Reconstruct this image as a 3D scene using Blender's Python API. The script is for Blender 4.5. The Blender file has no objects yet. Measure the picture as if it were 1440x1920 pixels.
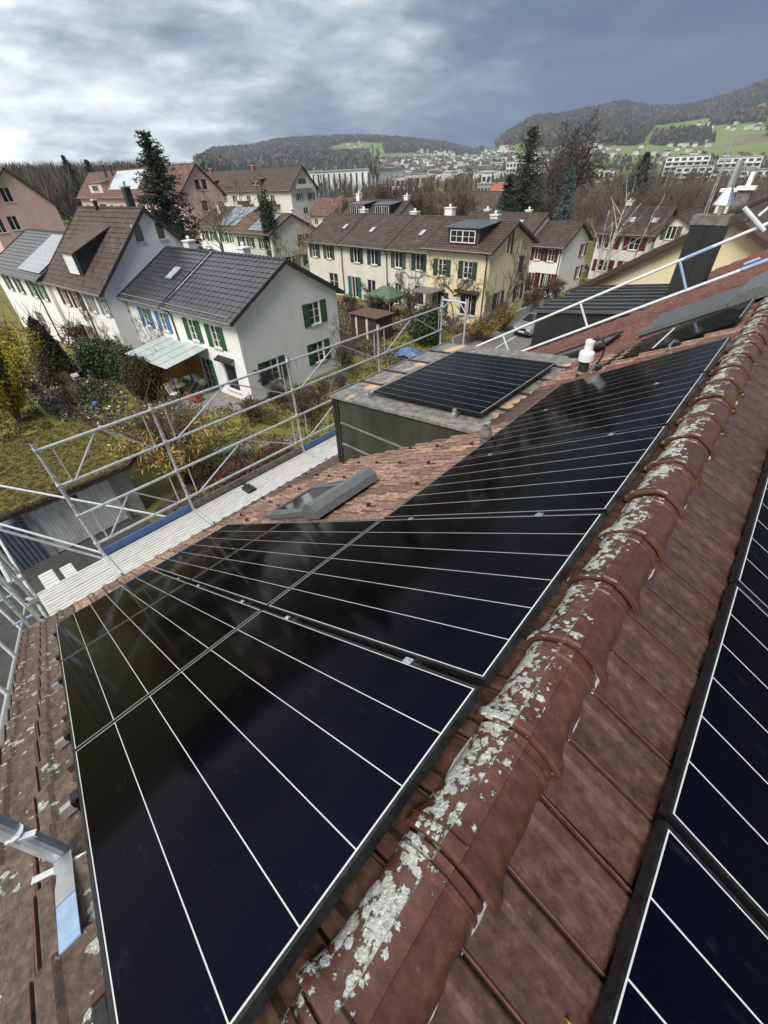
import bpy, math, random
import numpy as np
from mathutils import Vector, Matrix
random.seed(11); RNG = np.random.default_rng(5)
R = math.radians
scene = bpy.context.scene
COL = scene.collection

# ------------------------------------------------------------------ camera
CR = np.array([[0.75160714, 0.65896610, -0.02916128],
               [0.40003060, -0.49052899, -0.77418140],
               [-0.52446375, 0.57021486, -0.63229169]])      # rows: right, down, forward
CP = np.array([0.25250688, -0.68360399, 11.01331944])
FPX = 769.734                                                 # focal length for a 1440 px wide picture
cam_d = bpy.data.cameras.new("camera"); cam = bpy.data.objects.new("camera", cam_d); COL.objects.link(cam)
cam.matrix_world = Matrix(((CR[0, 0], -CR[1, 0], -CR[2, 0], CP[0]), (CR[0, 1], -CR[1, 1], -CR[2, 1], CP[1]),
                           (CR[0, 2], -CR[1, 2], -CR[2, 2], CP[2]), (0, 0, 0, 1)))
cam_d.sensor_fit = 'HORIZONTAL'; cam_d.sensor_width = 36.0; cam_d.lens = FPX / 1440 * 36.0
cam_d.clip_start = 0.05; cam_d.clip_end = 20000
scene.camera = cam

# ------------------------------------------------------------------ sky
SUN_EL, SUN_AZ = 52.0, 163.0          # degrees; azimuth clockwise from +Y
w = bpy.data.worlds.new("World"); scene.world = w; w.use_nodes = True
nt = w.node_tree; nt.nodes.clear(); N = nt.nodes.new; LK = nt.links.new
out = N('ShaderNodeOutputWorld'); bg = N('ShaderNodeBackground'); bg.inputs[1].default_value = 0.1
LK(bg.outputs[0], out.inputs[0])
sky = N('ShaderNodeTexSky'); sky.sky_type = 'NISHITA'; sky.sun_disc = False
sky.sun_elevation = R(SUN_EL); sky.sun_rotation = R(SUN_AZ)
tc = N('ShaderNodeTexCoord'); sep = N('ShaderNodeSeparateXYZ'); LK(tc.outputs['Generated'], sep.inputs[0])
def wm(op, a, b=None, clamp=False):
    n = N('ShaderNodeMath'); n.operation = op; n.use_clamp = clamp
    for i, v in enumerate((a, b)):
        if v is None: continue
        if isinstance(v, (int, float)): n.inputs[i].default_value = v
        else: LK(v, n.inputs[i])
    return n.outputs[0]
zc = wm('ADD', wm('MAXIMUM', sep.outputs[2], 0.0), 0.24)      # a cloud layer seen in perspective
comb = N('ShaderNodeCombineXYZ'); LK(wm('DIVIDE', sep.outputs[0], zc), comb.inputs[0]); LK(wm('DIVIDE', sep.outputs[1], zc), comb.inputs[1])
LK(wm('MULTIPLY', sep.outputs[2], 5.0), comb.inputs[2])
def wnoise(sc, det, rough, dist, off):
    mp = N('ShaderNodeMapping'); mp.inputs[1].default_value = off; LK(comb.outputs[0], mp.inputs[0])
    n = N('ShaderNodeTexNoise'); n.inputs['Scale'].default_value = sc; n.inputs['Detail'].default_value = det
    n.inputs['Roughness'].default_value = rough; n.inputs['Distortion'].default_value = dist
    LK(mp.outputs[0], n.inputs['Vector']); return n.outputs[0]
n1 = wnoise(0.85, 7, 0.5, 0.0, (5.5, 3.3, 2)); n2 = wnoise(3.4, 9, 0.58, 0.15, (7.7, 3.2, 0))
# clouds thin and bright towards the west (-X) and overhead, a thick slate blue bank towards the north (+Y)
side = wm('ADD', wm('MULTIPLY', sep.outputs[0], -0.88), wm('MULTIPLY', sep.outputs[1], -0.50))
br = wm('ADD', wm('MULTIPLY', side, 0.72), 0.25)
br = wm('ADD', br, wm('MULTIPLY', sep.outputs[2], 0.30))
north = wm('MULTIPLY', sep.outputs[1], wm('ADD', wm('MULTIPLY', sep.outputs[0], 1.0), 1.0), True)
br = wm('SUBTRACT', br, wm('MULTIPLY', wm('MULTIPLY', north, wm('SUBTRACT', 1.0, wm('MULTIPLY', sep.outputs[2], 2.4), True)), 0.38))
br = wm('ADD', br, wm('MULTIPLY', wm('SUBTRACT', n1, 0.5), 1.4))
br = wm('ADD', br, wm('MULTIPLY', wm('SUBTRACT', n2, 0.5), 0.85))
ramp = N('ShaderNodeValToRGB'); LK(br, ramp.inputs[0])
cr = ramp.color_ramp
stops = [(0.0, (0.20, 0.38, 0.84)), (0.2, (0.33, 0.58, 0.98)), (0.38, (0.80, 1.12, 1.42)), (0.56, (1.8, 2.15, 2.4)), (0.76, (3.7, 3.9, 4.05)), (1.0, (5.6, 5.65, 5.65))]
while len(cr.elements) < len(stops): cr.elements.new(0.5)
for e, (p, c) in zip(cr.elements, stops): e.position = p; e.color = (*c, 1)
gap = N('ShaderNodeMapRange'); gap.inputs[1].default_value = 0.60; gap.inputs[2].default_value = 0.72; LK(wnoise(0.9, 5, 0.5, 0.3, (1.3, 9.4, 0)), gap.inputs[0])
mx = N('ShaderNodeMix'); mx.data_type = 'RGBA'; LK(wm('MULTIPLY', gap.outputs[0], 0.10), mx.inputs[0]); LK(ramp.outputs[0], mx.inputs[6]); LK(sky.outputs[0], mx.inputs[7])
LK(mx.outputs[2], bg.inputs[0])

# ------------------------------------------------------------------ sun (veiled by cloud)
sd = bpy.data.lights.new("sun", 'SUN'); sd.energy = 1.45; sd.angle = R(26); sd.color = (1, 0.95, 0.88)
so = bpy.data.objects.new("sun", sd); COL.objects.link(so)
sdir = Vector((math.cos(R(SUN_EL)) * math.sin(R(SUN_AZ)), math.cos(R(SUN_EL)) * math.cos(R(SUN_AZ)), math.sin(R(SUN_EL))))
so.rotation_euler = sdir.to_track_quat('Z', 'Y').to_euler()
scene.view_settings.view_transform = 'Standard'; scene.view_settings.look = 'None'
scene.view_settings.exposure = 1.55; scene.view_settings.gamma = 1.0; scene.view_settings.use_curve_mapping = False

# ------------------------------------------------------------------ surveying: a pixel of the 1440x1920 photograph meets a known plane
def ray(x, y): return CR.T @ np.array([(x - 720) / FPX, (y - 960) / FPX, 1.0])
def G(x, y, z=0.0):
    d = ray(x, y); return CP + d * ((z - CP[2]) / d[2])
def onplane(x, y, p, n):
    d = ray(x, y); n = np.array(n, float); return CP + d * (((np.array(p) - CP) @ n) / (d @ n))
def PX(x, y, X0): return onplane(x, y, (X0, 0, 0), (1, 0, 0))
def PY(x, y, Y0): return onplane(x, y, (0, Y0, 0), (0, 1, 0))
def project(P):
    q = (np.asarray(P, float) - CP) @ CR.T
    return 720 + FPX * q[..., 0] / q[..., 2], 960 + FPX * q[..., 1] / q[..., 2], q[..., 2]

# ------------------------------------------------------------------ helpers: objects
OFF = {}
def props(o, label=None, cat=None, group=None, kind=None):
    if label: o['label'] = label
    if cat: o['category'] = cat
    if group: o['group'] = group
    if kind: o['kind'] = kind
    return o
def thing(name, label, cat, loc=(0, 0, 0), rz=0.0, group=None, world=False):
    o = bpy.data.objects.new(name, None); COL.objects.link(o); o.empty_display_size = 0.2
    o.location = loc; o.rotation_euler = (0, 0, rz); props(o, label, cat, group)
    OFF[o.name] = np.array(loc, float) if world else np.zeros(3)
    return o
def link(me, name, parent=None, loc=None, rot=None):
    o = bpy.data.objects.new(name, me); COL.objects.link(o)
    if parent is not None: o.parent = parent
    if loc is not None: o.location = loc
    if rot is not None: o.rotation_euler = rot
    OFF[o.name] = OFF.get(parent.name, np.zeros(3)) if parent is not None else np.zeros(3)
    return o
def copy_tree(o, parent=None, **kw):
    c = o.copy(); COL.objects.link(c); OFF[c.name] = OFF.get(o.name, np.zeros(3))
    if parent is not None: c.parent = parent
    for ch in list(o.children): copy_tree(ch, c)
    for k, v in kw.items(): c[k] = v
    return c
def unit(v): v = np.asarray(v, float); return v / (np.linalg.norm(v) + 1e-12)
class MB:
    def __init__(s): s.v = []; s.f = []; s.m = []
    def add(s, vs, fs, mi=0):
        b = len(s.v); s.v.extend([tuple(p) for p in vs]); s.f.extend([tuple(b + i for i in f) for f in fs]); s.m.extend([mi] * len(fs)); return s
    def quad(s, a, b, c, d, mi=0): return s.add([a, b, c, d], [(0, 1, 2, 3)], mi)
    def obox(s, c, ax, ay, az, mi=0):          # centre and three half-axis vectors
        c, ax, ay, az = map(np.asarray, (c, ax, ay, az))
        vs = [c + i * ax + j * ay + k * az for k in (-1, 1) for j in (-1, 1) for i in (-1, 1)]
        return s.add(vs, [(0, 2, 3, 1), (4, 5, 7, 6), (0, 1, 5, 4), (2, 6, 7, 3), (0, 4, 6, 2), (1, 3, 7, 5)], mi)
    def box(s, x0, x1, y0, y1, z0, z1, mi=0):
        return s.obox(((x0 + x1) / 2, (y0 + y1) / 2, (z0 + z1) / 2), ((x1 - x0) / 2, 0, 0), (0, (y1 - y0) / 2, 0), (0, 0, (z1 - z0) / 2), mi)
    def bar(s, a, b, w, h, up=(0, 0, 1), mi=0):
        a = np.asarray(a, float); b = np.asarray(b, float); d = unit(b - a); sd = np.cross(d, up)
        if np.linalg.norm(sd) < 1e-4: sd = np.cross(d, (1, 0, 0))
        sd = unit(sd); u = np.cross(sd, d)
        return s.obox((a + b) / 2, (b - a) / 2, sd * w / 2, u * h / 2, mi)
    def tube(s, pts, rad, n=8, mi=0, caps=True):
        pts = [np.asarray(p, float) for p in pts]
        if not hasattr(rad, '__len__'): rad = [rad] * len(pts)
        ref = np.array((0.0, 0, 1)); b = len(s.v); prev = None
        for i, p in enumerate(pts):
            d = unit(pts[min(i + 1, len(pts) - 1)] - pts[max(i - 1, 0)])
            if prev is None:
                sd = np.cross(d, ref)
                if np.linalg.norm(sd) < 0.05: sd = np.cross(d, (1.0, 0, 0))
            else: sd = prev - d * (prev @ d)
            sd = unit(sd); prev = sd; up = np.cross(sd, d)
            for k in range(n):
                t = 2 * math.pi * k / n; s.v.append(tuple(p + rad[i] * (math.cos(t) * sd + math.sin(t) * up)))
        for i in range(len(pts) - 1):
            for k in range(n):
                k2 = (k + 1) % n; s.f.append((b + i * n + k, b + i * n + k2, b + (i + 1) * n + k2, b + (i + 1) * n + k)); s.m.append(mi)
        if caps:
            s.f.append(tuple(b + k for k in reversed(range(n)))); e = b + (len(pts) - 1) * n
            s.f.append(tuple(e + k for k in range(n))); s.m += [mi, mi]
        return s
    def lathe(s, prof, c=(0, 0, 0), n=16, mi=0): # prof: (radius, z)
        b = len(s.v)
        for r, z in prof:
            for k in range(n): t = 2 * math.pi * k / n; s.v.append((c[0] + r * math.cos(t), c[1] + r * math.sin(t), c[2] + z))
        for i in range(len(prof) - 1):
            for k in range(n):
                k2 = (k + 1) % n; s.f.append((b + i * n + k, b + i * n + k2, b + (i + 1) * n + k2, b + (i + 1) * n + k)); s.m.append(mi)
        s.f.append(tuple(b + k for k in reversed(range(n)))); e = b + (len(prof) - 1) * n; s.f.append(tuple(e + k for k in range(n))); s.m += [mi, mi]
        return s
    def extrude(s, poly, d, mi=0):              # poly: 3d points, d: vector
        n = len(poly); d = np.asarray(d, float); a = [np.asarray(p, float) for p in poly]
        fs = [tuple(range(n)), tuple(reversed(range(n, 2 * n)))] + [(i, i + n, (i + 1) % n + n, (i + 1) % n) for i in range(n)]
        return s.add(a + [p + d for p in a], fs, mi)
    def mesh(s, name, mats, off=(0, 0, 0), smooth=False):
        me = bpy.data.meshes.new(name); o = np.asarray(off)
        v = (np.array(s.v, float).reshape(-1, 3) - o).tolist()
        me.from_pydata(v, [], s.f)
        for m in (mats if isinstance(mats, (list, tuple)) else [mats]): me.materials.append(m)
        me.polygons.foreach_set('material_index', s.m)
        if smooth: me.polygons.foreach_set('use_smooth', [True] * len(s.f))
        me.update(); return me
    def build(s, name, mats, parent=None, smooth=False, kind=None):
        o = link(s.mesh(name, mats, OFF.get(parent.name, (0, 0, 0)) if parent is not None else (0, 0, 0), smooth), name, parent)
        if kind: o['kind'] = kind
        return o
def npmesh(name, V, F, mats, parent=None, mi=None, kind=None, smooth=False):
    V = np.asarray(V, np.float32); F = np.asarray(F, np.int32)
    if parent is not None: V = V - OFF.get(parent.name, np.zeros(3)).astype(np.float32)
    me = bpy.data.meshes.new(name); k = F.shape[1]
    me.vertices.add(len(V)); me.vertices.foreach_set('co', V.ravel())
    me.loops.add(F.size); me.loops.foreach_set('vertex_index', F.ravel())
    me.polygons.add(len(F)); me.polygons.foreach_set('loop_start', np.arange(0, F.size, k, dtype=np.int32)); 
    me.polygons.foreach_set('loop_total', np.full(len(F), k, np.int32))
    for m in (mats if isinstance(mats, (list, tuple)) else [mats]): me.materials.append(m)
    if mi is not None: me.polygons.foreach_set('material_index', np.asarray(mi, np.int32))
    if smooth: me.polygons.foreach_set('use_smooth', np.ones(len(F), bool))
    me.update(calc_edges=True); me.validate()
    o = link(me, name, parent)
    if kind: o['kind'] = kind
    return o

# ------------------------------------------------------------------ helpers: materials
def mat(name, cols, scale=4.0, rough=0.8, bump=0.0, bscale=None, metal=0.0, spec=0.5, rnd=0.0, det=6, stretch=None, coord='Object', lohi=(0.35, 0.65), alpha=None, trans=0.0):
    m = bpy.data.materials.new(name); m.use_nodes = True; t = m.node_tree; p = t.nodes['Principled BSDF']; n = t.nodes.new; l = t.links.new
    p.inputs['Roughness'].default_value = rough; p.inputs['Metallic'].default_value = metal; p.inputs['Specular IOR Level'].default_value = spec
    if trans: p.inputs['Transmission Weight'].default_value = trans
    if not isinstance(cols, list): cols = [cols]
    c = n('ShaderNodeTexCoord') if coord != 'World' else n('ShaderNodeNewGeometry'); v = c.outputs[coord if coord != 'World' else 'Position']
    if stretch:
        mp = n('ShaderNodeMapping'); mp.inputs['Scale'].default_value = stretch; l(v, mp.inputs[0]); v = mp.outputs[0]
    last = None
    if len(cols) > 1:
        no = n('ShaderNodeTexNoise'); no.inputs['Scale'].default_value = scale; no.inputs['Detail'].default_value = det; no.inputs['Roughness'].default_value = 0.62; l(v, no.inputs['Vector'])
        r = n('ShaderNodeValToRGB'); l(no.outputs[0], r.inputs[0]); e = r.color_ramp.elements
        while len(e) < len(cols): e.new(0.5)
        for i, cc in enumerate(cols): e[i].position = lohi[0] + (lohi[1] - lohi[0]) * i / (len(cols) - 1); e[i].color = (*cc, 1)
        last = r.outputs[0]
    if rnd:
        oi = n('ShaderNodeObjectInfo'); h = n('ShaderNodeHueSaturation')
        mr = n('ShaderNodeMapRange'); l(oi.outputs['Random'], mr.inputs[0]); mr.inputs[3].default_value = 1 - rnd; mr.inputs[4].default_value = 1 + rnd
        l(mr.outputs[0], h.inputs['Value'])
        if last is None: h.inputs['Color'].default_value = (*cols[0], 1)
        else: l(last, h.inputs['Color'])
        last = h.outputs[0]
    if last is None: p.inputs['Base Color'].default_value = (*cols[0], 1)
    else: l(last, p.inputs['Base Color'])
    if bump:
        nb = n('ShaderNodeTexNoise'); nb.inputs['Scale'].default_value = bscale or scale * 3; nb.inputs['Detail'].default_value = 5; l(v, nb.inputs['Vector'])
        bu = n('ShaderNodeBump'); bu.inputs['Strength'].default_value = bump; bu.inputs['Distance'].default_value = 0.02; l(nb.outputs[0], bu.inputs['Height']); l(bu.outputs[0], p.inputs['Normal'])
    return m
def lichen_mat(name, cols, lich, thr, scale=26.0, where=None, rough=0.75, rnd=0.1, spots=0.0, streak=True, scuff=(0.30, 0.16, 0.10), wear=0.40, grain=0.30):
    """fired clay with crusts of lichen: patches come from noise at two sizes; `where` = (axis weight vector, offset) favours one flank."""
    m = bpy.data.materials.new(name); m.use_nodes = True; t = m.node_tree; p = t.nodes['Principled BSDF']; n = t.nodes.new; l = t.links.new
    p.inputs['Specular IOR Level'].default_value = 0.4
    g = n('ShaderNodeNewGeometry'); pos = g.outputs['Position']
    def noise(sc, det, r=0.6, st=None):
        q = n('ShaderNodeTexNoise'); q.inputs['Scale'].default_value = sc; q.inputs['Detail'].default_value = det; q.inputs['Roughness'].default_value = r
        if st:
            mp = n('ShaderNodeMapping'); mp.inputs['Scale'].default_value = st; l(pos, mp.inputs[0]); l(mp.outputs[0], q.inputs['Vector'])
        else: l(pos, q.inputs['Vector'])
        return q.outputs[0]
    def ma(op, a, b):
        k = n('ShaderNodeMath'); k.operation = op
        for i, x in enumerate((a, b)):
            if isinstance(x, (int, float)): k.inputs[i].default_value = x
            else: l(x, k.inputs[i])
        return k.outputs[0]
    r = n('ShaderNodeValToRGB'); l(noise(24, 9, 0.72, (1, 1, 1) if not streak else (0.75, 1.25, 1)), r.inputs[0]); e = r.color_ramp.elements
    while len(e) < len(cols): e.new(0.5)
    for i, c in enumerate(cols): e[i].position = 0.36 + 0.28 * i / (len(cols) - 1); e[i].color = (*c, 1)
    oi = n('ShaderNodeObjectInfo'); mr = n('ShaderNodeMapRange'); l(oi.outputs['Random'], mr.inputs[0]); mr.inputs[3].default_value = 1 - rnd; mr.inputs[4].default_value = 1 + rnd
    h = n('ShaderNodeHueSaturation'); l(mr.outputs[0], h.inputs['Value']); l(r.outputs[0], h.inputs['Color'])
    a = noise(scale, 9, 0.72); b = noise(scale * 0.22, 4, 0.5)
    vo = n('ShaderNodeTexVoronoi'); vo.inputs['Scale'].default_value = scale * 0.8; wp = n('ShaderNodeVectorMath'); wp.operation = 'MULTIPLY_ADD'; nw = n('ShaderNodeTexNoise'); nw.inputs['Scale'].default_value = scale * 2.2; nw.inputs['Detail'].default_value = 4; l(pos, nw.inputs['Vector']); l(nw.outputs['Color'], wp.inputs[0]); wp.inputs[1].default_value = (0.02, 0.02, 0.02); l(pos, wp.inputs[2]); l(wp.outputs[0], vo.inputs['Vector'])
    s = ma('ADD', ma('ADD', ma('MULTIPLY', a, 0.50), ma('MULTIPLY', b, 0.78)), ma('MULTIPLY', ma('SUBTRACT', 0.48, vo.outputs['Distance']), 0.30))
    if where is not None:
        vm = n('ShaderNodeVectorMath'); vm.operation = 'DOT_PRODUCT'; l(g.outputs['Normal'], vm.inputs[0]); vm.inputs[1].default_value = where[0]
        s = ma('ADD', s, ma('ADD', vm.outputs['Value'], where[1]))
    k = n('ShaderNodeMapRange'); k.inputs[1].default_value = thr; k.inputs[2].default_value = thr + 0.035; l(s, k.inputs[0])
    lr = n('ShaderNodeValToRGB'); l(noise(70, 6, 0.7), lr.inputs[0]); le = lr.color_ramp.elements
    le[0].position = 0.36; le[0].color = (*[x * 0.45 for x in lich], 1); le[1].position = 0.6; le[1].color = (*lich, 1)
    sc_ = n('ShaderNodeMapRange'); l(noise(38, 6, 0.75, (0.8, 1.6, 0.8)), sc_.inputs[0]); sc_.inputs[1].default_value = 0.60; sc_.inputs[2].default_value = 0.70; sc_.inputs[4].default_value = wear
    ms = n('ShaderNodeMix'); ms.data_type = 'RGBA'; l(sc_.outputs[0], ms.inputs[0]); l(h.outputs[0], ms.inputs[6]); ms.inputs[7].default_value = (*scuff, 1)
    mx = n('ShaderNodeMix'); mx.data_type = 'RGBA'; l(k.outputs[0], mx.inputs[0]); l(ms.outputs[2], mx.inputs[6]); l(lr.outputs[0], mx.inputs[7])
    l(mx.outputs[2], p.inputs['Base Color'])
    ro = n('ShaderNodeMapRange'); l(k.outputs[0], ro.inputs[0]); ro.inputs[3].default_value = rough; ro.inputs[4].default_value = 0.95; l(ro.outputs[0], p.inputs['Roughness'])
    bh = ma('ADD', ma('MULTIPLY', k.outputs[0], ma('ADD', ma('MULTIPLY', noise(90, 4), 1.4), 0.4)), ma('MULTIPLY', noise(60, 8, 0.7), grain))
    bu = n('ShaderNodeBump'); bu.inputs['Strength'].default_value = 0.9; bu.inputs['Distance'].default_value = 0.008; l(bh, bu.inputs['Height']); l(bu.outputs[0], p.inputs['Normal'])
    return m
# ------------------------------------------------------------------ materials
M = {}
M['clay'] = lichen_mat('fired_clay', [(0.050, 0.025, 0.019), (0.070, 0.036, 0.0275), (0.091, 0.049, 0.037), (0.125, 0.071, 0.054)], (0.40, 0.35, 0.30), 0.93, rough=0.30, rnd=0.14, scuff=(0.22, 0.125, 0.09), wear=0.55, grain=0.10)
M['clay_edge'] = mat('fired_clay_edge', [(0.095, 0.036, 0.024), (0.17, 0.068, 0.046)], 30, 0.6, coord='World', rnd=0.1)
M['clay_l'] = lichen_mat('weathered_clay', [(0.10, 0.056, 0.040), (0.19, 0.11, 0.08), (0.28, 0.175, 0.13), (0.42, 0.31, 0.24)], (0.55, 0.52, 0.46), 0.93, rough=0.85, rnd=0.42, scale=22, scuff=(0.36, 0.2, 0.13))
M['clay_v'] = lichen_mat('verge_clay', [(0.055, 0.037, 0.029), (0.105, 0.07, 0.054), (0.165, 0.112, 0.088)], (0.52, 0.52, 0.47), 0.745, rough=0.9, rnd=0.14, scale=26)
M['ridge'] = lichen_mat('ridge_clay', [(0.068, 0.027, 0.019), (0.092, 0.038, 0.027), (0.125, 0.056, 0.04)], (0.56, 0.56, 0.51), 0.745, rough=0.30, rnd=0.12, wear=0.30, grain=0.10, where=((-0.24, 0, 0.07), -0.05), scale=48)
M['mortar'] = mat('mortar', [(0.35, 0.33, 0.30), (0.55, 0.53, 0.5)], 30, 0.95, 0.5)
M['clay_far'] = mat('red_clay', [(0.07, 0.03, 0.024), (0.135, 0.058, 0.044), (0.2, 0.092, 0.07)], 14, 0.85, rnd=0.2)
M['snowstop'] = mat('brown_steel', (0.06, 0.024, 0.016), rough=0.5)
M['alu'] = mat('aluminium', [(0.55, 0.56, 0.57), (0.68, 0.69, 0.70)], 20, 0.38, metal=0.85)
M['galv'] = mat('galvanised_steel', [(0.44, 0.46, 0.48), (0.64, 0.66, 0.67)], 18, 0.45, metal=0.5)
M['galv_w'] = mat('pale_painted_tube', [(0.66, 0.67, 0.67), (0.78, 0.79, 0.79)], 12, 0.4, metal=0.15)
M['deck'] = mat('worn_deck', [(0.36, 0.345, 0.32), (0.55, 0.535, 0.51), (0.64, 0.625, 0.60)], 7, 0.6, 0.15, stretch=(6, 0.7, 4), metal=0.15, coord='World', lohi=(0.3, 0.6))
M['blue'] = mat('blue_paint', [(0.065, 0.13, 0.31), (0.095, 0.18, 0.39)], 9, 0.45)
M['blue_l'] = mat('light_blue_paint', [(0.24, 0.36, 0.55), (0.34, 0.45, 0.62)], 20, 0.5)
M['frame'] = mat('black_anodised', [(0.012, 0.012, 0.014), (0.03, 0.031, 0.034)], 40, 0.32, metal=0.5)
M['back'] = mat('white_backsheet', (0.62, 0.62, 0.60), rough=0.5)
def cell_mat():
    m = bpy.data.materials.new('solar_cell'); m.use_nodes = True; t = m.node_tree; p = t.nodes['Principled BSDF']; n = t.nodes.new; l = t.links.new
    g = n('ShaderNodeNewGeometry'); no = n('ShaderNodeTexNoise'); no.inputs['Scale'].default_value = 1.7; no.inputs['Detail'].default_value = 6; l(g.outputs['Position'], no.inputs['Vector'])
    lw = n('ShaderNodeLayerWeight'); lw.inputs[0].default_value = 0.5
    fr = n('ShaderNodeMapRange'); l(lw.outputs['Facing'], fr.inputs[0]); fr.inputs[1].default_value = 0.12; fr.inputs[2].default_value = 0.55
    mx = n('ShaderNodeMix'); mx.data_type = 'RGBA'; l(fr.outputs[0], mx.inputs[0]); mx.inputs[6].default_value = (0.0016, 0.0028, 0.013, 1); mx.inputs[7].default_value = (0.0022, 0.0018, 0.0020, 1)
    n2 = n('ShaderNodeTexNoise'); n2.inputs['Scale'].default_value = 420; n2.inputs['Detail'].default_value = 2; l(g.outputs['Position'], n2.inputs['Vector'])
    ds = n('ShaderNodeMapRange'); ds.inputs[1].default_value = 0.70; ds.inputs[2].default_value = 0.76; l(n2.outputs[0], ds.inputs[0])
    d3 = n('ShaderNodeMath'); d3.operation = 'MULTIPLY'; l(ds.outputs[0], d3.inputs[0]); d3.inputs[1].default_value = 0.16
    m2 = n('ShaderNodeMix'); m2.data_type = 'RGBA'; l(d3.outputs[0], m2.inputs[0]); l(mx.outputs[2], m2.inputs[6]); m2.inputs[7].default_value = (0.25, 0.26, 0.3, 1)
    mp = n('ShaderNodeMapping'); mp.inputs['Scale'].default_value = (2.2, 9, 2.2); l(g.outputs['Position'], mp.inputs[0]); n3 = n('ShaderNodeTexNoise'); n3.inputs['Scale'].default_value = 2.6; n3.inputs['Detail'].default_value = 9; n3.inputs['Roughness'].default_value = 0.7; l(mp.outputs[0], n3.inputs['Vector'])
    r3 = n('ShaderNodeMapRange'); l(n3.outputs[0], r3.inputs[0]); r3.inputs[1].default_value = 0.60; r3.inputs[2].default_value = 0.78; r3.inputs[4].default_value = 0.05
    m3 = n('ShaderNodeMix'); m3.data_type = 'RGBA'; l(r3.outputs[0], m3.inputs[0]); l(m2.outputs[2], m3.inputs[6]); m3.inputs[7].default_value = (0.25, 0.26, 0.29, 1)
    l(m3.outputs[2], p.inputs['Base Color'])
    r = n('ShaderNodeMapRange'); l(no.outputs[0], r.inputs[0]); r.inputs[3].default_value = 0.04; r.inputs[4].default_value = 0.13; l(r.outputs[0], p.inputs['Roughness'])
    p.inputs['Specular IOR Level'].default_value = 0.035
    return m
M['cell'] = cell_mat()
M['olive'] = mat('olive_sheet_metal', [(0.022, 0.025, 0.018), (0.034, 0.038, 0.028), (0.05, 0.053, 0.042)], 3, 0.5, stretch=(1, 1, 0.35), coord='World')
M['olive_seam'] = mat('weathered_seam', [(0.12, 0.12, 0.095), (0.22, 0.215, 0.18)], 12, 0.6)
def rust_roof():
    m = mat('weathered_copper_steel_sheet', [(0.075, 0.072, 0.066), (0.17, 0.163, 0.148), (0.27, 0.26, 0.235)], 9, 0.7, 0.25, coord='World', lohi=(0.3, 0.68)); t = m.node_tree; p = t.nodes['Principled BSDF']; n = t.nodes.new; l = t.links.new
    src = p.inputs['Base Color'].links[0].from_socket; g = n('ShaderNodeNewGeometry')
    sx = n('ShaderNodeSeparateXYZ'); l(g.outputs['Position'], sx.inputs[0])
    a = n('ShaderNodeTexNoise'); a.inputs['Scale'].default_value = 2.4; a.inputs['Detail'].default_value = 8; l(g.outputs['Position'], a.inputs['Vector'])
    # run-off has stripped the sheet to bare reddish metal along its front edge and beside the main roof
    def band(c, wd):
        s = n('ShaderNodeMath'); s.operation = 'SUBTRACT'; l(sx.outputs[0], s.inputs[0]); s.inputs[1].default_value = c
        b = n('ShaderNodeMath'); b.operation = 'ABSOLUTE'; l(s.outputs[0], b.inputs[0])
        r = n('ShaderNodeMapRange'); l(b.outputs[0], r.inputs[0]); r.inputs[1].default_value = 0; r.inputs[2].default_value = wd; r.inputs[3].default_value = 0.26; r.inputs[4].default_value = -0.12; return r.outputs[0]
    mxx = n('ShaderNodeMath'); mxx.operation = 'MAXIMUM'; l(band(-4.42, 0.34), mxx.inputs[0]); l(band(-1.95, 0.5), mxx.inputs[1])
    ad = n('ShaderNodeMath'); l(a.outputs[0], ad.inputs[0]); l(mxx.outputs[0], ad.inputs[1])
    k = n('ShaderNodeMapRange'); l(ad.outputs[0], k.inputs[0]); k.inputs[1].default_value = 0.70; k.inputs[2].default_value = 0.80
    mx = n('ShaderNodeMix'); mx.data_type = 'RGBA'; l(k.outputs[0], mx.inputs[0]); l(src, mx.inputs[6]); mx.inputs[7].default_value = (0.55, 0.33, 0.20, 1); l(mx.outputs[2], p.inputs['Base Color'])
    return m
M['rustroof'] = rust_roof()
M['blacksheet'] = mat('dark_grey_sheet', [(0.017, 0.019, 0.019), (0.025, 0.027, 0.027)], 2, 0.42, coord='World')
M['greyseam'] = mat('slate_grey_standing_seam', [(0.075, 0.078, 0.085), (0.115, 0.118, 0.126)], 2, 0.38, metal=0.2)
M['steel'] = mat('stainless', [(0.6, 0.6, 0.6), (0.75, 0.75, 0.74)], 6, 0.3, metal=0.9)
M['zinc'] = mat('old_zinc', [(0.12, 0.115, 0.105), (0.24, 0.23, 0.21)], 12, 0.6, metal=0.3)
M['shutterbox'] = mat('grey_coated_aluminium', [(0.11, 0.118, 0.118), (0.16, 0.168, 0.168)], 30, 0.45, metal=0.2)
M['glass'] = mat('window_glass', (0.022, 0.025, 0.028), rough=0.06, spec=0.6)
M['white_pl'] = mat('white_plastic', (0.75, 0.75, 0.74), rough=0.4)
M['black_pl'] = mat('black_plastic', (0.013, 0.013, 0.014), rough=0.5)
M['pipe'] = mat('brown_black_pipe', [(0.02, 0.018, 0.016), (0.035, 0.03, 0.026)], 20, 0.5)
M['brightrim'] = mat('bright_edge', (0.55, 0.56, 0.57), rough=0.35, metal=0.7)

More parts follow.
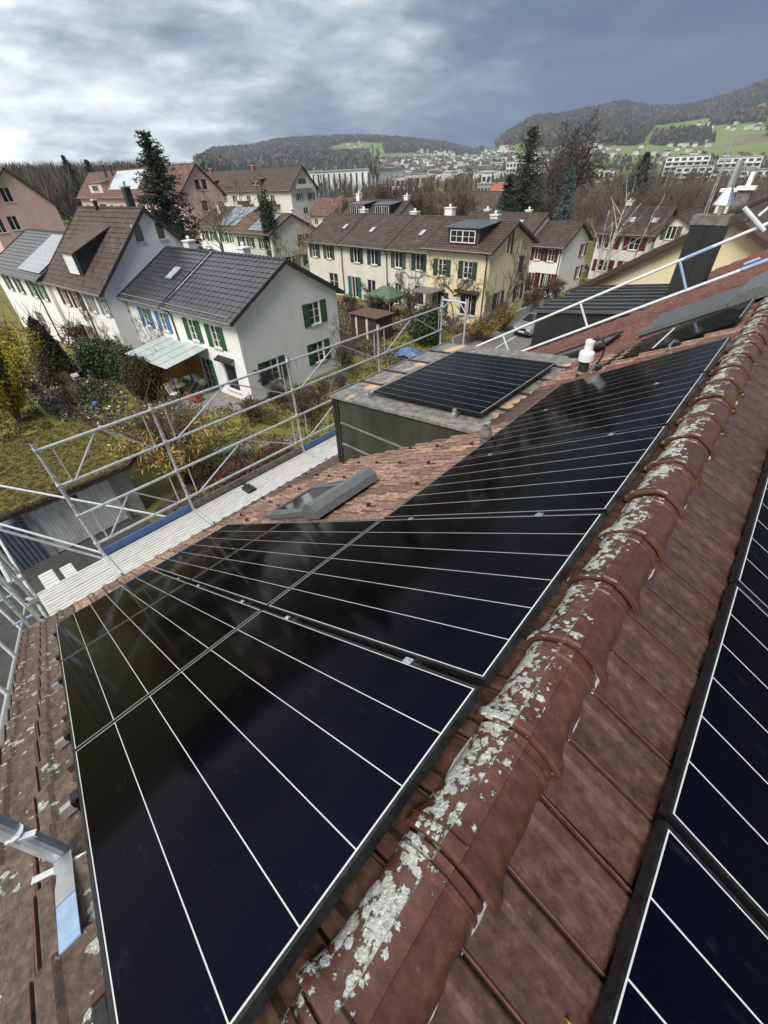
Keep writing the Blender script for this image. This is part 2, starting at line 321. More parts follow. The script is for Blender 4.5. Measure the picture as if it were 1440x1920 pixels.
# ------------------------------------------------------------------ the roof we stand over
AL = R(29.5); cA, sA = math.cos(AL), math.sin(AL)
O = np.array([0, 0, 9.7])
def SL(u, v, w): return O + np.array([-cA * v - sA * w, u, -sA * v + cA * w])      # along ridge, down the west slope, off the panel plane
APEX = SL(0, -0.16, -0.12); XA, ZA = APEX[0], APEX[2]
def SR(u, e, w=0.0): return np.array([XA + cA * e + sA * w, u, ZA - sA * e + cA * w])  # down the east slope, w off the tile plane
EAVE_V = 6.58; Y0H, Y1H = -1.54, 15.45
WT = -0.12                                                                               # tile plane below panel plane
H = thing('tiled_house', 'brown tiled house roof in the foreground carrying the solar panels, with olive dormer', 'house', (0, 7, 0), world=True)
wl = MB(); ev = SL(0, EAVE_V, WT)
wl.extrude([(ev[0] + 0.55, Y0H + 0.15, -0.5), (ev[0] + 0.55, Y0H + 0.15, ev[2] + 0.1), (XA, Y0H + 0.15, ZA - 0.2), (XA - ev[0] + XA - 0.55, Y0H + 0.15, ev[2] + 0.1), (XA - ev[0] + XA - 0.55, Y0H + 0.15, -0.5)], (0, Y1H - Y0H - 0.3, 0))
M['render_w'] = mat('white_render', [(0.62, 0.61, 0.58), (0.72, 0.71, 0.68)], 1.2, 0.9, 0.15, 60)
wl.build('wall', M['render_w'], H)
rf = MB()
rf.extrude([SL(Y0H + 0.02, -0.16, WT - 0.03), SL(Y0H + 0.02, EAVE_V - 0.03, WT - 0.03), SL(Y0H + 0.02, EAVE_V - 0.03, WT - 0.16), SL(Y0H + 0.02, -0.16, WT - 0.18)], (0, Y1H - Y0H - 0.04, 0))
rf.extrude([SR(Y0H + 0.02, 0.0, -0.03), SR(Y0H + 0.02, 0.0, -0.18), SR(Y0H + 0.02, EAVE_V - 0.03, -0.16), SR(Y0H + 0.02, EAVE_V - 0.03, -0.03)], (0, Y1H - Y0H - 0.04, 0))
M['underlay'] = mat('dark_battens', (0.02, 0.014, 0.011), rough=0.95)
ROOF = rf.build('roof', M['underlay'], H)
PITCH, COURSE = 0.203, 0.345
def tile_mb(far=False):
    """local x along the ridge, y down the slope, z off the roof: side rib, shallow swell, proud lower nose"""
    b = MB(); prof = [(0.0, -0.008), (0.0015, 0.006), (0.0045, 0.0085), (0.0085, 0.008), (0.0105, -0.009), (0.017, -0.008), (0.0195, 0.007), (0.026, 0.012), (0.066, 0.0125), (0.086, 0.001), (0.12, -0.001), (0.165, 0.0), (0.2015, 0.003)]
    if far: prof = [(0.0, 0.012), (0.022, 0.014), (0.03, 0.0), (0.1, 0.009), (0.2015, 0.0)]
    ys = [-0.05, 0.300, 0.328, COURSE - 0.004]; n = len(prof)
    zf = lambda y: 0.002 + 0.036 * (y / COURSE)
    for y in ys:
        for i, (x, z) in enumerate(prof):
            nose = 0.018 * math.exp(-((x - 0.1) / 0.06) ** 2) if y > 0.32 else 0
            b.v.append((x, y + nose, z + zf(y) - (0.011 if y > 0.335 else 0.002 if y > 0.32 else 0)))
    for i, (x, z) in enumerate(prof): b.v.append((x, COURSE - 0.006, z + zf(COURSE) - 0.042))
    for r in range(4):
        for i in range(n - 1): b.f.append((r * n + i, r * n + i + 1, (r + 1) * n + i + 1, (r + 1) * n + i)); b.m.append(1 if i < 3 or i == 5 else 0)
    b.f.append((0, n, 2 * n, 3 * n, 4 * n)); b.m.append(0)
    b.f.append((n - 1, 5 * n - 1, 4 * n - 1, 3 * n - 1, 2 * n - 1)); b.m.append(0)
    return b
TV = np.array(tile_mb().v); TF = tile_mb().f
meT = {k: tile_mb().mesh('roof_tile', [M[k], M['clay_edge']]) for k in ('clay', 'clay_l', 'clay_v')}
ROT_L = Matrix(((0, -cA, -sA), (1, 0, 0), (0, -sA, cA)))          # tile axes on the west slope
ROT_R = Matrix(((0, cA, sA), (1, 0, 0), (0, -sA, cA)))            # and on the east slope (mirrored by a turn below)
def slope_frame(left):
    if left: return np.array([[0, 1, 0], [-cA, 0, -sA], [-sA, 0, cA]], float).T
    return np.array([[0, -1, 0], [cA, 0, -sA], [sA, 0, cA]], float).T
FL, FR = slope_frame(True), slope_frame(False)
tiles_near, stuffV, stuffF, stuffM = [], [], [], []
BLACK_D = (11.4, 15.0, -4.78, -1.9); OLIVE = (3.62, 6.95, -4.74, -2.05)
def blocked(u, v):
    x = SL(u, v, WT)[0]
    for a, b_, x0, x1 in (OLIVE, BLACK_D):
        if a + 0.02 < u + 0.1 < b_ - 0.02 and x0 - 0.05 < x < x1 + 0.1: return True
    return 1.42 < u + 0.1 < 2.22 and 3.15 < v + 0.2 < 4.2
NC = int((Y1H - Y0H) / PITCH)
cand = []
for k in range(-7, 12):
    v = 2.44 + k * COURSE - COURSE + COURSE            # upper end of the course
    v0 = v
    if v0 + COURSE > EAVE_V + 0.02: continue
    for i in range(NC):
        u = Y0H + i * PITCH
        if v0 < -0.05 or blocked(u, v0): continue
        vis = (u < -1.15) or (1.15 < u < 3.6 and v0 > 1.6) or (-1.2 < u < 1.4 and v0 > 5.2) or (5.2 < u < 9 and v0 < 5)
        d = np.linalg.norm(SL(u, v0, 0) - CP); cand.append((d if vis else 100 + d, True, u, v0))
for j in range(0, 19):
    e0 = 0.085 + j * COURSE
    if e0 + COURSE > EAVE_V + 0.1: break
    for i in range(NC):
        u = Y0H + 0.01 + i * PITCH
        vis = j == 0 or (j == 1 and u < 0.2)
        d = np.linalg.norm(SR(u, e0) - CP); cand.append((d * 0.8 if vis else 100 + d, False, u, e0))
cand.sort(key=lambda t: t[0])
for idx, (d, left, u, v0) in enumerate(cand):
    jz = random.uniform(0, 0.006); ja = random.uniform(-0.012, 0.012); ju = random.uniform(-0.002, 0.002)
    if left: base = SL(u + ju, v0, WT + jz); F_ = FL
    else: base = SR(u + PITCH + ju, v0, jz); F_ = FR
    Rm = F_ @ np.array([[math.cos(ja), -math.sin(ja), 0], [math.sin(ja), math.cos(ja), 0], [0, 0, 1]])
    if idx < 300:
        key = 'clay' if not left else ('clay_v' if u < -1.1 else 'clay_l')
        o = link(meT[key], 'roof_tile', ROOF)
        mw = Matrix.Identity(4)
        for a in range(3):
            for b_ in range(3): mw[a][b_] = Rm[a, b_]
            mw[a][3] = base[a] - OFF[ROOF.name][a]
        o.matrix_local = mw
    else:
        off = sum(len(x) for x in stuffV); stuffV.append(TV @ Rm.T + base); 
        stuffF.append([tuple(i + len(TV) * (len(stuffV) - 1) for i in f) for f in TF]); stuffM.append(left and u > 5)
mb = MB(); mb.v = [tuple(p) for p in np.concatenate(stuffV)]; mb.f = [f for fs in stuffF for f in fs]
mb.m = [(1 if stuffM[i] else 0) for i in range(len(stuffF)) for _ in TF]
mb.build('roof_tiles', [M['clay'], M['clay_far']], ROOF, kind='stuff')

# ridge tiles: a faceted cap with a raised collar over the joint, feet flaring onto the slopes
def ridge_mb():
    b = MB(); half = [(0.1125, -0.066), (0.1110, -0.048), (0.102, -0.024), (0.086, -0.003), (0.066, 0.0145), (0.046, 0.027), (0.031, 0.034), (0.0258, 0.0375), (0.024, 0.0425), (0.012, 0.0440)]
    prof = [(-x, z) for x, z in half] + [(0, 0.0442)] + [(x, z) for x, z in reversed(half)]
    def ring(y, sc, lift, flare):
        r = []
        for x, z in prof:
            f = flare * max(0, (abs(x) - 0.078) / 0.034); r.append((1.06 * x * (sc + f), y - 0.35 * f * 0.1, (z + 0.02) * sc - 0.02 + lift + 0.03 * f))
        return r
    def blk(r, dz): return [(x, y, z + (dz if abs(x) < 0.029 else 0)) for x, y, z in r]
    rings = [ring(0.012, 0.94, -0.012, 0), ring(0.0, 1.02, 0.003, 0.04), ring(0.003, 1.085, 0.011, 0.10), blk(ring(0.009, 1.10, 0.013, 0.13), 0.004), blk(ring(0.038, 1.09, 0.0115, 0.11), 0.004), ring(0.046, 1.07, 0.0085, 0.07), ring(0.075, 1.035, 0.004, 0.02), ring(0.11, 1.012, 0.001, 0), ring(0.22, 1.0, 0.0, 0), ring(0.322, 0.985, -0.002, 0), ring(0.327, 1.012, 0.002, 0), ring(0.340, 1.012, 0.002, 0), ring(0.344, 0.97, -0.005, 0), ring(0.350, 0.97, -0.005, 0), ring(0.354, 1.0, 0.0, 0), ring(0.370, 1.0, 0.0, 0), ring(0.374, 0.93, -0.009, 0), ring(0.41, 0.92, -0.011, 0)]
    n = len(prof)
    for r in rings: b.v.extend(r)
    for i in range(len(rings) - 1):
        for k in range(n - 1): b.f.append((i * n + k, i * n + k + 1, (i + 1) * n + k + 1, (i + 1) * n + k)); b.m.append(0)
    return b
meR = ridge_mb().mesh('ridge_tile', M['ridge'])
for p in meR.polygons: p.use_smooth = True
meR.set_sharp_from_angle(angle=R(24))
RP = 0.378; XR = XA - 0.019; nR = int((Y1H + 0.45 - Y0H) / RP)
for i in range(nR):
    y = -0.42 - 3 * RP + i * RP
    o = link(meR, 'ridge_tile', ROOF); o.location = np.array((XR + random.uniform(-0.004, 0.004), y, ZA + 0.002 + random.uniform(-0.003, 0.003))) - OFF[ROOF.name]
    o.rotation_euler = (random.uniform(-0.006, 0.006), random.uniform(-0.012, 0.012), random.uniform(-0.012, 0.012))
mo = MB()
for s in (-1, 1):
    pts = []
    for i in range(260):
        y = Y0H + 0.05 + i * (Y1H - Y0H - 0.1) / 259; x = XR + s * (0.119 + random.uniform(-0.004, 0.004)); pts.append((x, y, ZA - abs(x - XA) * sA / cA + 0.006 + random.uniform(-0.004, 0.003)))
    mo.tube(pts, [max(0.0008, random.gauss(0.0025, 0.0028)) for _ in pts], 5)
mo.build('mortar_bed', M['mortar'], ROOF)
# snow stops: a bent brown steel nose on every third tile
ss = MB(); ss.obox((0, 0, 0.02), (0.018, 0, 0), (0, 0.012, 0), (0, 0, 0.022)); ss.obox((0, -0.05, 0.004), (0.014, 0, 0), (0, 0.05, 0), (0, 0, 0.002)); meS = ss.mesh('snow_stop', M['snowstop'])
def put_L(me, name, par, u, v, w, rz=0.0):
    o = link(me, name, par); Rm = FL @ np.array([[math.cos(rz), -math.sin(rz), 0], [math.sin(rz), math.cos(rz), 0], [0, 0, 1]])
    p = SL(u, v, w) - OFF[par.name]
    o.matrix_local = Matrix([[*Rm[0], p[0]], [*Rm[1], p[1]], [*Rm[2], p[2]], [0, 0, 0, 1]]); return o
for k in range(-1, 12):
    for i in range(0, 26):
        u = Y0H + (i + 0.5) * PITCH; v = 2.44 + k * COURSE - 0.03
        if (i + 2 * k) % 5 == 0 and (1.3 < u < 3.55) and not (1.2 < u < 2.35 and 2.6 < v < 4.4): put_L(meS, 'snow_stop', ROOF, u, v, WT + 0.032)
for v in (1.72, 2.42, 0.42): put_L(meS, 'snow_stop', ROOF, -1.16, v, WT + 0.03)
gt = MB(); gx = ev[0] - 0.06; gz_ = ev[2] - 0.06
gt.tube([(gx, Y0H, gz_), (gx, Y1H, gz_)], 0.065, 10); gt.build('gutter', M['zinc'], H)

# olive dormer: body, cladding sheets between raised seams, low metal roof
DY0, DY1, DX0, DX1, DZ0, DZ1 = 3.62, 6.95, -4.74, -1.98, 8.18, 8.43
dm = MB(); pts = [(DX0, 6.75), (DX0, DZ0 - 0.02), (DX1, DZ1 - 0.02), (DX1, 8.1)]
dm.extrude([(x, DY0, z) for x, z in pts], (0, DY1 - DY0, 0)); DORM = dm.build('dormer', M['olive'], H)
ztop = lambda x: DZ0 + (DZ1 - DZ0) * (x - DX0) / (DX1 - DX0); ztile = lambda x: SL(0, (-(x) - 0.06) / cA, WT)[2]
seams = [8.18, 7.77, 7.36, 6.97, 6.6]
for i in range(4):
    zt, zb = seams[i], seams[i + 1]
    def xr(z): return min(DX1 - 0.02, DX0 + 0.05 + max(0.0, (z - 6.78)) / math.tan(AL) + 0.12)
    pl = MB(); t0 = 0.0 if i else None
    top = [(DX0 + 0.12, zt - 0.02), (xr(zt - 0.02) if i else DX1 - 0.02, zt - 0.02 if i else DZ1 - 0.04)]
    pl.extrude([(DX0 + 0.12, DY0 - 0.012, zb + 0.02), (top[0][0], DY0 - 0.012, top[0][1]), (top[1][0], DY0 - 0.012, top[1][1]), (xr(zb + 0.02), DY0 - 0.012, zb + 0.02)], (0, 0.01, 0)); pl.build('cladding_panel', M['olive'], DORM)
    if i < 3:
        sm = MB(); sm.bar((DX0 + 0.12, DY0 - 0.02, zb), (xr(zb), DY0 - 0.02, zb), 0.03, 0.022); sm.build('cladding_seam', M['olive_seam'], DORM)
tr = MB(); tr.box(DX0 - 0.02, DX0 + 0.05, DY0 - 0.04, DY0 + 0.02, 6.7, 8.17); tr.box(DX0 + 0.055, DX0 + 0.085, DY0 - 0.03, DY0 - 0.002, 6.75, 8.16, 1); tr.build('corner_trim', [M['black_pl'], M['olive']], DORM)
fw = MB(); fw.box(DX0 - 0.03, DX0 - 0.002, DY0 + 0.12, DY1 - 0.12, 7.2, 8.05); fw.build('front_window', M['glass'], DORM)
rs = MB(); rs.extrude([(DX0 - 0.07, DY0 - 0.05, DZ0 + 0.0), (DX0 - 0.07, DY0 - 0.05, DZ0 + 0.035), (DX1 + 0.35, DY0 - 0.05, DZ1 + 0.07), (DX1 + 0.35, DY0 - 0.05, DZ1 + 0.02)], (0, DY1 - DY0 + 0.1, 0)); RS = rs.build('dormer_roof', M['rustroof'], DORM)
for y in (4.33, 4.98, 5.66, 6.34):
    s = MB(); s.bar((DX0 - 0.06, y, DZ0 + 0.045), (DX1 + 0.33, y, DZ1 + 0.08), 0.035, 0.03); s.build('standing_seam', M['pipe'], DORM)
ed = MB(); ed.bar((DX0 - 0.08, DY0 - 0.06, DZ0 + 0.04), (DX0 - 0.08, DY1 + 0.06, DZ0 + 0.04), 0.03, 0.03); ed.build('roof_edge', M['zinc'], DORM)

# dark sheet-clad dormer beyond the guard rail
BY0, BY1, BX0, BX1 = BLACK_D[0], BLACK_D[1], BLACK_D[2], BLACK_D[3]
d2 = MB(); d2.extrude([(BX0, BY0, 6.6), (BX0, BY0, 7.94), (BX1 + 0.9, BY0, 8.42), (BX1 + 0.9, BY0, 8.0)], (0, BY1 - BY0, 0)); D2 = d2.build('dormer', M['blacksheet'], H); D2['label'] = 'dark grey dormer with a standing seam roof'
for i, x in enumerate((BX0 + 0.02, BX0 + 1.16, BX0 + 2.3)):
    p = MB(); x1 = min(x + 1.12, BX1 + 0.6); z0 = lambda xx: max(6.65, ztile(xx) - 0.1); zt = lambda xx: 7.94 + 0.48 * (xx - BX0) / (BX1 + 0.9 - BX0) - 0.03
    p.extrude([(x, BY0 - 0.012, z0(x)), (x, BY0 - 0.012, zt(x)), (x1, BY0 - 0.012, zt(x1)), (x1, BY0 - 0.012, z0(x1))], (0, 0.01, 0)); p.build('cladding_panel', M['blacksheet'], D2)
r2 = MB(); r2.extrude([(BX0 - 0.1, BY0 - 0.08, 7.95), (BX0 - 0.1, BY0 - 0.08, 8.0), (BX1 + 1.0, BY0 - 0.08, 8.48), (BX1 + 1.0, BY0 - 0.08, 8.43)], (0, BY1 - BY0 + 0.16, 0)); r2.build('dormer_roof', M['greyseam'], D2)
for k in range(8):
    y = BY0 + 0.1 + k * 0.5; s = MB(); s.bar((BX0 - 0.1, y, 8.02), (BX1 + 1.0, y, 8.5), 0.03, 0.05); s.build('standing_seam', M['blacksheet'], D2)

# sheet-clad chimney with a metal cap and cowl
cx0, cx1, cy0, cy1 = -1.93, -1.30, 12.0, 12.55
ch = MB(); ch.box(cx0, cx1, cy0, cy1, 8.2, 10.0); CH = ch.build('chimney', M['blacksheet'], H)
for x0, x1 in ((cx0 - 0.002, cx0 + 0.31), (cx0 + 0.325, cx1 + 0.002)):
    p = MB(); p.box(x0, x1, cy0 - 0.015, cy0 - 0.003, 8.25, 10.0); p.build('cladding_panel', M['blacksheet'], CH)
p = MB(); p.box(cx1 + 0.003, cx1 + 0.015, cy0, cy1, 8.25, 10.0); p.build('cladding_panel', M['blacksheet'], CH)
p = MB(); p.box(cx0 - 0.03, cx1 + 0.03, cy0 - 0.03, cy1 + 0.03, 10.0, 10.17); p.build('chimney_cap', M['zinc'], CH)
cw = MB(); cw.lathe([(0.06, 0), (0.06, 0.18)], (-1.52, 12.28, 10.17), 14); cw.lathe([(0.2, 0.16), (0.2, 0.18), (0.065, 0.45), (0.065, 0.9)], (-1.52, 12.28, 10.17), 16); cw.build('cowl', M['steel'], CH, smooth=False)
p = MB(); p.extrude([tuple(SL(12.0 - 0.25, 1.3, WT + 0.04)), tuple(SL(12.0 - 0.25, 2.1, WT + 0.04)), tuple(SL(12.7, 2.1, WT + 0.04)), tuple(SL(12.7, 1.3, WT + 0.04))], (0, 0, 0.01)); p.build('lead_flashing', M['blacksheet'], CH)
# ------------------------------------------------------------------ solar panels
PL_, PW_ = 1.762, 1.134
def panel_meshes(L=PL_, W=PW_, hg=0.0019):
    lip, hgt, mg = 0.011, 0.035, 0.003
    f = MB()
    for x0, x1, y0, y1 in ((0, L, 0, lip), (0, L, W - lip, W), (0, lip, lip, W - lip), (L - lip, L, lip, W - lip)): f.box(x0, x1, y0, y1, -hgt, 0.0004)
    b = MB(); b.box(lip + 0.001, L - lip - 0.001, lip + 0.001, W - lip - 0.001, -0.02, -0.0010)
    s = MB(); n = 6; a0, a1 = lip + mg, W - lip - mg; st = (a1 - a0) / n
    s.box(lip + mg + 0.004, L - lip - mg - 0.004, -st / 2 + hg, st / 2 - hg, -0.0012, -0.0004)
    return f.mesh('panel_frame', M['frame']), b.mesh('backsheet', M['back']), s.mesh('cell_strip', M['cell']), [a0 + st * (k + 0.5) for k in range(n)]
PM = panel_meshes(hg=0.0026)
PML = panel_meshes(1.93, 1.17, 0.0017)
def panel(label, Rm, pos, group, pm=PM, rim=False):
    """Rm columns: panel's long side, short side, normal"""
    t = thing('solar_panel', label, 'solar panel', group=group)
    t.matrix_world = Matrix([[*Rm[0], pos[0]], [*Rm[1], pos[1]], [*Rm[2], pos[2]], [0, 0, 0, 1]])
    link(pm[0], 'panel_frame', t); link(pm[1], 'backsheet', t)
    for y in pm[3]: link(pm[2], 'cell_strip', t).location = (0, y, 0)
    return t
RL = np.array([[-cA, 0, -sA], [0, 1, 0], [-sA, 0, cA]]).T; RL[:, 1] = (0, 1, 0)
RL = np.stack([np.array([-cA, 0, -sA]), np.array([0, -1, 0]), np.array([-sA, 0, cA])], 1)
GP = 'solar panels on the roof slopes'
CP_ = 6 * 0.1853 + 0.0529                                # column pitch along the ridge
rows = [-0.012, 1.7275 - 0.008, 1.7275 + 1.8116 - 0.01]
rowlen = [1.727, 1.797, 1.772]
cols = [-1.124, 0.041, 0.041 + 1.165, 0.041 + 2 * 1.165, 0.041 + 3 * 1.165]
names = {(0, 0): 'near black solar panel filling the lower middle, right against the ridge tiles', (0, 1): 'black solar panel second from the near roof edge in the middle row', (0, 2): 'black solar panel at the near roof edge touching the gutter row',
         (1, 0): 'black solar panel next to the ridge, second column from the viewer', (1, 1): 'black solar panel below the open roof window, middle row', (1, 2): 'black solar panel at the gutter beside the scaffold deck, farther of the two',
         (2, 0): 'black solar panel between the roof tiles with snow stops and the ridge', (3, 0): 'black solar panel by the small zinc vent pipe, against the ridge', (4, 0): 'black solar panel reflecting the white vent cap, last of the ridge row'}
pm_rows = [panel_meshes(1.727 - 0.005, 1.134), panel_meshes(1.797 - 0.01, 1.134), panel_meshes(1.765, 1.134)]
pm_far = panel_meshes(1.727 - 0.005, 1.134, 0.0024)
for (c, r), lb in names.items():
    panel(lb, RL, SL(cols[c] + PW_, rows[r], 0.0), GP, pm_far if c > 1 else pm_rows[r])
# the two on the flat dormer roof (long side runs away from the main roof)
th = math.atan2(DZ1 - DZ0, DX1 - DX0); RD = np.stack([np.array([-math.cos(th), 0, -math.sin(th)]), np.array([0, -1, 0]), np.array([-math.sin(th), 0, math.cos(th)])], 1)
for i, lb in enumerate(('solar panel on the olive dormer roof, nearer one with clamps at its edge', 'solar panel on the olive dormer roof, farther one')):
    panel(lb, RD, (-2.13, 3.86 + 1.172 * (i + 1) - 0.002, DZ0 + (DZ1 - DZ0) * (-2.13 - DX0) / (DX1 - DX0) + 0.155), 'solar panels on the dormer roof', PML)
# two beyond the white vent cap
tl = R(3.5); RT = RL @ np.array([[math.cos(tl), 0, math.sin(tl)], [0, 1, 0], [-math.sin(tl), 0, math.cos(tl)]])
panel('solar panel beyond the white vent cap, below the grey ribbed roller shutter', RT, SL(6.75, 0.03, 0.0), GP)
panel('small looking dark solar panel lying lower on the far red tiles', RL, SL(8.05, 1.97, 0.0), GP)
mid = MB(); mid.box(0.86, 0.89, 0.02, 1.11, -0.0018, 0.0022)
bpy.data.objects['solar_panel.011']['label']; mid.build('white_split_strip', M['back'], bpy.data.objects['solar_panel.011'])
# the east slope
RE = np.stack([np.array([cA, 0, -sA]), np.array([0, 1, 0]), np.array([sA, 0, cA])], 1)
for i, lb in enumerate(('solar panel in the lower right corner, cut by the picture edge', 'solar panel on the right slope above the corner one', 'solar panel at the right picture edge, third up the right slope', 'sliver of solar panel highest at the right picture edge')):
    panel(lb, RE, SR(-1.05 + i * 1.158, 0.402, 0.10), GP)
# rails, clamps, roof hooks
RAILM = MB(); RAILM.box(-0.02, 0.02, 0, 1, -0.078, -0.038)
k = 0
for r, (v0, L) in enumerate(zip(rows, rowlen)):
    for fr in (0.2, 0.8):
        v = v0 + L * fr; u1 = 4.75 if r == 0 else 1.24; u0 = -1.215
        m = MB(); a, b = SL(u0, v, -0.058), SL(u1, v, -0.058); m.bar(a, b, 0.042, 0.038, up=(-sA, 0, cA))
        t = thing('mounting_rail', ['upper', 'second', 'third', 'fourth', 'fifth', 'lowest'][k] + ' aluminium rail end poking out under the near solar panel edge', 'mounting rail', tuple(a), group='mounting rails under the solar panels', world=True); k += 1
        m.build('rail', M['alu'], t)
        hk = MB(); p = SL(u0 + 0.05, v, -0.1); hk.bar(SL(-1.15, v - 0.05, -0.035), SL(-1.15, v + 0.03, -0.035), 0.03, 0.03, up=(-sA, 0, cA)); hk.bar(SL(-1.15, v - 0.05, -0.02), SL(-1.15, v - 0.05, -0.1), 0.012, 0.03); hk.build('end_clamp', M['frame'], t)
        if r < 3:
            for ug in ([0.025] if r else [0.025, 1.19, 2.355, 3.52]):
                cl = MB(); cl.bar(SL(ug - 0.012, v - 0.022, -0.004), SL(ug - 0.012, v + 0.022, -0.004), 0.028, 0.01, up=(-sA, 0, cA)); cl.tube([SL(ug - 0.012, v, 0.0), SL(ug - 0.012, v, 0.008)], 0.009, 8); cl.build('mid_clamp', M['steel'], t)
for i, (px_, py_, ln) in enumerate((( -4.12, 3.80, 'left'), (-2.5, 3.80, 'right'))):
    t = thing('mounting_rail', f'aluminium rail end with clamp under the dormer panels, {ln} one', 'mounting rail', (px_, py_, 8.2), group='rails under the dormer panels', world=True)
    z = DZ0 + (DZ1 - DZ0) * (px_ - DX0) / (DX1 - DX0) + 0.09
    m = MB(); m.bar((px_, 3.76, z), (px_, 6.3, z), 0.05, 0.045); m.build('rail', M['alu'], t)
    m = MB(); m.tube([(px_, 3.80, z - 0.06), (px_, 3.80, z + 0.075)], 0.03, 10); m.bar((px_ - 0.04, 3.82, z - 0.05), (px_ + 0.04, 3.82, z - 0.05), 0.06, 0.02); m.build('end_clamp', M['steel'], t)
# hooks with loose cable ends below the far panel
for i, (u, v) in enumerate(((5.5, 0.62), (5.42, 1.5))):
    t = thing('roof_hook', ['bent steel roof hook under the far panel near the ridge', 'roof hook with a coiled plug below the far panel'][i], 'roof hook', tuple(SL(u, v, WT)), world=True)
    m = MB(); m.tube([SL(u - 0.22, v + 0.02, WT + 0.05), SL(u - 0.22, v + 0.02, WT + 0.1), SL(u - 0.05, v, WT + 0.11), SL(u, v, -0.03)], 0.013, 6); m.build('hook', M['steel'], t)
    m = MB(); m.lathe([(0.02, -0.05), (0.045, -0.04), (0.045, 0.02), (0.025, 0.04)], SL(u, v, -0.06), 10); m.build('clamp_knob', M['black_pl'], t)

# ------------------------------------------------------------------ pipes and roof windows
p0 = SL(2.9, 1.84, WT); t = thing('vent_pipe', 'short weathered zinc vent pipe with a conical collar beside the dormer', 'vent pipe', tuple(p0), world=True)
m = MB(); m.lathe([(0.052, -0.05), (0.052, 0.17)], p0, 16); m.build('pipe', M['zinc'], t)
m = MB(); m.lathe([(0.06, 0.165), (0.068, 0.18), (0.066, 0.20), (0.044, 0.255), (0.044, 0.285), (0.036, 0.285), (0.036, 0.2)], p0, 16); m.build('collar', M['zinc'], t)
p0 = SL(5.42, 1.76, WT); t = thing('vent_pipe', 'dark vent pipe with a white plastic cap and a looped black cable', 'vent pipe', tuple(p0), world=True)
m = MB(); m.lathe([(0.068, -0.05), (0.068, 0.24)], p0, 16); m.build('pipe', M['pipe'], t)
m = MB(); m.lathe([(0.098, 0.235), (0.10, 0.25), (0.10, 0.33), (0.092, 0.355), (0.058, 0.375), (0.056, 0.46), (0.06, 0.462), (0.06, 0.50), (0.05, 0.51)], p0, 20); m.build('white_cap', M['white_pl'], t)
m = MB(); m.lathe([(0.072, 0.05), (0.075, 0.07), (0.072, 0.09)], p0, 14); m.build('hose_clamp', M['steel'], t)
m = MB(); m.tube([p0 + np.array(q) for q in ((0.02, 0, 0.5), (0.06, 0.02, 0.55), (0.13, 0.03, 0.54), (0.19, 0.03, 0.44), (0.19, 0.02, 0.3), (0.14, 0, 0.18), (0.1, 0, 0.08))], 0.014, 7); m.build('cable', M['black_pl'], t)

def roof_window(label, u0, u1, v0, v1, open_, ribbed):
    t = thing('roof_window', label, 'roof window', tuple(SL((u0 + u1) / 2, v1, WT)), world=True); up = np.array([-sA, 0, cA])
    fr = MB()
    for a, b in (((u0, v0), (u0, v1)), ((u1, v0), (u1, v1)), ((u0, v1), (u1, v1)), ((u0, v0), (u1, v0))): fr.bar(SL(*a, WT + 0.05), SL(*b, WT + 0.05), 0.07, 0.09, up=up)
    fr.build('window_frame', M['shutterbox'], t)
    g = MB(); g.extrude([SL(u0, v0, WT + 0.035), SL(u1, v0, WT + 0.035), SL(u1, v1, WT + 0.035), SL(u0, v1, WT + 0.035)], up * 0.012); g.build('pane', M['glass'], t)
    # the roller shutter housing: a long prism with bevelled long edges
    bw, bh = (0.27, 0.17) if not ribbed else (0.42, 0.14)
    sec = [(0, 0), (0, bh * 0.5), (bw * 0.2, bh * 0.95), (bw * 0.48, bh * 1.06), (bw * 0.8, bh * 0.9), (bw, bh * 0.5), (bw, 0)]
    bx = MB(); ub, ue = u0 - 0.08, u1 + 0.06
    bx.extrude([SL(ub, v0 - bw + 0.1 + a, WT + 0.07 + b) for a, b in sec], (0, ue - ub, 0)); bx.build('shutter_box', M['shutterbox'], t)
    for uu in (ub - 0.018, ue):
        e = MB(); e.extrude([SL(uu, v0 - bw + 0.1 + a * 1.03, WT + 0.068 + b * 1.04) for a, b in sec], (0, 0.018, 0)); e.build('shutter_end_cap', M['shutterbox'], t)
    if ribbed:
        for k in range(24):
            v = v0 + 0.12 + k * (v1 - v0 - 0.1) / 24; s = MB(); s.bar(SL(u0 - 0.02, v, WT + 0.11), SL(u1 + 0.02, v, WT + 0.115), 0.032, 0.034, up=up); s.build('shutter_slat', M['shutterbox'], t)
        for uu in (u0 - 0.05, u1 + 0.05):
            s = MB(); s.bar(SL(uu, v0, WT + 0.11), SL(uu, v1 + 0.05, WT + 0.11), 0.05, 0.06, up=up); s.build('guide_rail', M['shutterbox'], t)
    if open_:
        sash = MB(); top = 0.2
        def S(u, f): return SL(u, v0 + 0.06 + (v1 - v0 - 0.06) * f, WT + 0.09 + 0.03 * f)
        for uu in (u0 + 0.04, u1 - 0.04): sash.bar(S(uu, 0.02), S(uu, 1.0), 0.06, 0.05, up=up)
        sash.bar(S(u0 + 0.04, 1.0), S(u1 - 0.04, 1.0), 0.06, 0.05, up=up); SA = sash.build('sash', M['shutterbox'], t)
        g = MB(); g.extrude([S(u0 + 0.06, 0.05), S(u1 - 0.06, 0.05), S(u1 - 0.06, 0.97), S(u0 + 0.06, 0.97)], up * 0.01); g.build('sash_pane', M['glass'], SA)
        for uu in (u0 - 0.03, u1 + 0.03):
            s = MB(); s.bar(SL(uu, v0, WT + 0.12), SL(uu, v1 + 0.12, WT + 0.10), 0.05, 0.06, up=up); s.build('guide_rail', M['shutterbox'], t)
    return t
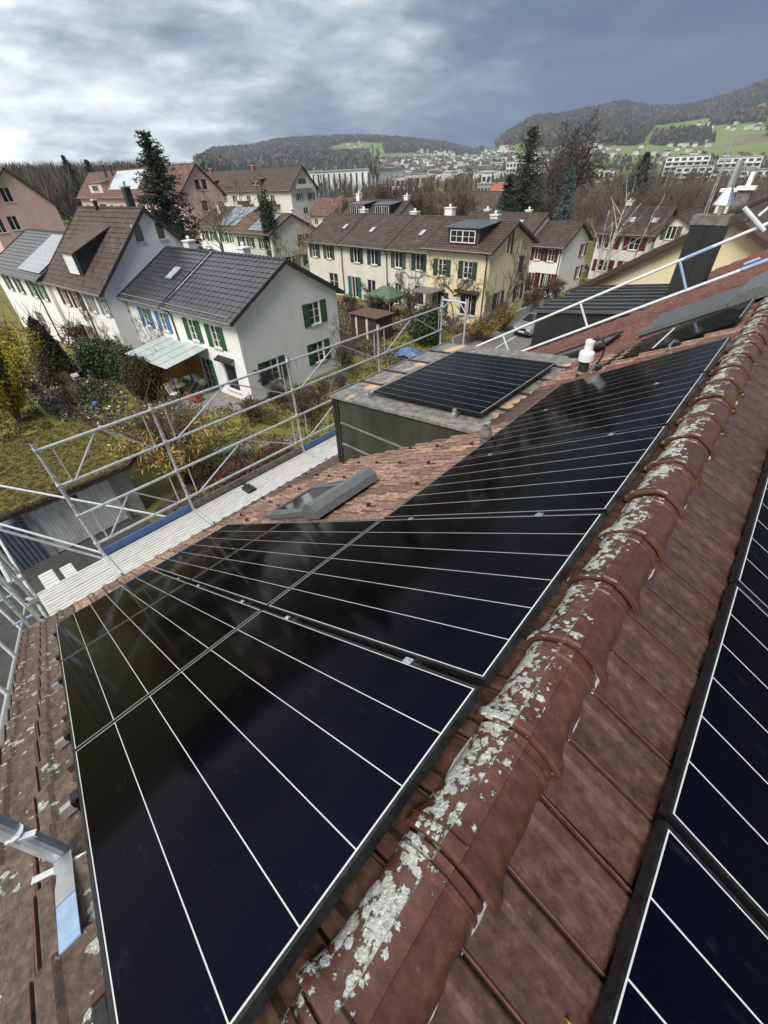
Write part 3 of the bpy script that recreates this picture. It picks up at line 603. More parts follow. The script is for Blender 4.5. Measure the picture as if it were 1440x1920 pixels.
roof_window('open grey roof window with a long shutter box between tiles and panels', 1.42, 2.20, 3.12, 4.28, True, False)
roof_window('grey roof window closed by a ribbed roller shutter near the ridge', 7.05, 8.25, 0.22, 1.42, False, True)
# flashing of the shutter window
# ------------------------------------------------------------------ scaffold along the gutter
SX, DECK, TOP = -6.35, 6.40, 8.46
S = thing('scaffold', 'galvanised steel scaffold with guard rails and pale deck along the gutter', 'scaffold', (SX, 4, 0), world=True)
PYs = [-0.22, 1.33, 3.95, 6.52, 9.03]
def post(x, y, z0, z1, par=S, r=0.0265):
    m = MB(); m.tube([(x, y, z0), (x, y, z1)], r, 10); m.tube([(x, y, z1 - 0.03), (x, y, z1)], r + 0.002, 10)
    for z in np.arange(z0 + 0.42, z1, 0.5):
        if z > 6: m.box(x - 0.012, x + 0.035, y - 0.02, y + 0.02, z - 0.03, z + 0.03)
    return m.build('post', M['galv'], par)
for i, y in enumerate(PYs): post(SX, y, 0, TOP if i < 4 else 8.6)
for y in PYs: post(SX + 0.73, y, 0, 6.36)
post(SX + 0.73, 9.03, 6.36, 8.62)
def tube(a, b, r=0.022, name='guard_rail', mt='galv', par=S, n=8):
    m = MB(); m.tube([a, b], r, n); return m.build(name, M[mt], par)
for i in range(4):
    y0, y1 = PYs[i], PYs[i + 1]
    for za, zb in ((8.36, 7.79), (7.25, 6.68)):
        if i == 3 and za < 8: continue
        tube((SX + 0.03, y0, za), (SX + 0.03, y1, za)); tube((SX + 0.03, y0, zb), (SX + 0.03, y1, zb))
        d = 0.14; fr_ = MB(); rr = 0.0125
        for ya, yb in (((y0 + d, y0 + d), None),): pass
        for a, b in (((y0 + 0.17, za), (y0 + 0.17, zb)), ((y1 - 0.17, za), (y1 - 0.17, zb)), ((y0 + 0.2, zb), ((y0 + y1) / 2 - 0.05, za)), (((y0 + y1) / 2 + 0.0, za), (y1 - 0.2, zb))):
            tube((SX + 0.03, a[0], a[1]), (SX + 0.03, b[0], b[1]), rr, 'rail_brace', 'galv', n=6)
for y in PYs[:4]:
    for z in (8.36, 7.79, 7.25, 6.68):
        m = MB(); m.tube([(SX, y, z - 0.035), (SX, y, z + 0.035)], 0.034, 8); m.box(SX + 0.005, SX + 0.055, y - 0.035, y + 0.035, z - 0.022, z + 0.022); m.build('coupler', M['galv'], S)
# decks: ribbed planks between ledgers
def deck(y0, y1, z, x0, x1, n=2):
    for k in range(n):
        xa = x0 + (x1 - x0) * k / n + 0.006; xb = x0 + (x1 - x0) * (k + 1) / n - 0.006; m = MB()
        m.box(xa, xb, y0, y1, z - 0.05, z - 0.012)
        for j in range(5):
            c = xa + (xb - xa) * (j + 0.5) / 5; m.box(c - (xb - xa) * 0.072, c + (xb - xa) * 0.072, y0 + 0.01, y1 - 0.01, z - 0.0125, z)
        m.build('deck_plank', M['deck'], S)
deck(-1.2, PYs[0] - 0.02, DECK, SX + 0.04, SX + 0.70)
for i in range(4): deck(PYs[i] + 0.03, PYs[i + 1] - 0.03, DECK, SX + 0.04, SX + 0.70)
for y in PYs: 
    m = MB(); m.bar((SX, y, DECK - 0.02), (SX + 0.76, y, DECK - 0.02), 0.05, 0.06); m.tube([(SX + 0.75, y, DECK - 0.02), (SX + 0.75, y, DECK + 0.12)], 0.022, 8); m.build('transom', M['galv'], S)
for i in range(4):
    m = MB(); m.box(SX - 0.005, SX + 0.02, PYs[i] + 0.04, PYs[i + 1] - 0.04, DECK - 0.02, DECK + 0.13); m.build('toe_board', M['blue'] if i in (0, 2) else M['zinc'], S)
m = MB(); m.box(SX + 0.2, SX + 0.42, 2.25, 2.42, DECK, DECK + 0.06); m.tube([(SX + 0.06, 2.35, DECK + 0.05), (SX + 0.3, 2.35, DECK + 0.05)], 0.03, 8); m.build('deck_latch', M['black_pl'], S)
deck(-1.25, -0.97, 4.4, -9.72, -9.1, 1); deck(-0.86, -0.62, 4.4, -9.6, -9.1, 1)
# corner bay on the gable side (left picture edge)
for x, y in ((SX, -1.27), (SX + 0.25, -1.33), (SX + 0.73, -1.27), (SX - 0.35, -1.42), (SX - 0.75, -1.27), (SX + 0.1, -1.5)): post(x, y, 0, 8.4 if x < SX + 0.2 else 6.5)
for z in (7.2, 6.2, 4.2): tube((SX - 3.0, -1.27, z), (SX + 0.73, -1.27, z), 0.024)
tube((SX - 0.75, -1.27, 7.4), (SX, -0.22, 6.3), 0.02, 'diagonal_brace'); tube((SX - 2.6, -1.27, 6.45), (SX, -0.22, 6.45), 0.02); tube((SX - 3.2, -1.4, 7.25), (SX + 0.02, 1.2, 6.2), 0.02, 'diagonal_brace')
for x, z in ((SX, 6.3), (SX + 0.25, 6.0), (SX - 0.35, 6.5), (SX - 0.75, 7.4)):
    m = MB(); m.box(x - 0.05, x + 0.05, -1.34, -1.22, z - 0.04, z + 0.04); m.tube([(x, -1.40, z), (x, -1.2, z)], 0.012, 6); m.build('coupler', M['galv'], S)
for k, z in enumerate((5.3, 5.8, 6.3)):
    m = MB(); m.tube([(SX - 0.35, -1.42, z), (SX - 0.35, -1.7, z)], 0.018, 8); m.build('blue_sleeve', M['blue_l'], S)
# end frame at the far corner
tube((SX, 9.03, 8.52), (SX + 0.73, 9.03, 8.52), 0.024); tube((SX + 0.02, 9.03, 8.3), (SX + 0.2, 9.03, 8.5), 0.015, 'rail_brace'); tube((SX + 0.71, 9.03, 8.3), (SX + 0.53, 9.03, 8.5), 0.015, 'rail_brace')

# white guard rail running up the slope beyond the panels
GR = thing('guard_rail', 'pale double guard rail running up the far roof slope from gutter to ridge', 'guard rail', tuple(SL(9.1, 3, WT)), world=True)
UG = 9.1
for w_, va, vb in ((0.18, 6.3, -0.15), (0.70, 6.15, -0.1)):
    m = MB(); m.tube([SL(UG, va, w_), SL(UG, vb, w_)], 0.026, 10); m.build('rail', M['galv_w'], GR)
for v in (4.83, 2.95, 1.2):
    m = MB(); m.tube([SL(UG, v, 0.18), SL(UG, v + 0.02, 0.70)], 0.022, 8); m.build('rail_post', M['galv_w'] if v > 1.5 else M['blue_l'], GR)
m = MB(); m.tube([SL(UG, 1.15, 0.70), SL(UG, 0.75, 0.70)], 0.03, 10); m.build('blue_sleeve', M['blue_l'], GR)
m = MB(); m.tube([SL(UG, 0.45, 0.18), SL(UG, 0.1, 0.18)], 0.032, 10); m.tube([SL(UG, 0.4, 0.25), SL(UG, 0.2, 0.25)], 0.02, 8); m.build('coupler', M['blue_l'], GR)
m = MB(); m.tube([SL(UG, 0.12, 0.62), SL(UG - 0.1, 0.30, 1.06)], 0.032, 10); m.build('rail_post', M['galv_w'], GR)
m = MB(); m.tube([SL(UG, 0.16, 0.86), SL(UG, -0.4, 1.1)], 0.022, 8); m.build('rail', M['galv_w'], GR)
for v in (6.0,):
    m = MB(); m.bar(SL(UG, v, WT + 0.03), SL(UG, v, 0.18), 0.03, 0.03); m.build('rail_foot', M['galv'], GR)
# the same kind of rail outside the near verge (left edge)
GN = thing('guard_rail', 'galvanised guard rail ladder outside the near roof verge, left picture edge', 'guard rail', tuple(SL(-1.85, 6, WT)), world=True)
m = MB(); m.tube([SL(-1.80, 13.2, -0.37), SL(-1.80, 3.1, -0.40)], 0.028, 10); m.build('rail', M['galv'], GN)
m = MB(); m.tube([SL(-1.95, 12.6, 0.35), SL(-2.0, 3.1, 0.35)], 0.028, 10); m.build('rail', M['galv'], GN)
for v in (11.7, 9.0, 6.9, 5.2):
    m = MB(); m.tube([SL(-1.80, v, -0.38), SL(-1.9, v + 0.15, 0.38)], 0.024, 10); m.build('rail_post', M['galv'], GN)
# foot of a rail support lying on the verge tiles
F_ = thing('rail_support', 'steel tube support with a flat pale and blue foot on the near verge tiles', 'rail support', tuple(SL(-1.24, 0.9, WT)), world=True)
a, b = PY(-30, 1538, -1.30), PY(128, 1607, -1.235)
m = MB(); m.tube([a, b], 0.031, 14); m.build('tube', M['galv'], F_)
q = SL(-1.24, 0, 0)
def fq(u, v, w=-0.085): return SL(u, v, w)
m = MB(); m.extrude([fq(-1.265, 1.13), fq(-1.205, 1.13), fq(-1.203, 0.90), fq(-1.262, 0.90)], np.array([-sA, 0, cA]) * 0.006); m.build('foot_plate', M['alu'], F_)
m = MB(); m.extrude([fq(-1.262, 0.895), fq(-1.203, 0.895), fq(-1.20, 0.70), fq(-1.258, 0.70)], np.array([-sA, 0, cA]) * 0.006); m.build('blue_foot_plate', M['blue_l'], F_)
m = MB(); m.extrude([b + np.array((-0.05, 0, 0.0)), fq(-1.235, 1.12), fq(-1.235, 0.93), b + np.array((0.0, 0, -0.01))], (0, 0.008, 0)); m.build('gusset', M['alu'], F_)
m = MB(); m.bar(fq(-1.34, 1.17, -0.102), fq(-1.14, 1.035, -0.102), 0.022, 0.024); m.build('cross_bar', M['galv'], F_)
m = MB(); c_ = a + (b - a) * 0.42; m.tube([c_ + np.array((0, 0.0, 0.05)), c_ + np.array((0.0, 0, -0.03))], 0.03, 10); m.bar(c_ + np.array((0, -.03, .03)), c_ + np.array((0.05, .05, .03)), 0.02, 0.02); m.build('coupler', M['galv'], F_)
# ------------------------------------------------------------------ neighbouring houses
M['white'] = mat('white_wall', [(0.64, 0.635, 0.61), (0.77, 0.765, 0.75), (0.81, 0.805, 0.79)], 1.6, 0.9, 0.2, 40, stretch=(1, 1, 0.28), lohi=(0.28, 0.5))
M['white2'] = mat('offwhite_wall', [(0.50, 0.48, 0.43), (0.62, 0.60, 0.55), (0.68, 0.66, 0.61)], 1.4, 0.9, 0.2, 40, stretch=(1, 1, 0.28), lohi=(0.28, 0.55))
M['cream'] = mat('cream_wall', [(0.60, 0.57, 0.48), (0.71, 0.68, 0.59)], 0.8, 0.9, 0.1, 40)
M['yellow'] = mat('yellow_wall', [(0.60, 0.49, 0.30), (0.68, 0.58, 0.37), (0.73, 0.63, 0.42)], 1.4, 0.9, 0.2, 40, stretch=(1, 1, 0.3), lohi=(0.28, 0.55))
M['pink'] = mat('pink_wall', [(0.66, 0.43, 0.41), (0.74, 0.51, 0.49)], 0.5, 0.9, 0.1, 30)
M['green'] = mat('green_shutter', [(0.012, 0.072, 0.018), (0.02, 0.10, 0.028)], 6, 0.55, rnd=0.15)
M['dgreen'] = mat('dark_green_shutter', [(0.012, 0.045, 0.036), (0.02, 0.06, 0.048)], 6, 0.55, rnd=0.15)
M['ogreen'] = mat('olive_green_shutter', [(0.05, 0.075, 0.045), (0.075, 0.10, 0.06)], 6, 0.6, rnd=0.15)
M['teal'] = mat('teal_shutter', [(0.015, 0.10, 0.10), (0.02, 0.13, 0.13)], 6, 0.55)
M['bluesh'] = mat('blue_shutter', [(0.06, 0.16, 0.33), (0.09, 0.21, 0.40)], 6, 0.55)
M['red'] = mat('red_shutter', [(0.085, 0.010, 0.014), (0.12, 0.015, 0.018)], 6, 0.55, rnd=0.15)
M['winered'] = mat('brown_red_shutter', [(0.06, 0.016, 0.014), (0.09, 0.022, 0.02)], 6, 0.55, rnd=0.15)
M['greysh'] = mat('grey_shutter', [(0.20, 0.20, 0.20), (0.28, 0.28, 0.27)], 6, 0.6)
M['sash'] = mat('white_window_frame', (0.74, 0.74, 0.72), rough=0.5)
M['stone'] = mat('sill_stone', [(0.42, 0.41, 0.39), (0.55, 0.54, 0.51)], 8, 0.85)
M['tilebr'] = mat('brown_roof_tile', [(0.038, 0.025, 0.021), (0.066, 0.044, 0.036), (0.105, 0.074, 0.06)], 1.6, 0.8, lohi=(0.28, 0.7))
M['tiledk'] = mat('charcoal_roof_tile', [(0.026, 0.026, 0.029), (0.045, 0.045, 0.05)], 3, 0.34, spec=0.5, rnd=0.16)
M['tilerd'] = mat('faded_red_roof_tile', [(0.075, 0.037, 0.029), (0.13, 0.068, 0.055), (0.18, 0.11, 0.09)], 1.3, 0.85)
M['tilemoss'] = mat('mossy_brown_roof_tile', [(0.04, 0.03, 0.02), (0.075, 0.055, 0.035), (0.10, 0.09, 0.04)], 1.3, 0.85)
M['soffit'] = mat('dark_wood_edge', [(0.035, 0.02, 0.014), (0.07, 0.042, 0.03)], 6, 0.7)
M['darkedge'] = mat('dark_verge', (0.028, 0.026, 0.027), rough=0.6)
M['pvblue'] = mat('blue_grey_solar_glass', [(0.10, 0.12, 0.15), (0.17, 0.19, 0.22)], 3, 0.16, spec=0.8)
M['therm'] = mat('solar_thermal_glass', [(0.30, 0.34, 0.38), (0.42, 0.46, 0.50)], 2, 0.15, spec=0.8)
M['brick_o'] = mat('orange_clay_pot', (0.33, 0.12, 0.07), rough=0.8)
M['darkroom'] = mat('dark_interior', (0.012, 0.012, 0.013), rough=0.7)

def clip_half(poly, a, b, c):                      # keep a*x+b*y<=c
    out = []
    for i in range(len(poly)):
        p, q = poly[i], poly[(i + 1) % len(poly)]; dp, dq = a * p[0] + b * p[1] - c, a * q[0] + b * q[1] - c
        if dp <= 0: out.append(p)
        if dp * dq < 0: t = dp / (dp - dq); out.append((p[0] + t * (q[0] - p[0]), p[1] + t * (q[1] - p[1])))
    return out
class Wall:
    """a wall plane: origin, unit vector along, outward normal; pieces are cut round the window openings and given reveals"""
    def __init__(s, P, ax, n): s.P = np.array(P, float); s.ax = np.array(ax, float); s.n = np.array(n, float)
    def at(s, u, z, d=0.0): return s.P + s.ax * u + np.array((0, 0, z)) + s.n * d
    def face(s, mb, u0, u1, z0, z1, ops, halves=(), depth=0.14):
        us = sorted({u0, u1, *[v for o in ops for v in (o[0] - o[2] / 2, o[0] + o[2] / 2)]}); us = [u for u in us if u0 <= u <= u1]
        for a, b in zip(us, us[1:]):
            m = (a + b) / 2; cut = sorted((o[1] - o[3] / 2, o[1] + o[3] / 2) for o in ops if abs(o[0] - m) < o[2] / 2)
            z = z0; segs = []
            for c0, c1 in cut: segs.append((z, c0)); z = c1
            segs.append((z, z1))
            for c0, c1 in segs:
                if c1 - c0 < 1e-4: continue
                poly = [(a, c0), (b, c0), (b, c1), (a, c1)]
                for h in halves: poly = clip_half(poly, *h)
                if len(poly) >= 3: mb.add([s.at(*p) for p in poly], [tuple(range(len(poly)))])
        for u, z, w_, h in [o[:4] for o in ops]:
            c = [(u - w_ / 2, z - h / 2), (u + w_ / 2, z - h / 2), (u + w_ / 2, z + h / 2), (u - w_ / 2, z + h / 2)]
            for p, q in zip(c, c[1:] + c[:1]): mb.add([s.at(*p), s.at(*q), s.at(*q, -depth), s.at(*p, -depth)], [(0, 1, 2, 3)])
    def window(s, par, u, z, w_, h, nx=2, ny=3, shut=None, frame='sash', sides=(1, 1), name='window', glass='glass', depth=0.09, sill=True, closed=False):
        f = MB(); t = 0.05 if w_ < 2 else 0.07; up = np.array((0, 0, 1.0))
        def b(u0, u1, z0, z1, d0, d1, mb=f, mi=0): mb.obox(s.at((u0 + u1) / 2, (z0 + z1) / 2, (d0 + d1) / 2), s.ax * (u1 - u0) / 2, s.n * (d1 - d0) / 2, up * (z1 - z0) / 2, mi)
        a0, a1, b0, b1 = u - w_ / 2 + 0.004, u + w_ / 2 - 0.004, z - h / 2 + 0.004, z + h / 2 - 0.004
        for q in ((a0, a0 + t, b0, b1), (a1 - t, a1, b0, b1), (a0 + t, a1 - t, b0, b0 + t), (a0 + t, a1 - t, b1 - t, b1)): b(*q, -depth - 0.03, -depth + 0.03)
        if nx > 1: b(u - 0.045, u + 0.045, b0 + t, b1 - t, -depth - 0.02, -depth + 0.028)
        for k in range(1, nx):
            if nx == 2: break
            c = a0 + (a1 - a0) * k / nx; b(c - 0.022, c + 0.022, b0 + t, b1 - t, -depth - 0.015, -depth + 0.02)
        for k in range(1, ny): c = b0 + (b1 - b0) * k / ny; b(a0 + t, a1 - t, c - 0.014, c + 0.014, -depth - 0.012, -depth + 0.015)
        W = f.build(name, M[frame], par)
        g = MB(); b(a0 + t * 0.5, a1 - t * 0.5, b0 + t * 0.5, b1 - t * 0.5, -depth - 0.012, -depth - 0.004, g); g.build('pane', M[glass], W)
        if sill: k = MB(); b(u - w_ / 2 - 0.06, u + w_ / 2 + 0.06, b0 - 0.09, b0 - 0.012, -0.03, 0.075, k); k.build('sill', M['stone'], W)
        if shut:
            for sg, on in zip((-1, 1), sides):
                if not on: continue
                k = MB(); sw = w_ / 2 + 0.02; c = u + sg * (w_ / 2 + 0.035 + sw / 2) if not closed else u + sg * (sw / 2)
                for q in ((c - sw / 2, c - sw / 2 + 0.07), (c + sw / 2 - 0.07, c + sw / 2)): b(*q, b0 - 0.02, b1 + 0.02, 0.015, 0.055, k)
                for zz in (b0 - 0.02, (b0 + b1) / 2 - 0.05, b1 - 0.07): b(c - sw / 2 + 0.07, c + sw / 2 - 0.07, zz, zz + 0.09, 0.015, 0.055, k)
                nl = 7
                for j in range(nl): zz = b0 + 0.07 + (b1 - b0 - 0.14) * j / nl; b(c - sw / 2 + 0.07, c + sw / 2 - 0.07, zz, zz + (b1 - b0 - 0.14) / nl * 0.82, 0.02, 0.045, k)
                k.build('shutter', M[shut], par)
        return W
def tile_field(mb, o, a, b, n, L, Sl, tw, co, holes=(), rise=0.035, roll=0.012, mi=0, singles=None, jit=0.008):
    """courses of tiles from the eave up: every tile a slightly rolled plate with a front edge"""
    nx = max(1, round(L / tw)); tw = L / nx; ny = max(1, round(Sl / co)); co = Sl / ny; g = tw * 0.035
    for j in range(ny):
        for i in range(nx):
            x, y = i * tw, j * co
            if any(h[0] < x + tw / 2 < h[1] and h[2] < y + co / 2 < h[3] for h in holes): continue
            dz = random.uniform(0, jit); q = []
            for yy, zz in ((y, rise + dz), (y + co * 1.02, dz * 0.5 + 0.004)):
                for xx, rr in ((x + g, 0), (x + tw * 0.5, roll), (x + tw - g, 0)): q.append(o + a * xx + b * yy + n * (zz + rr))
            q += [o + a * (x + g) + b * y, o + a * (x + tw * 0.5) + b * y, o + a * (x + tw - g) + b * y]
            fs = [(0, 1, 4, 3), (1, 2, 5, 4), (6, 7, 1, 0), (7, 8, 2, 1), (0, 3, 6), (2, 8, 5)]
            if singles is None: mb.add(q, fs, mi)
            else: m = MB(); m.add(q, fs); m.build('roof_tile', singles[1], singles[0])
    return nx * ny
def house(name, label, cat, piv, rot, u0, u1, v0, v1, ez, rz, rv=None, wall='white', tile='tilebr', front=(), gable=(), gw=None, oh=0.45, goh=0.3, tw=0.30, co=0.36, dormers=(), chim=(), sky=(), single=False, base=-0.6, edge='soffit', group=None, gableL=(), ez2=None, downp=(), back_tiles=True, gutter='zinc', roofslab=0.14, lines=True):
    """gabled house, ridge along local x; front faces -y, gable +x. windows: (u, z, w, h, dict)"""
    t = thing(name, label, cat, (piv[0], piv[1], 0), R(rot), group); rv = (v0 + v1) / 2 if rv is None else rv; ez2 = ez if ez2 is None else ez2
    s1 = (rz - ez) / (rv - (v0 - oh)); s2 = (rz - ez2) / ((v1 + oh) - rv)     # slopes
    wz1 = ez + s1 * oh - 0.10; wz2 = ez2 + s2 * oh - 0.10
    F_ = Wall((0, v0, 0), (1, 0, 0), (0, -1, 0)); Gr = Wall((u1, 0, 0), (0, 1, 0), (1, 0, 0)); Gl = Wall((u0, 0, 0), (0, 1, 0), (-1, 0, 0))
    wb = MB(); F_.face(wb, u0, u1, base, wz1, [f[:4] for f in front])
    hv = [(-s1, 1, wz1 - s1 * v0), (s2, 1, wz2 + s2 * v1)]
    Gr.face(wb, v0, v1, base, rz, [g[:4] for g in gable], hv); Gl.face(wb, v0, v1, base, rz, [g[:4] for g in gableL], hv)
    wb.quad((u0, v1, base), (u1, v1, base), (u1, v1, wz2), (u0, v1, wz2))
    # a dark core keeps the rooms behind the panes dim
    ins = 0.35; wb.box(u0 + ins, u1 - ins, v0 + ins, v1 - ins, base + 0.05, min(wz1, wz2) - 0.2, 1)
    wb.build('wall', [M[wall], M['darkroom']], t)
    for f in front: F_.window(t, *f[:4], **(f[4] if len(f) > 4 else {}))
    for g in gable: Gr.window(t, *g[:4], **(g[4] if len(g) > 4 else {}))
    for g in gableL: Gl.window(t, *g[:4], **(g[4] if len(g) > 4 else {}))
    ua, ub = u0 - goh, u1 + goh
    rb = MB(); th_ = roofslab
    rb.extrude([(ua, v0 - oh, ez), (ua, rv, rz), (ua, rv, rz - th_), (ua, v0 - oh, ez - th_)], (ub - ua, 0, 0)); rb.extrude([(ua, v1 + oh, ez2), (ua, v1 + oh, ez2 - th_), (ua, rv, rz - th_), (ua, rv, rz)], (ub - ua, 0, 0), 0)
    rb.bar((ub + 0.02, v0 - oh, ez - 0.03), (ub + 0.02, rv, rz - 0.03), 0.05, 0.2, mi=0); rb.bar((ub + 0.02, v1 + oh, ez2 - 0.03), (ub + 0.02, rv, rz - 0.03), 0.05, 0.2, mi=0)
    rb.bar((ua - 0.02, v0 - oh, ez - 0.03), (ua - 0.02, rv, rz - 0.03), 0.05, 0.2, mi=0)
    ro = rb.build('roof', M[edge], t)
    b1 = unit((0, rv - v0 + oh, rz - ez)); n1 = unit(np.cross((1, 0, 0), b1)); S1 = math.hypot(rv - v0 + oh, rz - ez)
    b2 = unit((0, rv - v1 - oh, rz - ez2)); n2 = unit(np.cross((-1, 0, 0), b2)); S2 = math.hypot(v1 + oh - rv, rz - ez2)
    holes = [(d[0] - d[1] / 2 - ua + 0.02, d[0] + d[1] / 2 - ua - 0.02, (d[2] - ez) / b1[2] - 0.05, (d[3] - ez) / b1[2] - 0.0) for d in dormers]
    tb = MB()
    if single: tile_field(None, np.array((ua, v0 - oh, ez)) , np.array((1., 0, 0)), b1, n1, ub - ua, S1, tw, co, holes, singles=(ro, M[tile]))
    else: tile_field(tb, np.array((ua, v0 - oh, ez)), np.array((1., 0, 0)), b1, n1, ub - ua, S1, tw, co, holes)
    if back_tiles: tile_field(tb, np.array((ub, v1 + oh, ez2)), np.array((-1., 0, 0)), b2, n2, ub - ua, S2, tw * 2, co)
    if tb.v: tb.build('roof_tiles', M[tile], ro, kind='stuff')
    k = MB(); x = ua; 
    while x < ub - 0.1: k.tube([(x, rv, rz + 0.01), (min(x + 0.36, ub), rv, rz + 0.025)], [0.085, 0.105], 7); x += 0.35
    k.build('ridge_tiles', M[tile], ro, kind='stuff')
    g = MB(); g.tube([(ua, v0 - oh - 0.06, ez - 0.04), (ub, v0 - oh - 0.06, ez - 0.04)], 0.07, 8); g.build('gutter', M[gutter], t)
    for u in downp:
        g = MB(); g.tube([(u, v0 - oh - 0.05, ez - 0.08), (u, v0 - oh * 0.4, ez - 0.3), (u, v0 - 0.07, ez - 0.55), (u, v0 - 0.07, base + 0.3)], 0.05, 8); g.build('downpipe', M['soffit'], t)
    for (u, v, h, w_, d_, mt, pot) in chim:
        zr = rz - (s1 * (rv - v) if v < rv else s2 * (v - rv)); c = MB(); c.box(u - w_ / 2, u + w_ / 2, v - d_ / 2, v + d_ / 2, zr - 0.4, zr + h); C_ = c.build('chimney', M[mt], ro)
        c = MB(); c.box(u - w_ / 2 - 0.06, u + w_ / 2 + 0.06, v - d_ / 2 - 0.06, v + d_ / 2 + 0.06, zr + h, zr + h + 0.08)
        if pot: c.lathe([(0.09, 0.05), (0.09, 0.22), (0.13, 0.23), (0.10, 0.34)], (u, v, zr + h), 10)
        # cap and pot are one piece of the chimney: they stay within thing > part > sub-part
        c.build('chimney_cap', M['steel' if pot == 2 else 'white'], ro)
    for (u, frac, w_, l_) in sky:
        p = np.array((u, v0 - oh, ez)) + b1 * (S1 * frac); c = MB(); c.obox(p + n1 * 0.06, (w_ / 2, 0, 0), b1 * l_ / 2, n1 * 0.07, 0); W = c.build('roof_window', M['shutterbox'], ro)
        c2 = MB(); c2.obox(p + n1 * 0.135, (w_ / 2 - 0.06, 0, 0), b1 * (l_ / 2 - 0.08), n1 * 0.006); c2.build('roof_window_pane', M['therm'], ro)
    t['_'] = 1; del t['_']
    return t, dict(F=F_, G=Gr, roof=ro, b1=b1, n1=n1, S1=S1, o=np.array((ua, v0 - oh, ez)), s1=s1, rv=rv, rz=rz, ez=ez)
def roof_panels(t, inf, u0, u1, f0, f1, nx, ny, name, mt, frame='brightrim', h=0.09):
    """panels laid on the front slope: each module its own part"""
    for i in range(nx):
        for j in range(ny):
            a = u0 + (u1 - u0) * i / nx; b = u0 + (u1 - u0) * (i + 1) / nx; c = inf['S1'] * (f0 + (f1 - f0) * j / ny); d = inf['S1'] * (f0 + (f1 - f0) * (j + 1) / ny)
            o = np.array((0, inf['o'][1], inf['o'][2])); p = o + inf['b1'] * (c + d) / 2 + np.array(((a + b) / 2, 0, 0)) + inf['n1'] * h; m = MB()
            m.obox(p, ((b - a) / 2 - 0.01, 0, 0), inf['b1'] * ((d - c) / 2 - 0.01), inf['n1'] * 0.02, 1); m.obox(p + inf['n1'] * 0.0215, ((b - a) / 2 - 0.045, 0, 0), inf['b1'] * ((d - c) / 2 - 0.045), inf['n1'] * 0.001, 0)
            m.build(name, [M[mt], M[frame]], t)
def dormer(t, inf, u, w_, z0, zt, pitch=0.25, cheek='blacksheet', roof='greyseam', win=None, wallmat=None, ridge=False, gl='glass'):
    """flat or saddle dormer standing on the front slope; face at height z0..zt"""
    s1 = inf['s1']; rv, rz = inf['rv'], inf['rz']; vf = rv - (rz - z0) / s1; zb = lambda v: rz - (rv - v) * s1
    vb = vf
    while zt + pitch * (vb - vf) > zb(vb) and vb < rv + 0.5: vb += 0.05
    m = MB(); m.extrude([(u - w_ / 2, vf, z0 - 0.1), (u - w_ / 2, vf, zt - 0.03), (u - w_ / 2, vb, zt + pitch * (vb - vf) - 0.03), (u - w_ / 2, vb, zb(vb) - 0.15)], (w_, 0, 0)); D = m.build('dormer', M[cheek], t)
    if wallmat: m = MB(); m.box(u - w_ / 2 - 0.004, u + w_ / 2 + 0.004, vf - 0.03, vf - 0.004, z0 - 0.1, zt - 0.035); m.build('dormer_front', M[wallmat], D)
    m = MB(); e = 0.22
    if ridge:
        zr = zt + 0.55; vr = vf
        while zr > zb(vr) and vr < rv: vr += 0.05
        for sg in (-1, 1): m.add([(u + sg * (w_ / 2 + e), vf - e, zt - 0.12), (u, vf - e, zr), (u, vr, zr), (u + sg * (w_ / 2 + e), vb, zt - 0.1), (u + sg * (w_ / 2 + e), vf - e, zt - 0.2), (u, vf - e, zr - 0.1)], [(0, 1, 2, 3), (0, 4, 5, 1), (3, 2, 5, 4)])
        m.add([(u - w_ / 2, vf, zt - 0.04), (u + w_ / 2, vf, zt - 0.04), (u, vf, zr - 0.06)], [(0, 1, 2)], 1)
    else: m.extrude([(u - w_ / 2 - e, vf - e, zt - pitch * e), (u - w_ / 2 - e, vf - e, zt + 0.08 - pitch * e), (u - w_ / 2 - e, vb + 0.3, zt + 0.08 + pitch * (vb - vf + 0.3)), (u - w_ / 2 - e, vb + 0.3, zt + pitch * (vb - vf + 0.3))], (w_ + 2 * e, 0, 0))
    m.build('dormer_roof', [M[roof], M[wallmat or cheek]], D)
    if win:
        W = Wall((u, vf - 0.035, 0), (1, 0, 0), (0, -1, 0)); W.window(D, 0, (z0 + zt) / 2, win[0], zt - z0 - win[1], depth=-0.045, sill=False, **win[2])
    return D

# --- the white terrace across the gardens (one row, four houses)
PVT, RT_ = (-22.5, 12.2), 3.5
GT = 'white terraced houses across the gardens'
g2 = dict(nx=2, ny=3, shut='green'); bl = dict(nx=2, ny=3, shut='bluesh')
tA, iA = house('terraced_house', 'white end terrace house with charcoal tile roof and bright green shutters', 'house', PVT, RT_, -6.98, 0, 0, 8.4, 4.95, 7.42, wall='white', tile='tiledk', edge='darkedge', tw=0.47, co=0.40, single=True, group=GT,
    front=[(-4.75, 3.78, 0.85, 1.30, dict(g2)), (-2.35, 3.74, 0.85, 1.30, dict(g2)), (-4.55, 1.05, 0.95, 2.1, dict(nx=2, ny=4, shut='green', sill=False)), (-1.8, 1.35, 1.3, 1.75, dict(nx=1, ny=1, frame='sash'))],
    gable=[(6.2, 4.1, 1.0, 1.35, dict(g2)), (6.15, 1.6, 1.0, 1.35, dict(g2)), (1.95, 1.6, 1.0, 1.35, dict(g2))], chim=[(-5.5, 5.6, 0.9, 0.7, 0.6, 'white', 1)], downp=(-6.9,), lines=True)
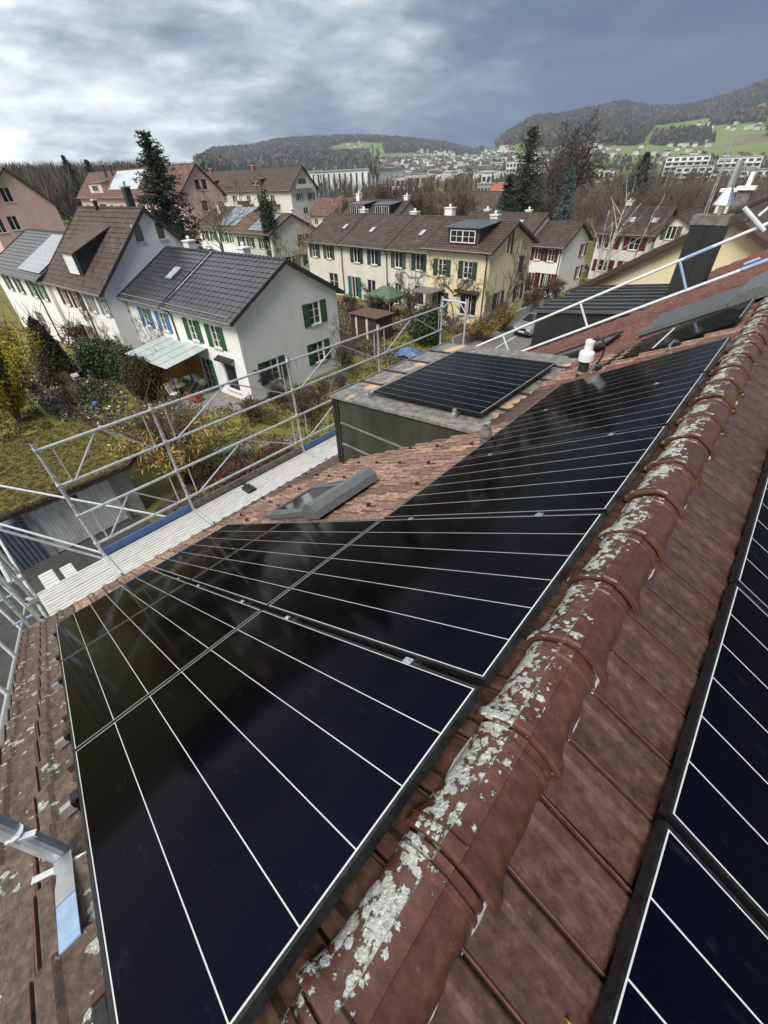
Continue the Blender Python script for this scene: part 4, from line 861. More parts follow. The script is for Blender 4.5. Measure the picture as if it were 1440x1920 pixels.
tB, iB = house('terraced_house', 'white terrace house with charcoal tile roof and light blue shutters', 'house', PVT, RT_, -12.9, -7.0, 0, 8.4, 4.95, 7.42, wall='white', tile='tiledk', edge='darkedge', tw=0.47, co=0.40, single=True, group=GT, goh=0.0,
    front=[(-10.6, 3.8, 0.8, 1.2, dict(bl)), (-8.3, 3.8, 0.8, 1.2, dict(bl)), (-8.8, 1.2, 0.9, 1.4, dict(nx=2, ny=2))], chim=[(-11.8, 5.5, 1.0, 0.7, 0.6, 'white', 1)], sky=[(-8.9, 0.55, 0.8, 1.2)])
m = MB(); m.bar((-6.99, -0.46, 4.99), (-6.99, 4.2, 7.5), 0.07, 0.05); m.build('roof_joint', M['galv'], tB)
for q0, q1, q2 in ((-6.9, -0.2, tA), (-12.8, -7.1, tB)): m = MB(); m.bar((q0, -0.2, 5.17), (q1, -0.2, 5.17), 0.03, 0.03); m.build('snow_guard', M['galv'], q2)
# patio awning over the big window, glass canopy, on house A
mt = MB()
for k in range(14): x = -2.55 + k * 0.115; mt.tube([(x, -0.02, 2.62), (x, -0.42, 2.45)], 0.055, 6)
mt.build('window_canopy', M['darkedge'], tA)
m = MB(); m.box(-4.95, -4.62, -0.06, -0.02, 0.2, 0.3); 
tC, iC = house('terraced_house', 'tall white terrace house with steep brown roof and long dark dormer', 'house', PVT, RT_, -23.0, -12.95, -1.25, 8.0, 5.25, 9.8, rv=3.35, wall='white', tile='tilebr', tw=0.30, co=0.40, group=GT, oh=0.35, goh=0.2,
    front=[(-13.75, 4.35, 0.75, 1.15, dict(nx=2, ny=3, shut='greysh')), (-15.9, 4.35, 0.75, 1.15, dict(nx=2, ny=3, shut='greysh')), (-18.5, 4.3, 0.85, 1.2, dict(nx=2, ny=3, shut='winered')), (-20.7, 4.3, 0.85, 1.2, dict(nx=2, ny=3, shut='winered')), (-14.0, 1.7, 0.9, 1.3, dict(nx=2, ny=3)), (-19.0, 1.4, 1.0, 1.9, dict(nx=2, ny=2, shut='winered'))],
    gable=[(2.55, 8.45, 0.6, 1.0, dict(nx=1, ny=1, frame='greysh')), (4.2, 8.45, 0.6, 1.0, dict(nx=1, ny=1, frame='greysh')), (3.35, 7.55, 0.001, 0.001, dict(nx=1, ny=1, sill=False))][:2], downp=(-17.2,), chim=[(-14.6, 3.5, 1.3, 0.45, 0.45, 'blacksheet', 2), (-19.5, 3.2, 0.6, 0.25, 0.25, 'blacksheet', 0)],
    dormers=[(-17.6, 2.5, 6.0, 8.4)])
dormer(tC, iC, -17.6, 2.5, 6.0, 7.5, pitch=0.42, cheek='blacksheet', roof='tilebr', win=(1.7, 0.2, dict(nx=1, ny=8, glass='sash')))
tD, iD = house('terraced_house', 'low white terrace house at the left picture edge with glossy solar tiles', 'house', PVT, RT_, -36.0, -23.05, -1.5, 7.2, 5.35, 8.0, wall='white', tile='tiledk', edge='darkedge', tw=0.5, co=0.42, group=GT, goh=0.0,
    front=[(-24.6, 4.3, 0.85, 1.2, dict(nx=2, ny=3, shut='green')), (-26.9, 4.3, 0.85, 1.2, dict(nx=2, ny=3, shut='green')), (-30.2, 4.3, 0.85, 1.2, dict(nx=2, ny=3, shut='dgreen')), (-33, 4.3, 0.85, 1.2, dict(nx=2, ny=3, shut='dgreen')), (-29.0, 1.3, 2.2, 1.9, dict(nx=4, ny=2))], chim=[(-25.0, 3.6, 0.8, 0.9, 0.6, 'brick_o', 1), (-24.0, 3.0, 0.7, 0.3, 0.3, 'blacksheet', 0)], downp=(-25.9,))
roof_panels(tD, iD, -28.6, -23.6, 0.12, 0.92, 9, 8, 'solar_tile', 'pvblue')
# glass canopy with patio on house A
cn = thing('glass_canopy', 'pale green glass canopy over the patio of the white end house', 'canopy', (PVT[0], PVT[1], 0), R(RT_))
M['canglass'] = mat('frosted_canopy_glass', [(0.38, 0.44, 0.42), (0.46, 0.52, 0.50)], 3, 0.25)
for i in range(5):
    m = MB(); x0, x1 = -8.9 + i * 1.05, -8.9 + (i + 1) * 1.05; m.extrude([(x0 + 0.02, -3.0, 2.42), (x0 + 0.02, -0.05, 2.85), (x0 + 0.02, -0.05, 2.865), (x0 + 0.02, -3.0, 2.435)], (1.01, 0, 0)); m.build('glass_sheet', M['canglass'], cn)
for i in range(6):
    m = MB(); x = -8.9 + i * 1.05; m.bar((x, -3.0, 2.41), (x, -0.05, 2.84), 0.04, 0.06); m.build('rafter', M['blacksheet'], cn)
m = MB(); m.bar((-8.95, -1.6, 2.6), (-3.6, -1.6, 2.6), 0.05, 0.06); m.build('purlin', M['blacksheet'], cn)
for x in (-8.7, -3.8): m = MB(); m.tube([(x, -2.8, -0.1), (x, -2.8, 2.42)], 0.04, 8); m.build('canopy_post', M['blacksheet'], cn)
bl_ = thing('privacy_screen', 'mustard yellow screen hanging under the glass canopy', 'screen', (PVT[0], PVT[1], 0), R(RT_)); M['mustard'] = mat('mustard_fabric', [(0.42, 0.22, 0.03), (0.5, 0.28, 0.05)], 3, 0.8)
m = MB(); m.box(-6.7, -6.66, -2.9, -0.2, 0.6, 2.3); m.box(-6.6, -4.95, -0.12, -0.08, 0.7, 2.4); m.build('screen_cloth', M['mustard'], bl_); m = MB(); m.tube([(-6.68, -2.9, 0), (-6.68, -2.9, 2.35)], 0.025, 6); m.build('screen_pole', M['galv'], bl_)

# --- pink apartment blocks
mw = dict(nx=2, ny=1, frame='sash', shut='greysh', sides=(0, 0))
def pinkwin(l, zs): return [(u, z, 1.5, 1.5, dict(nx=2, ny=1, frame='sash')) for u in l for z in zs]
tP, iP = house('apartment_block', 'pink apartment block with brown roof and solar collectors behind the spruce', 'apartment block', (-85, 43.2), 0, -48, 0, 0, 8.2, 9.25, 13.7, wall='pink', tile='tilerd', tw=0.45, co=0.5, oh=0.6, goh=0.35,
    front=pinkwin((-44.5, -40, -31, -26, -21, -12, -7.5, -3), (7.3, 4.5, 1.6)), gable=[(3.8, 10.9, 1.0, 1.5, dict(nx=1, ny=1)), (5.1, 10.9, 1.0, 1.5, dict(nx=1, ny=1)), (4.2, 7.9, 1.2, 1.6, dict(nx=1, ny=1)), (4.2, 5.0, 1.2, 1.6, dict(nx=1, ny=1))],
    dormers=[(-37, 7, 10.1, 12.5), (-8.5, 6, 10.1, 12.5)], chim=[(-36, 3, 2.2, 0.3, 0.3, 'blacksheet', 0), (-33, 3.2, 1.8, 0.25, 0.25, 'blacksheet', 0)])
for u in (-37, -8.5): dormer(tP, iP, u, 7 if u < -20 else 6, 10.1, 11.7, pitch=0.2, cheek='pink', roof='tilerd', wallmat='pink', win=(3.2, 0.5, dict(nx=4, ny=1)))
roof_panels(tP, iP, -31.5, -17.5, 0.28, 0.95, 6, 1, 'solar_collector', 'therm')
for u in (-35.5, -16.5):
    for z in (6.1, 3.2):
        m = MB(); m.box(u - 2.6, u + 2.6, -1.5, -0.02, z - 0.15, z); m.box(u - 2.6, u + 2.6, -1.5, -1.4, z, z + 1.0); m.box(u - 2.6, u - 2.5, -1.4, -0.02, z, z + 1.0); m.box(u + 2.5, u + 2.6, -1.4, -0.02, z, z + 1.0); m.build('balcony', M['pink'], tP)
        iP['F'].window(tP, u, z + 1.2, 3.6, 2.0, nx=4, ny=1, depth=-0.03, sill=False)
tQ, iQ = house('apartment_block', 'pink gable wall with three small windows at the left picture edge', 'apartment block', (-85, 15.2), 0, -14, 0, 0, 8.6, 8.8, 13.4, wall='pink', tile='tilerd', tw=0.45, co=0.5, oh=0.5, goh=0.3,
    gable=[(1.5, 10.4, 1.2, 1.6, dict(nx=2, ny=1)), (3.3, 10.6, 1.2, 1.6, dict(nx=2, ny=1)), (2.6, 7.5, 1.2, 1.6, dict(nx=2, ny=1)), (0.8, 7.3, 1.2, 1.6, dict(nx=2, ny=1)), (3.2, 4.5, 1.2, 1.6, dict(nx=2, ny=1))])
# --- white apartment house beyond
tR, iR = house('apartment_block', 'white three storey apartment house with brown saddle roof and two dormers', 'apartment block', (-105, 83.2), 0, -52, 0, 0, 8.6, 9.0, 13.75, wall='white2', tile='tilebr', tw=0.5, co=0.55, oh=0.6, goh=0.6,
    front=[(u, z, 1.8, 1.5, dict(nx=3, ny=1)) for u in (-47, -42, -37, -31, -26, -19, -14, -8) for z in (7.3, 4.5)] , gable=[(4.3, 10.7, 2.6, 1.3, dict(nx=4, ny=1)), (2.6, 7.6, 1.2, 1.5, dict(nx=2, ny=1, shut='greysh')), (6.6, 7.6, 1.2, 1.5, dict(nx=2, ny=1, shut='greysh')), (4.3, 4.6, 1.6, 1.4, dict(nx=2, ny=1))],
    dormers=[(-40, 9, 10, 12.2), (-15, 5, 10, 12.2)], chim=[(-20, 4, 1.0, 0.8, 0.8, 'brick_o', 0), (-42, 4, 1.0, 0.8, 0.8, 'brick_o', 0)])
for u, w_ in ((-40, 9), (-15, 5)): dormer(tR, iR, u, w_, 10, 11.4, pitch=0.15, cheek='soffit', roof='tilebr', win=(w_ * 0.7, 0.4, dict(nx=3, ny=1)))
m = MB(); m.box(0.02, 0.9, 1.6, 7.0, 9.35, 9.5); m.box(0.8, 0.9, 1.6, 7.0, 9.5, 10.2); m.build('balcony', M['white2'], tR)
for u in (-20, -8): m = MB(); m.box(u - 3, u + 3, -1.3, -0.02, 6.0, 6.15); m.box(u - 3, u + 3, -1.3, -1.2, 6.15, 6.9); m.build('balcony', M['soffit'], tR)
# --- the pair with PV on the roofs
gg = dict(nx=2, ny=2, shut='green')
tE, iE = house('terraced_house', 'white house with mossy roof and a bright array of solar panels, green shutters', 'house', (-67, 41.4), 0, -11.5, 0, 0, 9.6, 5.5, 7.85, wall='white', tile='tilemoss', group='houses with roof solar arrays', front=[(-9.5, 4.3, 1.0, 1.3, dict(nx=2, ny=2, shut='dgreen')), (-7.0, 4.3, 1.0, 1.3, dict(nx=2, ny=2, shut='dgreen')), (-3.6, 4.3, 0.9, 1.3, dict(gg)), (-1.4, 4.3, 0.9, 1.3, dict(gg)), (-2.5, 1.4, 1.4, 1.8, dict(nx=2, ny=2))], chim=[(-8.6, 3.2, 0.9, 0.7, 0.6, 'white', 0)], downp=(-4.9,), goh=0.25)
roof_panels(tE, iE, -6.0, -0.1, 0.12, 0.98, 6, 4, 'roof_solar_panel', 'pvblue')
tF, iF = house('terraced_house', 'off-white gabled house with small dark solar array and green shutters', 'house', (-57.3, 40.6), 0, -9.5, 0, 0, 8.0, 5.2, 7.3, wall='white2', tile='tilerd', group='houses with roof solar arrays', front=[(-7.6, 4.05, 0.9, 1.25, dict(gg)), (-5.2, 4.05, 0.9, 1.25, dict(gg)), (-2.2, 4.05, 0.9, 1.25, dict(gg)), (-4, 1.4, 1.4, 1.8, dict(nx=2, ny=2))], gable=[(5.7, 4.1, 0.95, 1.3, dict(gg)), (6.2, 1.5, 0.95, 1.3, dict(gg)), (2.6, 1.6, 0.95, 1.3, dict(gg))], chim=[(-1.5, 5.5, 1.1, 0.7, 0.6, 'white', 1)], downp=(-0.5,), goh=0.3)
roof_panels(tF, iF, -5.6, -1.6, 0.12, 0.95, 3, 3, 'roof_solar_panel', 'pvblue', 'frame')
# --- cream terrace with dark green shutters
PE = (-25, 36.8); og = dict(nx=2, ny=2, shut='ogreen'); GE = 'cream terraced houses in a row'
def erow(label, u0, u1, fr, sk, ch, dp, shut):
    return house('terraced_house', label, 'house', PE, -2, u0, u1, 0, 8.9, 5.25, 7.72, wall='cream', tile='tilebr', tw=0.30, co=0.36, group=GE, front=fr, sky=sk, chim=ch, downp=dp, goh=0.0)
erow('cream terrace house, leftmost of its row, with olive green shutters', -21, -14.95, [(-19.6, 4.35, 0.9, 1.3, dict(og)), (-17.0, 4.35, 0.9, 1.3, dict(og)), (-16.6, 1.4, 1.6, 1.7, dict(nx=2, ny=2))], [(-16.2, 0.55, 0.55, 0.9)], [(-16.5, 5.6, 0.9, 0.9, 0.6, 'white2', 1)], (-14.7,), 'ogreen')
erow('cream terrace house with dark teal shutters, middle of its row', -14.9, -7.6, [(-12.3, 4.35, 0.95, 1.4, dict(nx=2, ny=1, shut='dgreen')), (-9.6, 4.35, 0.95, 1.4, dict(nx=2, ny=1, shut='dgreen')), (-12.9, 1.15, 1.0, 2.1, dict(nx=2, ny=1, shut='teal', sill=False)), (-10.2, 1.15, 1.3, 2.0, dict(nx=2, ny=1, sill=False))], [(-11.6, 0.5, 0.55, 0.9)], [(-8.8, 5.8, 0.9, 0.9, 0.6, 'white2', 1)], (-7.7,), 'dgreen')
erow('cream terrace house beside the yellow one, with a glazed garden door', -7.55, -0.2, [(-6.1, 4.35, 0.95, 1.4, dict(nx=2, ny=1, shut='ogreen')), (-3.3, 4.35, 0.95, 1.4, dict(nx=2, ny=1, shut='dgreen')), (-3.3, 1.4, 1.2, 1.7, dict(nx=1, ny=1, frame='greysh')), (-6.2, 1.2, 0.9, 2.0, dict(nx=2, ny=1))], [(-4.6, 0.5, 0.55, 0.9)], [(-3.5, 4.9, 0.9, 0.9, 0.6, 'white', 1)], (), 'ogreen')
for px_, lab in ((-12.9, 1), ):
    m = MB(); m.box(-14.0, -8.6, -0.9, -0.02, 2.55, 2.7)
tY, iY = house('gabled_house', 'yellow gabled house with dark green shutters, grey dormer and vines on its walls', 'house', (-18.7, 33.6), 0, -6.3, 0, 0, 7.3, 6.12, 7.85, rv=3.5, wall='yellow', tile='tilebr', tw=0.32, co=0.36, oh=0.4, goh=0.35,
    front=[(-4.6, 4.72, 0.85, 1.25, dict(nx=2, ny=3, shut='dgreen')), (-2.0, 4.72, 0.85, 1.25, dict(nx=2, ny=3, shut='dgreen')), (-1.7, 2.1, 1.7, 1.7, dict(nx=3, ny=1)), (-4.6, 2.0, 0.8, 1.6, dict(nx=2, ny=3, shut='dgreen'))],
    gable=[(2.95, 6.5, 0.5, 1.7, dict(nx=1, ny=1, shut='dgreen', sides=(0, 1), sill=False)), (5.6, 4.6, 0.7, 1.3, dict(nx=2, ny=2, shut='dgreen', closed=True)), (2.2, 2.3, 0.85, 1.25, dict(nx=2, ny=2, shut='dgreen')), (5.9, 2.3, 0.85, 1.25, dict(nx=2, ny=2, shut='dgreen'))], chim=[(-2.4, 4.4, 0.7, 0.7, 0.5, 'white2', 1)], downp=(-0.25,), dormers=[(-2.9, 3.0, 6.5, 7.9)])
dormer(tY, iY, -2.9, 3.0, 6.45, 7.6, pitch=0.08, cheek='soffit', roof='greyseam', win=(2.4, 0.25, dict(nx=4, ny=2)))
m = MB()
for k in range(15): x = -2.75 + k * 0.15; m.tube([(x, -0.02, 3.2), (x, -0.42, 3.03)], 0.07, 6)
m.build('window_canopy', M['soffit'], tY)
m = MB(); m.box(-6.6, -4.2, -2.2, -0.05, 3.0, 3.08); m.build('porch_roof', M['zinc'], tY)
# --- houses with red shutters
rd = dict(nx=2, ny=2, shut='red'); GF = 'houses with dark red shutters'
house('gabled_house', 'white gabled house with red shutters behind the yellow house', 'house', (-19.2, 49.7), 0, -3.7, 0, 0, 7.2, 4.75, 6.6, wall='white', tile='tilebr', group=GF, front=[(-2.7, 4.0, 0.7, 1.1, dict(rd)), (-1.15, 3.95, 0.7, 1.1, dict(rd)), (-1.3, 1.5, 1.2, 1.5, dict(nx=3, ny=1, shut='red')), (-3.0, 1.5, 0.8, 1.4, dict(nx=2, ny=1))], gable=[(5.9, 3.9, 0.95, 1.2, dict(rd)), (6.0, 1.7, 0.95, 1.2, dict(rd))], downp=(-0.15,), goh=0.3)
house('terraced_house', 'white house with brown roof and a skylight, hidden behind the yellow one', 'house', (-19.2, 49.7), 0, -13.5, -3.75, -0.6, 7.0, 5.3, 7.35, wall='white', tile='tilebr', group=GF, front=[(-4.6, 4.0, 0.7, 1.1, dict(rd))], chim=[(-6.6, 4.5, 0.8, 0.7, 0.5, 'white', 1), (-12, 4.5, 0.8, 0.7, 0.5, 'white', 1)], sky=[(-6, 0.6, 0.6, 1.0)], goh=0.1)
house('terraced_house', 'white house with red shutters behind the birches', 'house', (-13.6, 62.0), 0, -6.4, 0, 0, 8.0, 4.9, 7.3, wall='white2', tile='tilebr', group=GF, front=[(-4.9, 4.0, 1.2, 1.2, dict(rd)), (-2.0, 4.0, 1.2, 1.2, dict(rd)), (-4.9, 1.6, 1.2, 1.2, dict(rd)), (-2.0, 1.6, 1.2, 1.2, dict(rd))], sky=[(-3.5, 0.5, 0.7, 1.0), (-1, 0.5, 0.7, 1.0)], chim=[(-5, 4.5, 0.8, 0.7, 0.6, 'white', 1)])
def yhouse(name, label, cat, x0, x1, y0, y1, xr, ezL, rz, ezR, wall, tile, win=(), base=-0.6, group=None, oh=0.35, tw=0.3, co=0.36, chim=()):
    """gabled house, ridge along y, gable facing the camera"""
    t = thing(name, label, cat, (x0, y0, 0), 0, group); t.location = (0, 0, 0)
    sL = (rz - ezL) / (xr - x0 + oh); sR = (rz - ezR) / (x1 + oh - xr); wL = ezL + sL * oh - 0.1; wR = ezR + sR * oh - 0.1
    W = Wall((0, y0, 0), (1, 0, 0), (0, -1, 0)); m = MB(); W.face(m, x0, x1, base, rz, [q[:4] for q in win], [(-sL, 1, wL - sL * x0), (sR, 1, wR + sR * x1)])
    m.quad((x0, y0, base), (x0, y1, base), (x0, y1, wL), (x0, y0, wL)); m.quad((x1, y0, base), (x1, y1, base), (x1, y1, wR), (x1, y0, wR)); m.box(x0 + 0.3, x1 - 0.3, y0 + 0.3, y1 - 0.3, base + 0.1, min(wL, wR) - 0.3, 1)
    m.build('wall', [M[wall], M['darkroom']], t)
    for q in win: W.window(t, *q[:4], **q[4])
    g = 0.3; rb = MB(); rb.extrude([(x0 - oh, y0 - g, ezL), (xr, y0 - g, rz), (xr, y0 - g, rz - 0.14), (x0 - oh, y0 - g, ezL - 0.14)], (0, y1 - y0 + 2 * g, 0)); rb.extrude([(x1 + oh, y0 - g, ezR), (x1 + oh, y0 - g, ezR - 0.14), (xr, y0 - g, rz - 0.14), (xr, y0 - g, rz)], (0, y1 - y0 + 2 * g, 0)); ro = rb.build('roof', M['soffit'], t)
    tb = MB(); bL = unit((xr - x0 + oh, 0, rz - ezL)); bR = unit((xr - x1 - oh, 0, rz - ezR)); Ln = y1 - y0 + 2 * g
    tile_field(tb, np.array((x0 - oh, y1 + g, ezL)), np.array((0, -1., 0)), bL, unit(np.cross((0, -1, 0), bL)), Ln, math.hypot(xr - x0 + oh, rz - ezL), tw, co)
    tile_field(tb, np.array((x1 + oh, y0 - g, ezR)), np.array((0, 1., 0)), bR, unit(np.cross((0, 1, 0), bR)), Ln, math.hypot(x1 + oh - xr, rz - ezR), tw, co)
    tb.build('roof_tiles', M[tile], ro, kind='stuff')
    k = MB(); y = y0 - g
    while y < y1 + g: k.tube([(xr, y, rz + 0.01), (xr, y + 0.36, rz + 0.025)], [0.085, 0.105], 7); y += 0.35
    k.build('ridge_tiles', M[tile], ro, kind='stuff')
    for (u, v, z0, z1, w_, mt) in chim:
        c = MB(); c.box(u - w_ / 2, u + w_ / 2, v - w_ / 2, v + w_ / 2, z0, z1); c.build('chimney', M[mt], ro); c = MB(); c.box(u - w_ / 2 - 0.07, u + w_ / 2 + 0.07, v - w_ / 2 - 0.07, v + w_ / 2 + 0.07, z1, z1 + 0.1); c.tube([(u, v, z1), (u, v, z1 + 0.45)], 0.07, 8); c.build('chimney_cap', M['white'], ro)
    return t
gs = dict(nx=2, ny=1, shut='ogreen')
yhouse('gabled_house', 'white gabled house with grey-green shutters right of the birches', 'house', -13.3, -8.2, 61.0, 71, -11.9, 4.5, 7.0, 4.6, 'white2', 'tilebr', [(-12.0, 5.3, 0.9, 1.2, gs), (-12.3, 3.2, 0.9, 1.2, gs), (-9.9, 3.2, 0.9, 1.2, gs)])
yhouse('gabled_house', 'yellow gabled house directly beyond the dark chimney', 'house', -5.1, 3.0, 15.8, 26.5, -1.72, 7.75, 9.98, 7.1, 'yellow', 'tilebr', [], chim=[(-2.05, 19.5, 9.3, 10.35, 0.36, 'zinc'), (-2.9, 22.5, 9.0, 10.2, 0.4, 'cream')], tw=0.36, co=0.42)
yhouse('gabled_house', 'brown roofed house at the far right behind the yellow one', 'house', -6.5, 3.5, 34, 46, -1.2, 6.8, 10.4, 6.4, 'cream', 'tilebr', [])
# --- smaller roofs further back
HB = 'small houses behind the cream terrace'
bk = [('brown roofed house left of the balcony house', -75, 82, -22, 7, 4.2, 7.4, 'tilerd', 'white2'), ('long brown roofed house under the white hall', -52, 92, -20, 7, 4.4, 8.0, 'tilebr', 'red'), ('orange roofed house left of the dark fir', -63, 120, -7, 8, 5.5, 8.6, 'brick_o', 'white2')]
for lb, x, y, u, d, ez, rz, tl_, wl_ in bk:
    house('gabled_house', lb, 'house', (x, y), 0, u, 0, 0, d, ez, rz, wall=wl_ if wl_ != 'red' else 'cream', tile=tl_, group=HB, tw=0.6, co=0.6, front=[(u + k, ez - 1.3, 1.2, 1.2, dict(nx=2, ny=1)) for k in (2, 5, 8, 12, 15) if k < -u - 1], sky=[(u / 2, 0.5, 0.8, 1.1), (u / 2 + 2, 0.5, 0.8, 1.1)])
tK, iK = house('terraced_house', 'brown roofed house with two white railed dormers behind the cream terrace', 'house', (-48, 56), 0, -11.5, 0, 0, 8, 5.4, 8.2, wall='white2', tile='tilebr', group=HB, dormers=[(-8.2, 3.2, 6.2, 8), (-2.8, 3.2, 6.2, 8)], chim=[(-10.5, 4, 0.8, 0.7, 0.6, 'white', 1), (-0.6, 4.2, 0.6, 0.7, 0.6, 'white', 1)])
for u in (-8.2, -2.8): dormer(tK, iK, u, 3.2, 6.3, 7.75, pitch=0.1, cheek='blacksheet', roof='greyseam', win=(2.7, 0.2, dict(nx=6, ny=1)))
# ------------------------------------------------------------------ land
def azr(P): P = np.asarray(P, float); return np.degrees(np.arctan2(P[..., 0] - CP[0], P[..., 1] - CP[1])), np.hypot(P[..., 0] - CP[0], P[..., 1] - CP[1])
# skyline of the photograph: azimuth, elevation of the bare ground, distance of the crest
SKY_ = np.array([(-180, 1.5, 1500), (-110, 1.4, 700), (-90, 0.1, 430), (-77, -0.35, 420), (-66, -0.3, 430), (-61, 0.4, 700), (-58.5, 2.1, 1700), (-57, 2.3, 2100), (-54.5, 2.45, 2250), (-52, 2.85, 2300), (-48, 2.95, 2350), (-45.5, 3.0, 2400), (-42, 2.9, 2400), (-39, 2.65, 2400), (-35, 2.15, 2400), (-31.8, 1.5, 2400), (-29.7, 1.9, 2000), (-28.5, 2.7, 1900), (-26.4, 3.6, 1900), (-23, 3.7, 1950), (-18.6, 4.2, 2000), (-16, 3.7, 2050), (-13, 3.6, 2100), (-10.5, 4.0, 2100), (-8, 4.7, 2100), (-4, 5.2, 2100), (4, 5.0, 2100), (30, 3.4, 2300), (70, 2.6, 2400), (120, 2.0, 2000), (180, 1.5, 1500)])
def terrain(x, y):
    az, r = azr(np.stack([x, y], -1)); el = np.interp(az, SKY_[:, 0], SKY_[:, 1]); D = np.interp(az, SKY_[:, 0], SKY_[:, 2])
    Hh = 11 + D * np.tan(np.radians(el)); rs = D * 0.17 + 60; t = np.clip((r - rs) / (D - rs), 0, 1)
    t = t ** 1.75; bump = (np.sin(x * 0.011 + 1.3) * np.sin(y * 0.009) * 9 + np.sin(x * 0.031) * np.sin(y * 0.027 + 2) * 3) * np.clip((r - 600) / 900, 0, 1) * np.clip((D - 700) / 900, 0, 1) * (1 - t)
    h = Hh * t + bump; return np.where(r > D, Hh - (r - D) * 0.03, h)
azs = np.radians(np.concatenate([np.arange(-100, 30, 0.5), np.arange(30, 260, 4.0)])); rr_ = np.concatenate([[0.5], np.geomspace(6, 3000, 104)])
gx_ = CP[0] + np.outer(rr_, np.sin(azs)); gy_ = CP[1] + np.outer(rr_, np.cos(azs)); gz_ = terrain(gx_, gy_); na = len(azs)
V = np.stack([gx_, gy_, gz_], -1).reshape(-1, 3)
i0, j0 = np.meshgrid(np.arange(len(rr_) - 1), np.arange(na), indexing='ij'); j1 = (j0 + 1) % na
Fq = np.stack([i0 * na + j0, (i0 + 1) * na + j0, (i0 + 1) * na + j1, i0 * na + j1], -1).reshape(-1, 4)[:, ::-1]
def ground_mat():
    m = mat('ground', [(0.055, 0.042, 0.022), (0.10, 0.082, 0.028), (0.135, 0.13, 0.028), (0.16, 0.155, 0.032), (0.12, 0.095, 0.04)], 0.35, 0.95, 0.5, 9, coord='World', lohi=(0.28, 0.72), det=9); t = m.node_tree; p = t.nodes['Principled BSDF']; n = t.nodes.new; l = t.links.new
    src = p.inputs['Base Color'].links[0].from_socket; g = n('ShaderNodeNewGeometry'); ln = n('ShaderNodeVectorMath'); ln.operation = 'LENGTH'; l(g.outputs['Position'], ln.inputs[0])
    no = n('ShaderNodeTexNoise'); no.inputs['Scale'].default_value = 0.006; no.inputs['Detail'].default_value = 7; l(g.outputs['Position'], no.inputs['Vector'])
    r = n('ShaderNodeValToRGB'); l(no.outputs[0], r.inputs[0]); e = r.color_ramp.elements; e.new(0.5); e.new(0.56)
    for q, (po, c) in zip(e, ((0.36, (0.10, 0.165, 0.035)), (0.5, (0.14, 0.20, 0.045)), (0.56, (0.17, 0.20, 0.06)), (0.64, (0.15, 0.125, 0.07)))): q.position = po; q.color = (*c, 1)
    mr = n('ShaderNodeMapRange'); l(ln.outputs['Value'], mr.inputs[0]); mr.inputs[1].default_value = 500; mr.inputs[2].default_value = 1000
    mx = n('ShaderNodeMix'); mx.data_type = 'RGBA'; l(mr.outputs[0], mx.inputs[0]); l(src, mx.inputs[6]); l(r.outputs[0], mx.inputs[7]); l(mx.outputs[2], p.inputs['Base Color']); return m
M['ground'] = ground_mat(); props(npmesh('ground', V, Fq, M['ground'], smooth=True), kind='structure')
def flat(name, pts, z, m, kind='structure', th=0.0):
    b = MB()
    if th: b.extrude([(p[0], p[1], z - th) for p in pts], (0, 0, th))
    else: b.add([(p[0], p[1], z) for p in pts], [tuple(range(len(pts)))])
    o = b.build(name, m); props(o, kind=kind); return o
M['asphalt'] = mat('asphalt', [(0.04, 0.038, 0.036), (0.065, 0.062, 0.058)], 2, 0.9, 0.3, 40, coord='World')
M['asph_l'] = mat('grey_road', [(0.13, 0.125, 0.12), (0.175, 0.17, 0.165)], 1.5, 0.9, 0.2, 40, coord='World')
M['paving'] = mat('paving', [(0.16, 0.15, 0.135), (0.27, 0.26, 0.24)], 2.5, 0.9, 0.3, 20, coord='World')
M['lawn'] = mat('winter_lawn', [(0.07, 0.07, 0.012), (0.14, 0.14, 0.02), (0.20, 0.19, 0.03), (0.17, 0.14, 0.04)], 1.3, 0.95, 0.6, 24, coord='World', det=10)
M['soil'] = mat('bed_soil', [(0.022, 0.016, 0.011), (0.055, 0.042, 0.03), (0.10, 0.08, 0.06)], 3, 0.95, 0.6, 14, coord='World')
M['concrete'] = mat('concrete', [(0.24, 0.23, 0.21), (0.36, 0.35, 0.32)], 3, 0.9, 0.2, 30, coord='World')
flat('driveway', [(-17.2, -30), (-6, -30), (-6, 2.6), (-10.5, 3.0), (-17.1, 2.4)], 0.010, M['asphalt'])
flat('road', [(-18.2, 26), (-12, 26), (-12, 60), (-17.6, 60)], 0.010, M['asph_l']); flat('road', [(-60, 69), (-5, 67), (-5, 72), (-60, 74)], 0.012, M['asph_l'])
b = MB(); b.quad((-15.6, 28, 0.015), (-15.52, 28, 0.015), (-15.9, 36, 0.015), (-15.98, 36, 0.015)); props(b.build('road_marking', M['sash']), kind='structure')
flat('lawn', [(-36, 0.2), (-23, 0.6), (-23, 2.2), (-36, 3.0)], 0.02, M['lawn']); flat('lawn', [(-34, 6.2), (-29.5, 4.6), (-24, 6.8), (-21, 6), (-19.5, 8), (-21, 11.5), (-26, 9.4), (-30, 8.2)], 0.02, M['lawn']); flat('lawn', [(-20, 12.6), (-14, 13), (-14.5, 22), (-19.5, 24), (-21.3, 17)], 0.02, M['lawn']); flat('lawn', [(-24, 26), (-18.7, 27), (-19, 33), (-24.6, 33)], 0.02, M['lawn'])
flat('lawn', [(-35, 8.6), (-30.4, 8.6), (-31, 10.2), (-35, 10.6)], 0.022, M['lawn']); flat('lawn', [(-18.2, 52), (-12, 52), (-13, 60), (-18.4, 60)], 0.024, M['lawn'])
